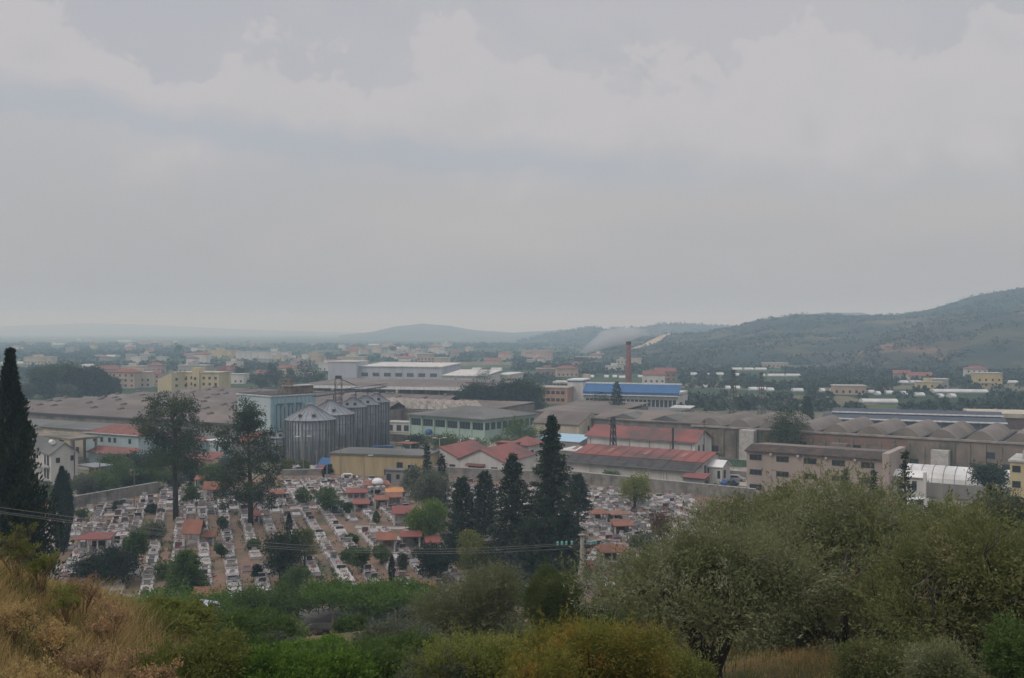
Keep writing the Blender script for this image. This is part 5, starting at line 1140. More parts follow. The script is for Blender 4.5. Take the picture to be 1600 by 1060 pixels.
for ri, i in enumerate(rowids):
    for si, t in enumerate(sorted(rows[i], key=lambda t: t[1])):
        sty, hs, v = pick(gr)
        lab = f"{STY[sty]}, {HS[hs]}, {ordinal(si)} from front, {ordinal(ri)} row from left"
        rot = CT + gr.uniform(-.02, .02); g = thing('grave', lab, 'grave', (t[2], t[3], 0), rot, 'graves in rows in the cemetery')
        for n, mb, mt in VAR[sty, hs, v]:
            key = (sty, hs, v, n)
            if key not in ME: ME[key] = mb.mesh(n, mt)
            o = obj(n.strip(), ME[key], g)
# the farther rows, too many and small to pick apart: one object
allmb = {}
for t in slots:
    if (t[0], t[1]) in nearset: continue
    sty, hs, v = pick(gr); a = CT + gr.uniform(-.05, .05); c, s_ = math.cos(a), math.sin(a)
    for n, mb, mt in VAR[sty, hs, v]:
        if n in ('vase',): continue
        A = allmb.setdefault(mt.name, (MB(), mt))[0]
        A.poly([(t[2] + p[0] * c - p[1] * s_, t[3] + p[0] * s_ + p[1] * c, p[2]) for p in mb.v], mb.f)
V = []; Fs = []; mats = []; mi = []
for nme, (mb, mt) in allmb.items():
    k = len(V); V += mb.v; Fs += [tuple(k + i for i in f) for f in mb.f]; mi += [len(mats)] * len(mb.f); mats.append(mt)
me = bpy.data.meshes.new('distant_graves'); me.from_pydata(V, [], Fs)
for m_ in mats: me.materials.append(m_)
me.polygons.foreach_set('material_index', mi); tag(obj('distant_graves', me), 'many small white and grey graves in far rows up to the cemetery walls', 'graves', kind='stuff')
# weeds along the paths and between the graves
n = 15000; s = rng.uniform(118, 250, n); qi = rng.integers(-32, 46, n); q = qi * SP + 1.2 + rng.choice([-1.15, 1.2, 2.9], n) + rng.normal(size=n) * .22
nz = np.sin(s * .21 + qi * 1.7) + np.sin(s * .063 + qi) ; X = q * qdir[0] + s * rdir[0]; Y = q * qdir[1] + s * rdir[1]
ok = np.array([(nz[i] + rng.normal() * .5 > .45) and inside(*pix(X[i], Y[i])) for i in range(n)])
C = np.repeat(np.stack([X, Y, np.full(n, .12)], 1)[ok], 7, 0); C = C + rng.normal(size=C.shape) * np.array([.25, .25, .1])
tag(obj('weeds', quads_mesh('weeds', leaves(C, np.tile([0, 0, 1.], (len(C), 1)), .42, .22, .7), leafmat('weed_leaves', (.06, .085, .028), (.13, .13, .05), .2))), kind='stuff')

# flowers and little pots left on the graves
fl = [t for t in slots if rr.random() < .75]; nf = len(fl) * 14; k = np.repeat(np.arange(len(fl)), 14); FP = np.array([(t[2], t[3]) for t in fl]); off = rng.uniform(.3, 2.0, len(fl))
C = np.stack([FP[k, 0] + rdir[0] * off[k] + rng.normal(size=nf) * .22, FP[k, 1] + rdir[1] * off[k] + rng.normal(size=nf) * .22, .68 + rng.normal(size=nf) * .1], 1)
for a_, (nm_, c_) in enumerate((('red_flowers', ((.35, .04, .05), (.45, .12, .12))), ('white_flowers', ((.6, .58, .55), (.5, .42, .4))), ('green_pot_plants', ((.04, .08, .02), (.09, .13, .04))))):
    m_ = (k % 3) == a_; tag(obj(nm_, quads_mesh(nm_, leaves(C[m_], np.tile([0, 0, 1.], (m_.sum(), 1)), .26, .18, 1, rng), leafmat(nm_ + '_petals', *c_, 1))), kind='stuff')
# roofed family tombs
def shelter(label, x0, x1, ytop, ybase, style='gable', mat=None, dome=False, hh=2.4, dep=3.0):
    px = (x0 + x1) / 2; gx, gy = G(px, ybase); w = (x1 - x0) * gy / F; mat = mat or TILE
    t = thing('tomb_shelter', label, 'tomb shelter', (gx, gy, 0), CT * .5 + gr.uniform(-.05, .05)); x = w / 2 - .45
    zt = EYE + ray(px, ytop)[1] * (gy + dep / 2); ze = min(hh, zt - .5)
    for sx in (-1, 1):
        for sy in (0, 1): MB().box(sx * x - .12, sx * x + .12, sy * (dep - .24), sy * (dep - .24) + .24, -.2, ze).build('column', MATS['white_plaster'], t)
    if w > 4.5:
        for sx in (-.33, .33): MB().box(sx * x - .1, sx * x + .1, 0, .24, -.2, ze).build('column', MATS['white_plaster'], t)
    if style == 'hip': hip(-x - .1, x + .1, 0, dep, ze, zt, .45, .12).build('roof', mat, t)
    elif style == 'gable':
        m = dep / 2; MB().slab([(-x - .4, -.5, ze - .1), (x + .4, -.5, ze - .1), (x + .4, m, zt), (-x - .4, m, zt)], .1).slab([(-x - .4, m, zt), (x + .4, m, zt), (x + .4, dep + .5, ze - .1), (-x - .4, dep + .5, ze - .1)], .1).build('roof', mat, t)
    else: MB().slab([(-x - .3, -.4, ze), (x + .3, -.4, ze), (x + .3, dep, zt), (-x - .3, dep, zt)], .12).build('roof', mat, t)
    MB().box(-x + .2, x - .2, .4, dep - .4, -.1, .45).build('tomb', MARB[gr.choice([0, 1, 3])], t)
    MB().box(-x * .5, x * .5, dep - .62, dep - .45, .452, 1.35).build('headstone', MARB[gr.choice([0, 3, 4])], t)
    if style != 'hip': MB().box(-x, x, dep - .24, dep - .1, 0, ze - .02).build('back_wall', M('shelter_wall', (.32, .29, .26), (.24, .22, .2)), t)
    if dome:
        MB().lathe([(1.2, zt - .6), (1.2, zt - .2), (1.1, zt + .1), (.8, zt + .42), (.4, zt + .56), (.05, zt + .6)], 20).build('dome', M('dome_white', (.75, .75, .74), (.62, .62, .61)), t, True)
    return t
RR, RO = REDROOF, TILE
shelter('domed tomb with white dome on a tiled hip roof at the cemetery top', 570, 610, 749, 781, 'hip', RO, dome=True, dep=5, hh=3.1)
S = [(539, 575, 764, 786, 'lean', RR, 'wide red tin roofed shelter just left of the domed tomb'), (601, 632, 763, 784, 'lean', M('light_orange_tile', (.50, .24, .10), (.42, .20, .09), scale=.5), 'light orange roofed shelter right of the domed tomb'), (583, 609, 775, 796, 'lean', RO, 'brown red shelter in front of the domed tomb'),
     (604, 630, 771, 793, 'lean', RO, 'rust red shelter below the light orange one'), (551, 579, 781, 800, 'lean', RR, 'low red shelter below the wide red one'), (612, 644, 790, 822, 'gable', RR, 'dark shaded red shelter left of the lime green tree'), (587, 621, 831, 866, 'gable', RO, 'large rust and red double pitched shelter in the middle right rows'),
     (624, 660, 829, 860, 'gable', RR, 'bright red shelter beside the rust double pitched one'), (663, 692, 839, 862, 'lean', RR, 'narrow red roofed shelter under the lime green tree'), (419, 445, 765, 783, 'gable', RO, 'orange roofed shelter right of the dense pine'), (317, 358, 752, 782, 'gable', RO, 'columned shelter with orange roof at the foot of the tall pines'),
     (302, 325, 744, 764, 'lean', RO, 'small orange shelter left behind the columned one'), (283, 314, 812, 856, 'gable', RO, 'steep tall red shelter left of the low orange one'), (314, 337, 831, 852, 'lean', RO, 'low orange roof attached right of the steep red shelter'), (392, 408, 798, 816, 'gable', RR, 'tiny red roofed shelter at the dense pine trunk'),
     (295, 341, 921, 950, 'lean', RO, 'flat orange roof strip just behind the vine mass'), (656, 686, 911, 940, 'lean', RO, 'orange shelter at the front right corner of the grave rows'), (59, 82, 785, 808, 'hip', RO, 'orange pyramid roofed shelter left of the small dark cypress'), (120, 170, 832, 866, 'hip', RR, 'red pyramid roofed shelter above the wide dark spreading tree'),
     (925, 952, 796, 818, 'hip', RO, 'orange hip roofed shelter right of the leaning conifer'), (955, 985, 797, 816, 'hip', M('faded_tile', (.24, .13, .09), (.18, .11, .08), scale=.6), 'faded brown hip roofed shelter in the right rows'), (957, 993, 814, 838, 'lean', RO, 'flat red orange shelter in the middle of the right rows'),
     (938, 987, 850, 888, 'hip', RO, 'largest orange hip roofed shelter right of the power pole'), (914, 935, 879, 906, 'lean', RO, 'orange shelter directly right of the power pole'), (1028, 1048, 864, 884, 'hip', RO, 'small orange hip roof glimpsed through the olive branches'), (1028, 1054, 877, 900, 'lean', RR, 'lowest red roof glimpsed through the olive branches')]
for x0, x1, yt, yb, st, m_, lab in S: shelter(lab, x0, x1, yt, yb, st, m_, dep=3.0 + (yb - yt > 33) * 1.5)
# ------------------------------------------------------------------ the slope below the camera
def grass(name, n, xf, yf, hf, mat, wd=.014, lean=.35, kind='stuff', keepf=None, seed=1):
    r = np.random.default_rng(seed); X = xf(r, n); Y = yf(r, n)
    if keepf is not None: k = keepf(X, Y, r); X, Y = X[k], Y[k]; n = len(X)
    Z = hgt(X, Y) - .05; H = hf(X, Y, r); a = r.uniform(0, 6.28, n); ln = r.uniform(.05, lean, n) * H * 1.6
    dx, dy = np.cos(a) * ln + .10 * H, np.sin(a) * ln; b = r.uniform(0, 3.14, n); w = wd * r.uniform(.6, 1.5, n)
    wx, wy = np.cos(b) * w, np.sin(b) * w; P0 = np.stack([X, Y, Z], 1); W = np.stack([wx, wy, np.zeros(n)], 1)
    P1 = P0 + np.stack([dx * .3, dy * .3, H * .6], 1); P2 = P0 + np.stack([dx, dy, H], 1)
    q1 = np.stack([P0 - W, P0 + W, P1 + W * .8, P1 - W * .8], 1); q2 = np.stack([P1 - W * .8, P1 + W * .8, P2 + W * .25, P2 - W * .25], 1)
    return tag(obj(name, quads_mesh(name, np.concatenate([q1, q2]), mat)), kind=kind)
grass('dry_grass', 130000, lambda r, n: -r.uniform(3.6, 14, n), lambda r, n: r.uniform(7, 27, n), lambda x, y, r: r.uniform(.15, .55, len(x)) ** 1.0 * (1 + .35 * np.sin(x * 1.9 + y * .8)), L_DRY, wd=.006, lean=.6,
      keepf=lambda X, Y, r: (r.uniform(size=len(X)) < .35 + .65 * smoothstep(-.4, .5, np.sin(X * 1.1 + Y * .6) + np.sin(Y * 1.7 - X * .5) * .7)) & (X / Y > -.62) & (X / Y < -.30 + (Y < 18) * .03), seed=2)
grass('dry_grass', 70000, lambda r, n: r.uniform(-6, 17, n), lambda r, n: 13 + 34 * r.uniform(0, 1, n) ** 1.2, lambda x, y, r: r.uniform(.10, .42, len(x)), L_DRY, wd=.007, lean=.6,
      keepf=lambda X, Y, r: (X / Y < .56) & ((Y > 19) | (X > 3)) & (r.uniform(size=len(X)) < .25 + .75 * smoothstep(-.3, .5, np.sin(X * .7 + 1) + np.sin(Y * .5))), seed=3)
grass('green_grass', 26000, lambda r, n: r.uniform(-14, 17, n), lambda r, n: 10 + 40 * r.uniform(0, 1, n) ** 1.2, lambda x, y, r: r.uniform(.15, .45, len(x)), leafmat('grass_green', (.055, .085, .022), (.10, .13, .035), .8), wd=.008,
      keepf=lambda X, Y, r: (np.abs(X / Y) < .56) & (Y > 18) & (r.uniform(size=len(X)) < smoothstep(-.1, .6, np.sin(X * .9 + 3) + np.sin(Y * .6 + X * .3))), seed=4)
grass('green_grass', 30000, lambda r, n: -r.uniform(3.6, 14, n), lambda r, n: r.uniform(7, 27, n), lambda x, y, r: r.uniform(.15, .5, len(x)), MATS['grass_green'], wd=.008, lean=.6,
      keepf=lambda X, Y, r: (r.uniform(size=len(X)) < smoothstep(.0, .8, np.sin(X * 1.4 + Y * 1.1) + np.sin(Y * .9 - X * 1.3) * .8)) & (X / Y > -.62) & (X / Y < -.30), seed=9)
# dried flowering weeds standing in the grass
def dry_weed(label, px, d, h, w, lm, seed, n=900):
    r = np.random.default_rng(seed); x = (px - 800) / F * d; root = thing('dry_weed', label, 'weed', (x, d, H1(x, d)), 0, None); mb = MB(); tips = []
    for i in range(16):
        a = r.uniform(0, 6.28); q = r.uniform(.1, .5) * w; tz = h * r.uniform(.55, 1.0); t0 = (r.normal() * .05, r.normal() * .05, -.1); m = (math.cos(a) * q * .4, math.sin(a) * q * .4, tz * .55); e = (math.cos(a) * q, math.sin(a) * q, tz)
        mb.tube([t0, m, e], [.009, .007, .004], 4)
        for k in range(5):
            b = r.uniform(0, 6.28); f = r.uniform(.3, .8); p = np.array(m) * (1 - f) + np.array(e) * f; tp = p + np.array([math.cos(b) * .16 * w, math.sin(b) * .16 * w, .16 * h]); mb.tube([p, tp], [.005, .003], 3); tips.append(tp)
        tips.append(np.array(e))
    tips = np.array(tips); k = r.integers(0, len(tips), n); C = tips[k] + r.normal(size=(n, 3)) * .035 * w
    obj('seed_head', quads_mesh('seed_head', leaves(C, np.tile([0, 0, 1.], (n, 1)), .045, .022, 1, r), lm), root); mb.build('stem', M('dry_stem', (.17, .10, .06), (.12, .075, .045), scale=4), root)
wl = [(15, 17, .8, .9, L_DRY, 'straw coloured tuft of seed heads at the left edge of the bank'), (80, 17, .8, .9, L_DRY, 'straw coloured tuft in the middle of the bank'), (45, 14, .7, .9, L_DRY, 'pale straw tuft near the bottom left corner'), (110, 14, .7, .8, L_DRY, 'pale straw tuft low on the bank, right of the corner one'), (170, 20, 1.1, 1.0, L_DRY2, 'tall rusty dried weed at the right end of the grassy bank'), (205, 17, .95, .9, L_DRY2, 'rusty dried weed nearest the green shrubs on the bank'), (140, 16, .9, .9, L_DRY2, 'brown dried weed lower down the grassy bank'), (235, 15, .9, .8, L_DRY2, 'brown dried weed at the foot of the bank, rightmost'), (185, 13, .9, .9, L_DRY2, 'reddish dried weed at the bottom edge beside the bank'),
      (25, 21, 1.3, .8, L_YELG, 'yellowish green weed on the bank at the left edge'), (60, 21, 1.1, .8, L_YELG, 'yellowish green weed on the crest of the bank'), (100, 20, .9, .9, L_YELG, 'pale green weed on the slope of the bank crest'), (128, 21, 1.0, .8, L_DRY2, 'dried brown weed half way down the bank crest')]
for i, (px, d, h, w, lm, lab) in enumerate(wl): dry_weed(lab, px, d, h, w, lm, 50 + i, 1700)

# house with the vine covered roof
vx, vd = (560 - 800) / F * 100, 100.0
t = thing('vine_house', 'low grey concrete house with tile edged flat roof under the vines and an ochre door', 'house', (vx, vd, 2.8), R(4))
VW = M('old_grey_render', (.20, .19, .175), (.13, .125, .115), scale=.6, c3=(.09, .085, .075), bump=.4, stretch=(1, 1, .4))
MB().box(-6.0, 5.6, 0, 6, -2, 2.9).build('wall', VW, t)
MB().box(-6.5, 6.2, -.9, 6.3, 3.1, 3.3).build('roof', M('old_concrete_roof', (.15, .135, .125), (.10, .09, .085), scale=.5), t); MB().box(-6.5, 6.2, -.9, -.7, 3.3, 3.75).build('parapet', VW, t)
tm = MB().prism([(.14 * math.cos(math.pi * i / 5), .12 * math.sin(math.pi * i / 5)) for i in range(6)], 'y', -1.25, -.55).mesh('roof_tile', TILE)
for k in range(54):
    if k in (13, 14, 15, 27, 28, 29, 30, 31, 41): continue
    obj('roof_tile', tm, t, (-6.4 + k * .235, 0, 2.98))
d_ = MB().box(-4.55, -3.65, -.06, -.005, -.4, 2.3).build('door', M('ochre_door', (.45, .20, .05), (.33, .15, .04), scale=1), t); MB().box(-4.75, -4.6, -.09, -.005, -.4, 2.45).build('door_frame', OCHRE, t)
MB().box(-5.35, -4.8, -.05, -.005, .2, 2.3).build('shutter', M('ochre_board', (.36, .25, .10), (.28, .19, .08)), t)
for x in (-5.8, -2.5, .8, 4.2): MB().box(x, x + .16, -1.0, -.84, 3.3, 5.6).build('pergola_post', TIMBER, t)
for k in range(3): MB().box(-6.4, 5.8, -1.0 + k * 2.6, -.9 + k * 2.6, 5.45, 5.57).build('pergola_beam', TIMBER, t)
def mass(name, label, cat, boxes, lm, n, L, seed, rc=.35, hang=None):
    r = np.random.default_rng(seed); root = thing(name, label, cat, boxes[0][:3]); o0 = np.array(boxes[0][:3]); per = 26; ncl = n // per
    Bx = np.array(boxes, float); vol = Bx[:, 3] * Bx[:, 4] * Bx[:, 5]; k = r.choice(len(Bx), ncl, p=vol / vol.sum()); u = r.uniform(-1, 1, (ncl, 3))
    c = Bx[k, :3] - o0 + u * Bx[k, 3:]; c[:, 2] += .35 * np.sin(c[:, 0] * 1.3) * np.sin(c[:, 1] * .9 + c[:, 0] * .5); kk = np.repeat(np.arange(ncl), per)
    P = c[kk] + r.normal(size=(ncl * per, 3)) * rc * r.uniform(.5, 1.3, ncl)[kk][:, None]; D = unit(P - c[kk]) + np.array([0, -.3, .3])
    obj('foliage', quads_mesh('foliage', leaves(P, D, L, L * .8, .8, r), lm), root)
    mb = MB()
    for i in range(10): p = c[r.integers(ncl)]; mb.tube([(p[0] * .9, p[1], -o0[2] + H1(p[0] + o0[0], p[1] + o0[1])), tuple(p)], [.05, .02], 5)
    mb.build('vine_stem', BARK, root); return root
mass('grape_vine', 'bright green vine canopy over the flat roof of the low grey house', 'vine', [(vx + .5, vd + 2, 8.5, 6.6, 3.4, .42), (vx + 3, vd - .8, 7.8, 4.2, .5, .35)], L_VINE, 26000, .22, 61)
mass('creeper', 'thick green creeper hanging down the left part of the terrace by the metal tank', 'creeper', [(vx - 14.5, vd - 1, 7.9, 6.5, 3, .9), (vx - 14, vd - 3, 5.8, 5.5, 1.2, 2.0), (vx - 19, vd - 2, 7.2, 2.0, 1.5, 1.6)], L_VINE, 42000, .22, 62, rc=.45)
mass('creeper', 'darker green ivy covered bush between the creeper and the low grey house', 'creeper', [(vx - 8.2, vd - 3, 7.6, 2.6, 2, 2.4), (vx - 7.5, vd - 5, 5.6, 3.0, 1.5, 2.0)], L_GREEN, 24000, .22, 63, rc=.45)
t = thing('water_tank', 'shiny metal water tank lying on its side among the green creeper', 'water tank', (at(325, 950, 90).x, 90, at(325, 950, 90).z), R(-25))
MB().tube([(-1.0, 0, 0), (-.95, 0, 0), (.95, 0, 0), (1.0, 0, 0)], [.5, .66, .66, .5], 20).build('barrel', M('tank_metal', (.42, .46, .50), (.34, .37, .40), rough=.4, metal=.4), t, True)
for x in (-.5, .5): MB().tube([(x - .03, 0, 0), (x + .03, 0, 0)], .68, 20).build('band', METALD, t)
for x in (-.6, .6):
    MB().box(x - .05, x + .05, -.5, -.4, -5.5, -.3).build('leg', STEEL, t); MB().box(x - .05, x + .05, .4, .5, -5.5, -.3).build('leg', STEEL, t)
# pale rubble wall pieces seen between the bushes
t = thing('retaining_wall', 'low pale wall and step seen right of the vine house beside the broom bush', 'wall', (at(812, 985, 75).x, 75, H1(1, 75)), R(-6)); MB().box(-1.6, 2.2, 0, .4, -.5, 1.0).build('wall', CONCW if 0 else MATS['pale_concrete'], t); MB().box(-1.9, -1.0, -1.2, -.01, -.5, .35).build('step', MATS['pale_concrete'], t)
t = thing('blue_sack', 'small pale blue sack lying on the low pale wall', 'sack', (at(822, 962, 75).x, 75.2, H1(1, 75) + 1.0), .3); MB().lathe([(.45, 0), (.62, .12), (.55, .42), (.25, .6), (.1, .62)], 10).build('bag', M('blue_plastic', (.25, .48, .58), (.2, .4, .5), scale=4, bump=.6), t, True)
t = thing('white_shed', 'small whitish broken wall left of the creeper', 'wall', (at(252, 985, 92).x, 92, H1(-31, 92)), .1); MB().box(-1.2, 1.3, 0, .3, -.5, 2.2).build('wall', MATS['white_plaster'], t); MB().box(-1.6, 1.9, -.4, 3, 2.3, 2.45).build('roof', GREYROOF, t)

# bushes and trees of the slope
def sl(kind, label, px, d, top, wpx, lm, **kw): return tree(kind, label, px, 0, top, wpx, lm, d=d, **kw)
sl('olive', 'nearest olive tree with thick forking trunk at the bottom right of the middle', 1112, 25.5, 838, 410, L_OLIVE, n=62000, L=.105, ntr=2, bare=.44, spread=.6, npf=34, rt=.27, seed=21, depth=5.0, twigs=90)
sl('olive', 'olive tree with two leaning dark trunks right of the nearest olive', 1330, 30, 742, 330, L_OLIVE, n=66000, L=.11, ntr=3, bare=.22, spread=1.1, npf=40, rt=.17, seed=22, depth=5, twigs=110)
sl('olive', 'gnarled olive tree at the bottom right corner', 1540, 24, 800, 420, L_OLIVEY, n=66000, L=.105, ntr=3, bare=.25, spread=.9, npf=36, rt=.20, seed=23, depth=5, twigs=110)
sl('olive', 'tall olive crown behind, topping out in front of the tan warehouse', 1255, 44, 722, 200, L_OLIVEY, n=70000, L=.13, bare=.1, npf=34, seed=24, depth=6)
sl('olive', 'greyish olive crown left of the tall one, before the cemetery corner', 1128, 42, 770, 210, L_OLIVE, n=60000, L=.13, bare=.12, npf=30, seed=25, depth=6)
sl('olive', 'olive crown under the white house at right', 1450, 40, 788, 220, L_OLIVEY, n=60000, L=.13, bare=.1, npf=30, seed=26, depth=6)
sl('olive', 'dense olive crown at the right edge under the yellow house', 1580, 42, 762, 200, L_GREY, n=60000, L=.13, bare=.1, npf=30, seed=27, depth=6)
sl('olive', 'low olive with pale branches left behind the nearest olive', 1030, 36, 856, 130, L_OLIVEY, n=40000, L=.12, bare=.1, npf=24, seed=28, depth=4)
def snag(label, px, d, base, pts, mat=BARKP, r0=.05):
    P = [at(px + a, base + b, d + c) for a, b, c in pts]; o = P[0].copy(); t = thing('bare_branch', label, 'branch', tuple(o)); MB().tube([tuple(p - o) for p in P], [r0 * (1 - .75 * i / (len(P) - 1)) for i in range(len(P))], 7).build('limb', mat, t)
    m = P[len(P) // 2] - o; MB().tube([tuple(m), tuple(m + Vector((.25, -.1, .3))), tuple(m + Vector((.3, -.1, .6)))], [r0 * .5, r0 * .35, r0 * .15], 5).build('twig', mat, t)
snag('pale bare branch bending right high in the leaning olives', 1424, 29, 880, [(0, 0, 0), (4, -35, -1), (14, -50, -1.2), (34, -62, -1.3)])
snag('short pale dead stub poking up left of the bending branch', 1378, 28, 892, [(0, 0, 0), (-6, -20, -.6), (-8, -38, -.8)])
snag('pale arched twig hanging above the corner olive trunk', 1458, 22.5, 960, [(0, 0, 0), (-3, -40, -.6), (-14, -52, -.8), (-30, -44, -.9)], BARKP, .025)
snag('thin curved bare twig at the right flank of the nearest olive', 1222, 24, 905, [(0, 0, 0), (-8, -22, -.5), (-30, -32, -.7), (-50, -30, -.8)], BARKP, .02)
snag('dark bent limb in the crown gap near the right edge', 1560, 23, 905, [(0, 0, 0), (-12, -18, -.5), (-22, -40, -.7), (-16, -58, -.8)], BARK, .05)
sl('shrub', 'rounded grey olive bush in the middle below the conifers', 735, 50, 893, 155, L_OLIVE, n=38000, L=.13, wd=.32)
sl('shrub', 'upright dark green broom bush beside the power pole', 867, 42, 903, 86, leafmat('broom_green', (.06, .085, .022), (.12, .145, .04), .6), n=22000, L=.26, wd=.10, jit=.25)
sl('shrub', 'wide greyish bush below the low grey house', 640, 27, 975, 175, L_GREY, n=34000, L=.085, wd=.35)
sl('shrub', 'fresh green bush in front of the low grey house wall', 548, 60, 968, 46, L_GREEN, n=12000, L=.16, wd=.5)
sl('shrub', 'light green leafy bush left below the house door', 488, 36, 1012, 120, L_VINE, n=24000, L=.11, wd=.5)
sl('shrub', 'grey leaved bush under the ochre door', 440, 46, 1000, 70, L_GREY, n=18000, L=.13, wd=.35)
sl('shrub', 'dark green bush mass below the ivy', 400, 48, 962, 130, L_GREEN, n=26000, L=.15, wd=.5)
sl('shrub', 'green bush with yellowish tips below the creeper', 322, 34, 975, 170, L_GREEN, n=34000, L=.10, wd=.5)
sl('shrub', 'bright leafy bush standing behind the bank, before the first graves', 180, 60, 935, 90, L_VINE, n=18000, L=.17, wd=.5)
sl('shrub', 'yellowish shrub touching the grassy bank', 265, 26, 950, 120, L_YELG, n=22000, L=.08, wd=.4)
sl('shrub', 'yellow orange shrub glowing at the bottom left of the middle', 930, 16.5, 982, 270, L_ORANGE, n=70000, L=.05, wd=.3, depth=1.5, nst=30)
sl('shrub', 'yellow green shrub at the bottom middle', 765, 17.5, 1000, 270, L_YELG, n=60000, L=.05, wd=.3, depth=1.6, nst=30)
sl('shrub', 'dark green shrub at the bottom edge left of the yellow ones', 580, 21, 1008, 240, L_GREEN, n=44000, L=.065, wd=.45, depth=2)
sl('shrub', 'dark leafy shrub at the bottom edge near the bank', 400, 20, 1012, 230, L_GREEN, n=36000, L=.065, wd=.45, depth=2)
sl('shrub', 'small green shrub between broom bush and nearest olive', 965, 34, 965, 90, L_GREEN, n=20000, L=.11, wd=.4)
sl('shrub', 'rusty leaved bush behind the trunk of the nearest olive', 1020, 31, 975, 60, L_RUST, n=9000, L=.07, wd=.4)
sl('shrub', 'deep green undergrowth between the two near olive trunks', 1230, 38, 905, 150, L_OLIVEY, n=26000, L=.12, wd=.35)
sl('shrub', 'rusty undergrowth below the leaning olive trunks', 1440, 34, 930, 170, L_OLIVEY, n=26000, L=.11, wd=.35)
sl('olive', 'bushy low olive crown filling the gap between the nearest and leaning olives', 1225, 36, 818, 230, L_OLIVE, n=60000, L=.115, bare=.05, npf=34, seed=31, depth=5)
sl('olive', 'olive crown between the leaning olive and the corner olive', 1425, 33, 822, 240, L_OLIVE, n=70000, L=.11, bare=.12, npf=34, seed=32, depth=5)
sl('olive', 'wide olive crown behind, left of the yellow house', 1510, 56, 772, 180, L_OLIVEY, n=50000, L=.16, bare=.1, npf=30, seed=33, depth=7)
sl('olive', 'olive crown in front of the end of the cemetery wall', 1180, 58, 752, 140, L_OLIVEY, n=40000, L=.16, bare=.1, npf=28, seed=34, depth=7)
sl('olive', 'small olive crown behind under the tan warehouse corner', 1360, 56, 762, 150, L_GREY, n=40000, L=.16, bare=.1, npf=28, seed=35, depth=7)
sl('shrub', 'lime tinted shrub right of the glowing orange one at the bottom', 1040, 19, 1015, 150, L_YELG, n=26000, L=.055, wd=.35, depth=1.5)
sl('shrub', 'rust tinted low shrub between the yellow ones at the bottom edge', 850, 14, 1022, 150, L_ORANGE, n=26000, L=.045, wd=.3, depth=1.0)
sl('shrub', 'light green shrub at the bottom edge left of the middle', 480, 17, 1025, 190, L_VINE, n=26000, L=.06, wd=.5, depth=1.5)
sl('shrub', 'grey green shrub at the bottom edge below the wide greyish bush', 670, 17, 1025, 150, L_GREY, n=24000, L=.055, wd=.35, depth=1.5)
sl('shrub', 'olive green shrub just right of the bank at the bottom edge', 300, 17, 1010, 150, L_YELG, n=24000, L=.055, wd=.4, depth=1.5)
sl('shrub', 'low olive shoots and weeds under the leaning olive trunks', 1400, 22, 1010, 170, L_OLIVEY, n=26000, L=.08, wd=.35, depth=2)
sl('shrub', 'silvery olive suckers left of the corner olive trunk', 1465, 19, 1012, 130, L_OLIVE, n=22000, L=.07, wd=.3, depth=1.5)
sl('shrub', 'dark green sucker growth at the bottom right corner', 1620, 19, 975, 130, L_GREEN, n=22000, L=.07, wd=.4, depth=1.5)
fr = np.random.default_rng(5)
fill = [(705, 70, 955), (800, 62, 985), (850, 30, 1005), (620, 75, 1008), (590, 70, 1012), (440, 84, 985), (360, 80, 950), (290, 70, 960), (230, 78, 955), (140, 84, 975), (930, 60, 955), (985, 75, 935), (1060, 60, 905), (1180, 62, 860), (1330, 62, 800), (1420, 64, 812), (1500, 60, 790), (1600, 58, 775), (660, 55, 985), (420, 66, 975), (1100, 90, 860), (1230, 92, 800), (1510, 88, 775), (1370, 90, 800), (1590, 90, 770)]
fl = ['behind the rounded grey olive bush', 'below the low pale wall', 'at the foot of the broom bush', 'against the right end of the low grey house', 'in front of the low grey house, further up', 'beside the ochre door', 'below the dark ivy', 'right below the metal tank', 'left below the creeper', 'above the grassy bank', 'right of the power pole foot', 'under the largest orange hip shelter', 'under the small orange roofs in the branches', 'behind the nearest olive crown', 'under the tan warehouse front', 'before the twisted conifer', 'left below the yellow house', 'at the right edge', 'between the two wide grey bushes', 'in the hollow left of the house door', 'at the end of the right grave rows', 'before the left half of the tan warehouse', 'below the white arched greenhouse', 'below the right half of the tan warehouse', 'under the wall of the yellow house']
for (px, d, top), s_ in zip(fill, fl):
    lm = [L_GREEN, L_OLIVEY, L_GREY, L_DARK, L_OLIVE][fr.integers(5)]; nm = {'green_leaves': 'green', 'olive_leaves_warm': 'olive green', 'grey_green_leaves': 'grey green', 'dark_leaves': 'dark', 'olive_leaves': 'silvery'}[lm.name]
    sl('shrub', f'{nm} bush {s_}', px, d, top, fr.uniform(100, 150), lm, n=9000, L=.0045 * d, wd=.45)
# ------------------------------------------------------------------ poles, lamps, pylons, wires
CONC = M('pole_concrete', (.27, .25, .23), (.20, .19, .175), scale=2)
def pole(label, px, base, top, mat=TIMBER, r0=.14, arms=1, lamps=0, name='utility_pole', cat='utility pole', lean=0):
    x, y = G(px, base); h = EYE + ray(px, top)[1] * y; t = thing(name, label, cat, (x, y, 0), .3)
    MB().tube([(0, 0, -.3), (lean, 0, h)], [r0, r0 * .6], 7).build('shaft', mat, t)
    for k in range(arms):
        MB().box(-.8, .8, -.05, .05, h - .5 - k * .7, h - .4 - k * .7).build('crossarm', mat, t)
        for u in (-.7, 0, .7): MB().tube([(u, 0, h - .4 - k * .7), (u, 0, h - .2 - k * .7)], .05, 6).build('insulator', WHITE, t)
    if lamps:
        for s in ((-1, 1) if lamps == 2 else (1,)):
            MB().tube([(0, 0, h - .1), (s * 1.2, 0, h + .15)], .05, 5).build('arm', mat, t); MB().box(s * 1.0 - .1 * s, s * 1.9, -.18, .18, h + .06, h + .22).build('lamp_head', WSHEET, t)
    return t
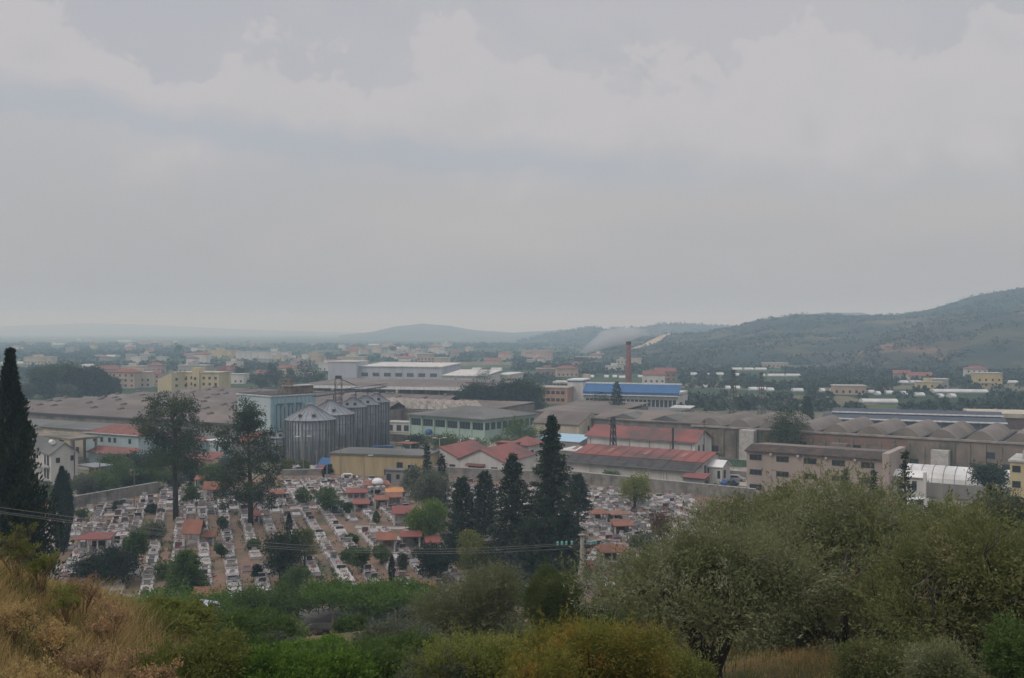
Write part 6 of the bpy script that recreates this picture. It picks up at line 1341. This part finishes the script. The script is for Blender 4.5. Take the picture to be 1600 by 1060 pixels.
pole('wooden pole behind the left cemetery wall', 156, 776, 706, OCHRE if 0 else TIMBER, .16, 1)
pole('slim pole among the graves left of the tallest pine', 210, 796, 738, TIMBER, .12, 1)
pole('double headed street lamp standing before the largest silo', 474, 740, 683, CONC, .12, 0, 2, 'street_lamp', 'street lamp')
pole('bare pole left of the double headed street lamp', 450, 742, 700, CONC, .12, 0)
pole('bare pole before the left edge of the largest silo', 431, 742, 690, CONC, .12, 0)
pole('thin pole in front of the ochre wall, left one', 532, 768, 697, CONC, .12, 1)
pole('lamp pole in front of the ochre wall, right one', 569, 774, 713, CONC, .12, 0, 1, 'street_lamp', 'street lamp')
pole('short concrete pole by the blue cabin', 511, 752, 724, CONC, .14, 0)
pole('lamp right of the silos below the canopy', 628, 728, 690, CONC, .1, 0, 1, 'street_lamp', 'street lamp')
pole('white lamp pole in the bushes before the mint green hall', 687, 720, 685, WHITE, .1, 0, 2, 'street_lamp', 'street lamp')
pole('thin pole right of the mint hall bushes', 713, 712, 680, CONC, .1, 1)
pole('T shaped pole at the corner of the grey factory block', 1100, 735, 656, STEEL, .16, 2)
pole('thin pole in the dry yard left of the tan warehouse', 1123, 752, 690, TIMBER, .1, 1)
pole('short pole before the long workshop wall', 1037, 764, 738, CONC, .1, 0)
pole('slim pole before the white panel of the workshop', 963, 757, 738, CONC, .1, 0)
pole('far thin pole left of the far pylons', 1104, 662, 614, STEEL, .16, 1)
def pylon(label, px, base, top, w0=2.2, arms=2):
    x, y = G(px, base); h = EYE + ray(px, top)[1] * y; t = thing('pylon', label, 'pylon', (x, y, 0), .5); mb = MB(); lg = []
    for sx in (-1, 1):
        for sy in (-1, 1): MB().tube([(sx * w0 / 2, sy * w0 / 2, -.2), (sx * .3, sy * .3, h)], .17, 4).build('leg', STEEL, t)
    n = int(h / 1.5)
    for k in range(n):
        a = w0 / 2 + (.3 - w0 / 2) * k / n; b_ = w0 / 2 + (.3 - w0 / 2) * (k + 1) / n; z0, z1 = h * k / n, h * (k + 1) / n
        for s in (-1, 1): mb.tube([(-a, s * a, z0), (b_, s * b_, z1)], .09, 3).tube([(a, s * a, z0), (-b_, s * b_, z1)], .09, 3).tube([(s * a, -a, z0), (s * b_, b_, z1)], .09, 3)
    mb.build('bracing', STEEL, t)
    for k in range(arms): MB().box(-1.8 + k * .5, 1.8 - k * .5, -.08, .08, h - .4 - k * 1.6, h - .2 - k * 1.6).build('crossarm', STEEL, t)
    return t
pylon('dark lattice pylon standing at the long red roofs', 958, 735, 651, 1.6, 2)
pylon('far lattice pylon, left one of two beyond the vaulted roofs', 1146, 655, 578, 2.4, 3)
pylon('far lattice pylon, right one of two beyond the vaulted roofs', 1190, 648, 582, 2.2, 3)
# the power pole on the slope and its wires
PC = M('power_pole_concrete', (.40, .375, .34), (.30, .28, .255), scale=2); pd = 92.0; x = (909 - 800) / F * pd; zg = H1(x, pd); zt = EYE + ray(909, 838)[1] * pd; t = thing('power_pole', 'grey concrete A shaped power pole with teal insulators below the conifers', 'power pole', (x, pd, zg), R(8)); h = zt - zg
MB().tube([(0, 0, -.5), (.05, 0, h)], [.28, .19], 8).build('shaft', PC, t); MB().tube([(-.85, 0, -.5), (-.55, 0, h * .55), (-.05, 0, h * .82)], [.22, .18, .13], 8).build('strut', PC, t)
for z in (h * .35, h * .55): MB().box(-.62 if z < h / 2 else -.5, .1, -.05, .05, z, z + .12).build('tie', STEEL, t)
MB().box(-2.3, 1.3, -.07, .07, h - .9, h - .78).build('crossarm', STEEL, t); MB().tube([(-1.2, 0, h - .85), (0, 0, h - .1)], .04, 5).build('brace', STEEL, t); MB().tube([(-1.0, 0, h - .8), (-.1, 0, h - 2.2)], .04, 5).build('brace', STEEL, t)
TG = M('teal_glass_insulator', (.16, .36, .34), (.12, .30, .29), rough=.3)
for u in (-2.2, -1.8, -1.4, -.9, .6, 1.0, 1.3): MB().lathe([(.05, h - .78), (.13, h - .7), (.10, h - .6), (.13, h - .5), (.05, h - .4)], 8, (u, 0)).build('insulator', TG, t)
MB().lathe([(.12, h), (.3, h + .04), (.34, h + .14), (.1, h + .22)], 10).build('cap', CONC, t)
def wire(label, pts):
    P = [at(*p) for p in pts]; q = []
    for i in range(len(P) - 1):
        p0 = P[max(i - 1, 0)]; p1 = P[i]; p2 = P[i + 1]; p3 = P[min(i + 2, len(P) - 1)]
        for k in range(12):
            u = k / 12; q.append(.5 * ((2 * p1) + (p2 - p0) * u + (2 * p0 - 5 * p1 + 4 * p2 - p3) * u * u + (3 * p1 - p0 - 3 * p2 + p3) * u ** 3))
    q.append(P[-1]); mb = MB().tube([tuple(v) for v in q], .017, 5); tag(mb.build('power_wire', M('wire_metal', (.22, .21, .20), (.18, .17, .16)), smooth=True), label, 'wire', 'power wires from the pole')
wire('upper power wire sagging from the concrete pole to the left edge', [(880, 850, pd), (760, 856, 88), (640, 858, 84), (440, 850, 78), (260, 829, 73), (110, 808, 69), (-60, 785, 65)])
wire('second power wire sagging just below the upper one', [(884, 852, pd + .5), (760, 860, 88.5), (640, 862, 84.5), (440, 855, 78.5), (260, 835, 73.5), (110, 814, 69.5), (-60, 792, 65.5)])
wire('lowest power wire running from the concrete pole to the left', [(898, 857, pd + .2), (760, 864, 88.2), (640, 865, 84.2), (440, 858, 78.2), (260, 838, 73.2), (110, 817, 69.2), (-60, 794, 65.2)])

# ------------------------------------------------------------------ far greenhouses
FW = M('far_white_sheet', (.52, .52, .52), (.42, .42, .42), scale=.2)
gh = gh[:50]
bands = [('along the field edge below the right hill', lambda p, y: p > 1200 and y > 605), ('at the foot of the right hill', lambda p, y: p > 1080 and y < 606), ('beyond the far pylons', lambda p, y: 1080 < p <= 1200 and y >= 606), ('around the chimney', lambda p, y: 900 < p <= 1080), ('beyond the lavender factory', lambda p, y: 500 < p <= 900), ('on the left plain', lambda p, y: p <= 500)]
cnt = {}
for g_ in sorted(gh):
    x0, x1, y, hh = g_; nm = next(n for n, f in bands if f((x0 + x1) / 2, y)); k = cnt.get(nm, 0); cnt[nm] = k + 1; X, d = G(x1, y); sc = max(1, d / 700)
    L_ = 'longest white' if x1 - x0 > 50 and y > 600 else 'white'
    b = B('greenhouse', f'{L_} plastic greenhouse {nm}, {ordinal(k)} from the left', 'greenhouse', x1, y, 84, left=x0, Lb=9 * sc, group='far white greenhouses')
    n = 8; W = b.Lb; prof = [(W / 2 - W / 2 * math.cos(math.pi * i / n), .3 + 1.7 * sc ** .4 * math.sin(math.pi * i / n) ** .8) for i in range(n + 1)] + [(W, -.3), (0, -.3)]
    b.mb('cover', MB().prism(prof, 'y', 0, b.La), FW)
    b.mb('base_kerb', MB().box(-.1, -.01, 0, b.La, -.2, .6), GREYW)

# ------------------------------------------------------------------ far houses
HW = [wallm('house_cream', (.48, .42, .32), .85), wallm('house_white', (.56, .54, .50), .85), wallm('house_peach', (.45, .34, .26), .85), wallm('house_pink', (.42, .30, .26), .85), wallm('house_grey', (.32, .31, .29), .85), wallm('house_brick', (.28, .17, .13), .85), wallm('house_yellow', (.50, .40, .20), .85)]
HN = ['cream', 'white', 'peach', 'pink', 'grey', 'brick red', 'yellow']
def fhouse(px, y, wm, h, wi, roof, where, k, dep=9, th=None, r=None, cat='house', extra=None):
    x, d = G(px, y); th = th if th is not None else r.choice([57, 66, 74, 84, 40]); size = 'tall' if h > 8.5 else 'small' if wm < 9 else 'low' if h < 4.5 else 'plain'
    rn = {'gable': 'red gabled', 'hip': 'red hipped', 'flat': 'flat roofed'}[roof]
    t = thing('house', extra or f'{size} {HN[wi]} {rn} house {where}, {ordinal(k)} from left', cat, (x, d, 0), R(90 - 0) - R(90) + R(th - 90) * .35, 'houses on the plain'); X = wm / 2
    b = type('o', (), {})(); 
    if roof == 'gable': MB().prism([(0, -.5), (dep, -.5), (dep, h), (dep / 2, h + 2.1), (0, h)], 'x', -X, X).build('wall', HW[wi], t); MB().slab([(-X - .4, -.5, h - .1), (X + .4, -.5, h - .1), (X + .4, dep / 2, h + 2.3), (-X - .4, dep / 2, h + 2.3)], .18).slab([(-X - .4, dep / 2, h + 2.3), (X + .4, dep / 2, h + 2.3), (X + .4, dep + .5, h - .1), (-X - .4, dep + .5, h - .1)], .18).build('roof', REDTILE, t)
    else:
        MB().box(-X, X, 0, dep, -.5, h).build('wall', HW[wi], t)
        if roof == 'hip': hip(-X, X, 0, dep, h + .05, h + 2.2).build('roof', REDTILE, t)
        else:
            MB().box(-X - .3, X + .3, -.3, dep + .3, h, h + .5).build('roof', MATS['pale_concrete'], t)
            if r.random() < .5: MB().box(-X * .4, X * .3, 2, 5, h + .5, h + 2.6).build('stair_room', HW[wi], t)
    if d < 950:
        n = max(2, int(wm / 3.2))
        for f in range(int((h - .6) // 2.9)):
            for k2 in range(n):
                u = -X + wm * (k2 + .5) / n; z = .9 + f * 3; MB().box(u - .6, u + .6, -.05, .03, z, z + 1.4).build('window', GLASS, t)
            if f and n > 2: MB().box(-X + .5, X * .2, -1.2, -.01, f * 3 - .2, f * 3).build('balcony', MATS['pale_concrete'], t)
    return t
hr = random.Random(8)
man = [(192, 607, 15, 9.5, 2, 'hip', 'peach three storey house with red hip roof left of the yellow block'), (218, 606, 13, 9, 0, 'flat', 'cream terraced house with balconies left of the yellow block'), (236, 600, 11, 6.5, 3, 'gable', 'pinkish house behind the left end of the yellow block'), (205, 592, 16, 8.5, 0, 'flat', 'long cream house above the terraced ones'),
       (168, 590, 14, 6, 3, 'gable', 'red roofed house right of the big grove top'), (140, 582, 18, 4, 1, 'flat', 'low white building over the big grove'), (240, 588, 12, 8, 4, 'hip', 'grey house with red roof beyond the terraced houses'), (58, 574, 26, 9, 0, 'flat', 'large pale cream house right of the tallest cypress top'),
       (368, 600, 11, 6, 1, 'flat', 'white and blue low building right of the yellow block'), (300, 590, 22, 8.5, 4, 'flat', 'greyish flats just behind the yellow apartment block'), (343, 561, 30, 10, 6, 'flat', 'yellow building beyond the yellow apartment block'), (410, 563, 62, 9, 1, 'flat', 'very long white building with white roof left of middle'),
       (240, 540, 72, 10, 3, 'flat', 'very long pinkish hall far out on the left plain'), (1328, 617, 17, 4.5, 2, 'flat', 'pale barn with white arched roof among the greenhouses'), (1468, 608, 10, 5.5, 4, 'flat', 'grey house frame above the longest right greenhouse'), (1546, 606, 15, 8.5, 6, 'flat', 'yellowish house at the foot of the hill on the right'),
       (1212, 575, 22, 4, 2, 'flat', 'low beige wall like building at the hill foot'), (1022, 600, 14, 6, 1, 'gable', 'white house with red roof right of the chimney'), (1040, 597, 14, 7, 5, 'gable', 'brick red house right of the chimney'), (887, 589, 16, 6, 2, 'hip', 'orange house up the plain left of the chimney'), (856, 587, 18, 5, 5, 'flat', 'low brick buildings left of the chimney'),
       (846, 563, 22, 11, 3, 'flat', 'tall pinkish building far beyond the dark evergreens'), (548, 574, 26, 9, 0, 'flat', 'cream flats right behind the lavender factory'), (665, 574, 16, 12, 2, 'flat', 'bright orange tall house beyond the lavender factory'), (684, 573, 22, 8, 0, 'flat', 'pale yellow house right of the bright orange one')]
for i, (px, y, w, h, wi, rf, lab) in enumerate(man): fhouse(px, y, w, h, wi, rf, '', 0, r=hr, dep=12 if w > 20 else 9, extra=lab, th=90 + hr.uniform(-40, 20))
zones = [('on the far left plain', 0, 160, 528, 566, 12), ('in the left village', 160, 345, 534, 590, 32), ('in the village beyond the yellow block', 345, 520, 540, 592, 24), ('in the middle town', 520, 700, 538, 566, 34), ('right of the middle town', 700, 860, 542, 575, 16), ('near the smoke', 860, 1000, 552, 592, 8), ('under the right hill', 1330, 1600, 588, 612, 4)]
for nm, x0, x1, y0, y1, n in zones:
    pts = sorted((hr.uniform(x0, x1), hr.uniform(y0, y1)) for _ in range(n)); j = {}
    for px, y in pts:
        if 240 < px < 348 and y > 572: continue
        wi = hr.choices(range(7), [6, 7, 3, 2, 5, 1, 2])[0]; rf = hr.choices(['gable', 'hip', 'flat'], [2, 2, 5])[0]; d = G(px, y)[1]
        w = hr.uniform(7, 14) * (1 + d / 6000); h = hr.choice([3.5, 3.8, 6.2, 6.5, 9.2]); key = ('tall' if h > 8.5 else 'small' if w < 9 else 'low' if h < 4.5 else 'plain', wi, rf); k = j.get(key, 0); j[key] = k + 1
        fhouse(px, y, w, h, wi, rf, nm, k, r=hr)
# billboard and sign frame beside the yellow block
x, d = G(346, 612); t = thing('billboard', 'reddish square billboard on a post at the right end of the yellow block', 'billboard', (x, d, 0), 0)
MB().tube([(0, 0, -.3), (0, 0, 10)], .3, 8).build('post', STEEL, t); MB().box(-2.5, 2.5, -.2, .2, 9.5, 14).build('board', M('red_board', (.30, .17, .15), (.26, .15, .13)), t); MB().box(-2.7, 2.7, -.25, -.201, 9.3, 14.2).build('frame', GREYW, t).location.y = .5
# ------------------------------------------------------------------ vehicles and odds and ends in the yards
def car(label, px, py, th, col, ln=4.2, hh=1.45, name='car', cat='car', d=None):
    x, y = G(px, py); t = thing(name, label, cat, (x, y, 0), R(th)); L = ln / 2; W = .85 if ln < 5 else 1.1
    if ln < 5: prof = [(-L, .3), (L, .3), (L, .75), (L * .55, .9), (L * .25, hh), (-L * .6, hh), (-L * .9, .95), (-L, .85)]
    else: prof = [(-L, .4), (L, .4), (L, 1.2), (L * .85, 1.4), (L * .7, hh), (-L, hh)]
    MB().prism(prof, 'y', -W, W).build('body', col, t)
    MB().box(-L * .5, L * .25, -W - .01, -W - .001, .95, hh - .12).build('side_window', GLASS, t); MB().box(-L * .5, L * .25, W + .001, W + .01, .95, hh - .12).build('side_window', GLASS, t)
    for sx in (-.62, .62):
        for sy in (-1, 1): MB().tube([(L * sx, sy * (W - .12), .32), (L * sx, sy * (W + .06), .32)], .33, 10).build('wheel', STEEL, t)
    for sy in (-.5, .5): MB().box(L, L + .02, sy - .12, sy + .12, .55, .7).build('headlight', WSHEET, t)
    return t
CR = M('car_red', (.30, .03, .03), (.25, .03, .03), rough=.35); CWT = M('car_white', (.65, .65, .65), (.58, .58, .58), rough=.35); CB = M('car_blue', (.04, .09, .22), (.03, .08, .2), rough=.35); CK = M('car_dark', (.03, .03, .035), (.04, .04, .05), rough=.35); CS = M('car_silver', (.35, .36, .37), (.3, .3, .32), rough=.35)
car('red car parked by the twisted conifer before the white house', 1397, 792, 40, CR); car('white van parked in front of the white house at right', 1432, 797, 20, CWT, 5.6, 2.3, 'van', 'van')
car('whitish van in the bushes between the mint hall and the white stores', 731, 698, 25, CWT, 5.6, 2.3, 'van', 'van'); car('dark car on the track right of the gate kiosk', 1122, 768, 35, CK); car('dark blue car next to the white workshop wing', 1140, 760, 30, CB)
car('silver car by the low tin roof in front of the silos', 470, 738, 10, CS); car('small white car on the yard left of the domed tomb', 545, 750, 5, CWT); car('pale car on the pale track left of the tan warehouse', 1150, 752, -20, CS)
car('white lorry standing at the rubble wall left of the mint hall', 630, 672, 15, CWT, 7.0, 2.9, 'lorry', 'lorry'); car('blue lorry by the foot of the slim silos', 600, 712, 15, CB, 6.5, 2.7, 'lorry', 'lorry')
x, y = G(670, 684); t = thing('blue_tank', 'round bright blue tank by the rubble wall of the mint hall', 'tank', (x, y, 0)); MB().lathe([(.3, .8), (1.0, 1.0), (1.3, 1.7), (1.0, 2.5), (.3, 2.8)], 14).build('tank', BLUE, t, True); [MB().box(a - .08, a + .08, -.08, .08, -.1, 1.1).build('leg', STEEL, t) for a in (-.8, .8)]
b = B('gate_building', 'small white gate building with dark openings right of the silos', 'building', 642, 676, 70, left=604, Lb=5); b.wallbox(3.2, WHITE); b.mb('roof', MB().box(-.3, 5, -.3, b.La + .3, 3.2, 3.5), MATS['pale_concrete'])
for u in (.8, 3.6, 6.8): b.win('L', u, .4, 1.8, 2.0)
rj = random.Random(12)
def heap(label, px, py, w, h, mat, k=7):
    x, y = G(px, py); t = thing('scrap_heap', label, 'heap', (x, y, 0)); mb = MB()
    for i in range(k):
        a = rj.uniform(-w, w) / 2; c = rj.uniform(-.8, .8); s = rj.uniform(.3, .6) * w; mb.poly([(a - s / 2, c - s / 3, -.1), (a + s / 2, c - s / 3, -.1), (a + s / 3, c + s / 2, -.1), (a - s / 3, c + s / 2, -.1), (a + rj.uniform(-.2, .2), c, h * rj.uniform(.5, 1))], [(0, 1, 4), (1, 2, 4), (2, 3, 4), (3, 0, 4)])
    o = mb.build('pile', mat, t)
for lab, px, py, w, h, m_ in (('black heap of waste beside the white workshop wing', 1122, 763, 5, 1.6, CK), ('teal sheets leaning on the wall between the two tallest conifers', 845, 750, 6, 1.6, MATS['teal_pipe']), ('rubble heap in front of the mint hall, left', 655, 690, 7, 1.5, ROUGH), ('rubble heap left of the white lorry', 612, 684, 6, 1.4, GREYW), ('pale gravel heap in the yard before the silos', 470, 732, 6, 1.2, MATS['pale_concrete']),
        ('pallet stack by the ochre building end', 655, 735, 3, 1.2, TIMBER), ('sand heap on the dry yard left of the tan warehouse', 1145, 738, 7, 1.3, MATS['pale_track']), ('scrap pile behind the red roofed hall', 1130, 718, 7, 1.6, rust), ('rubble pile at the foot of the ruined gable', 880, 712, 6, 1.5, ROUGH)):
    heap(lab, px, py, w, h, m_)
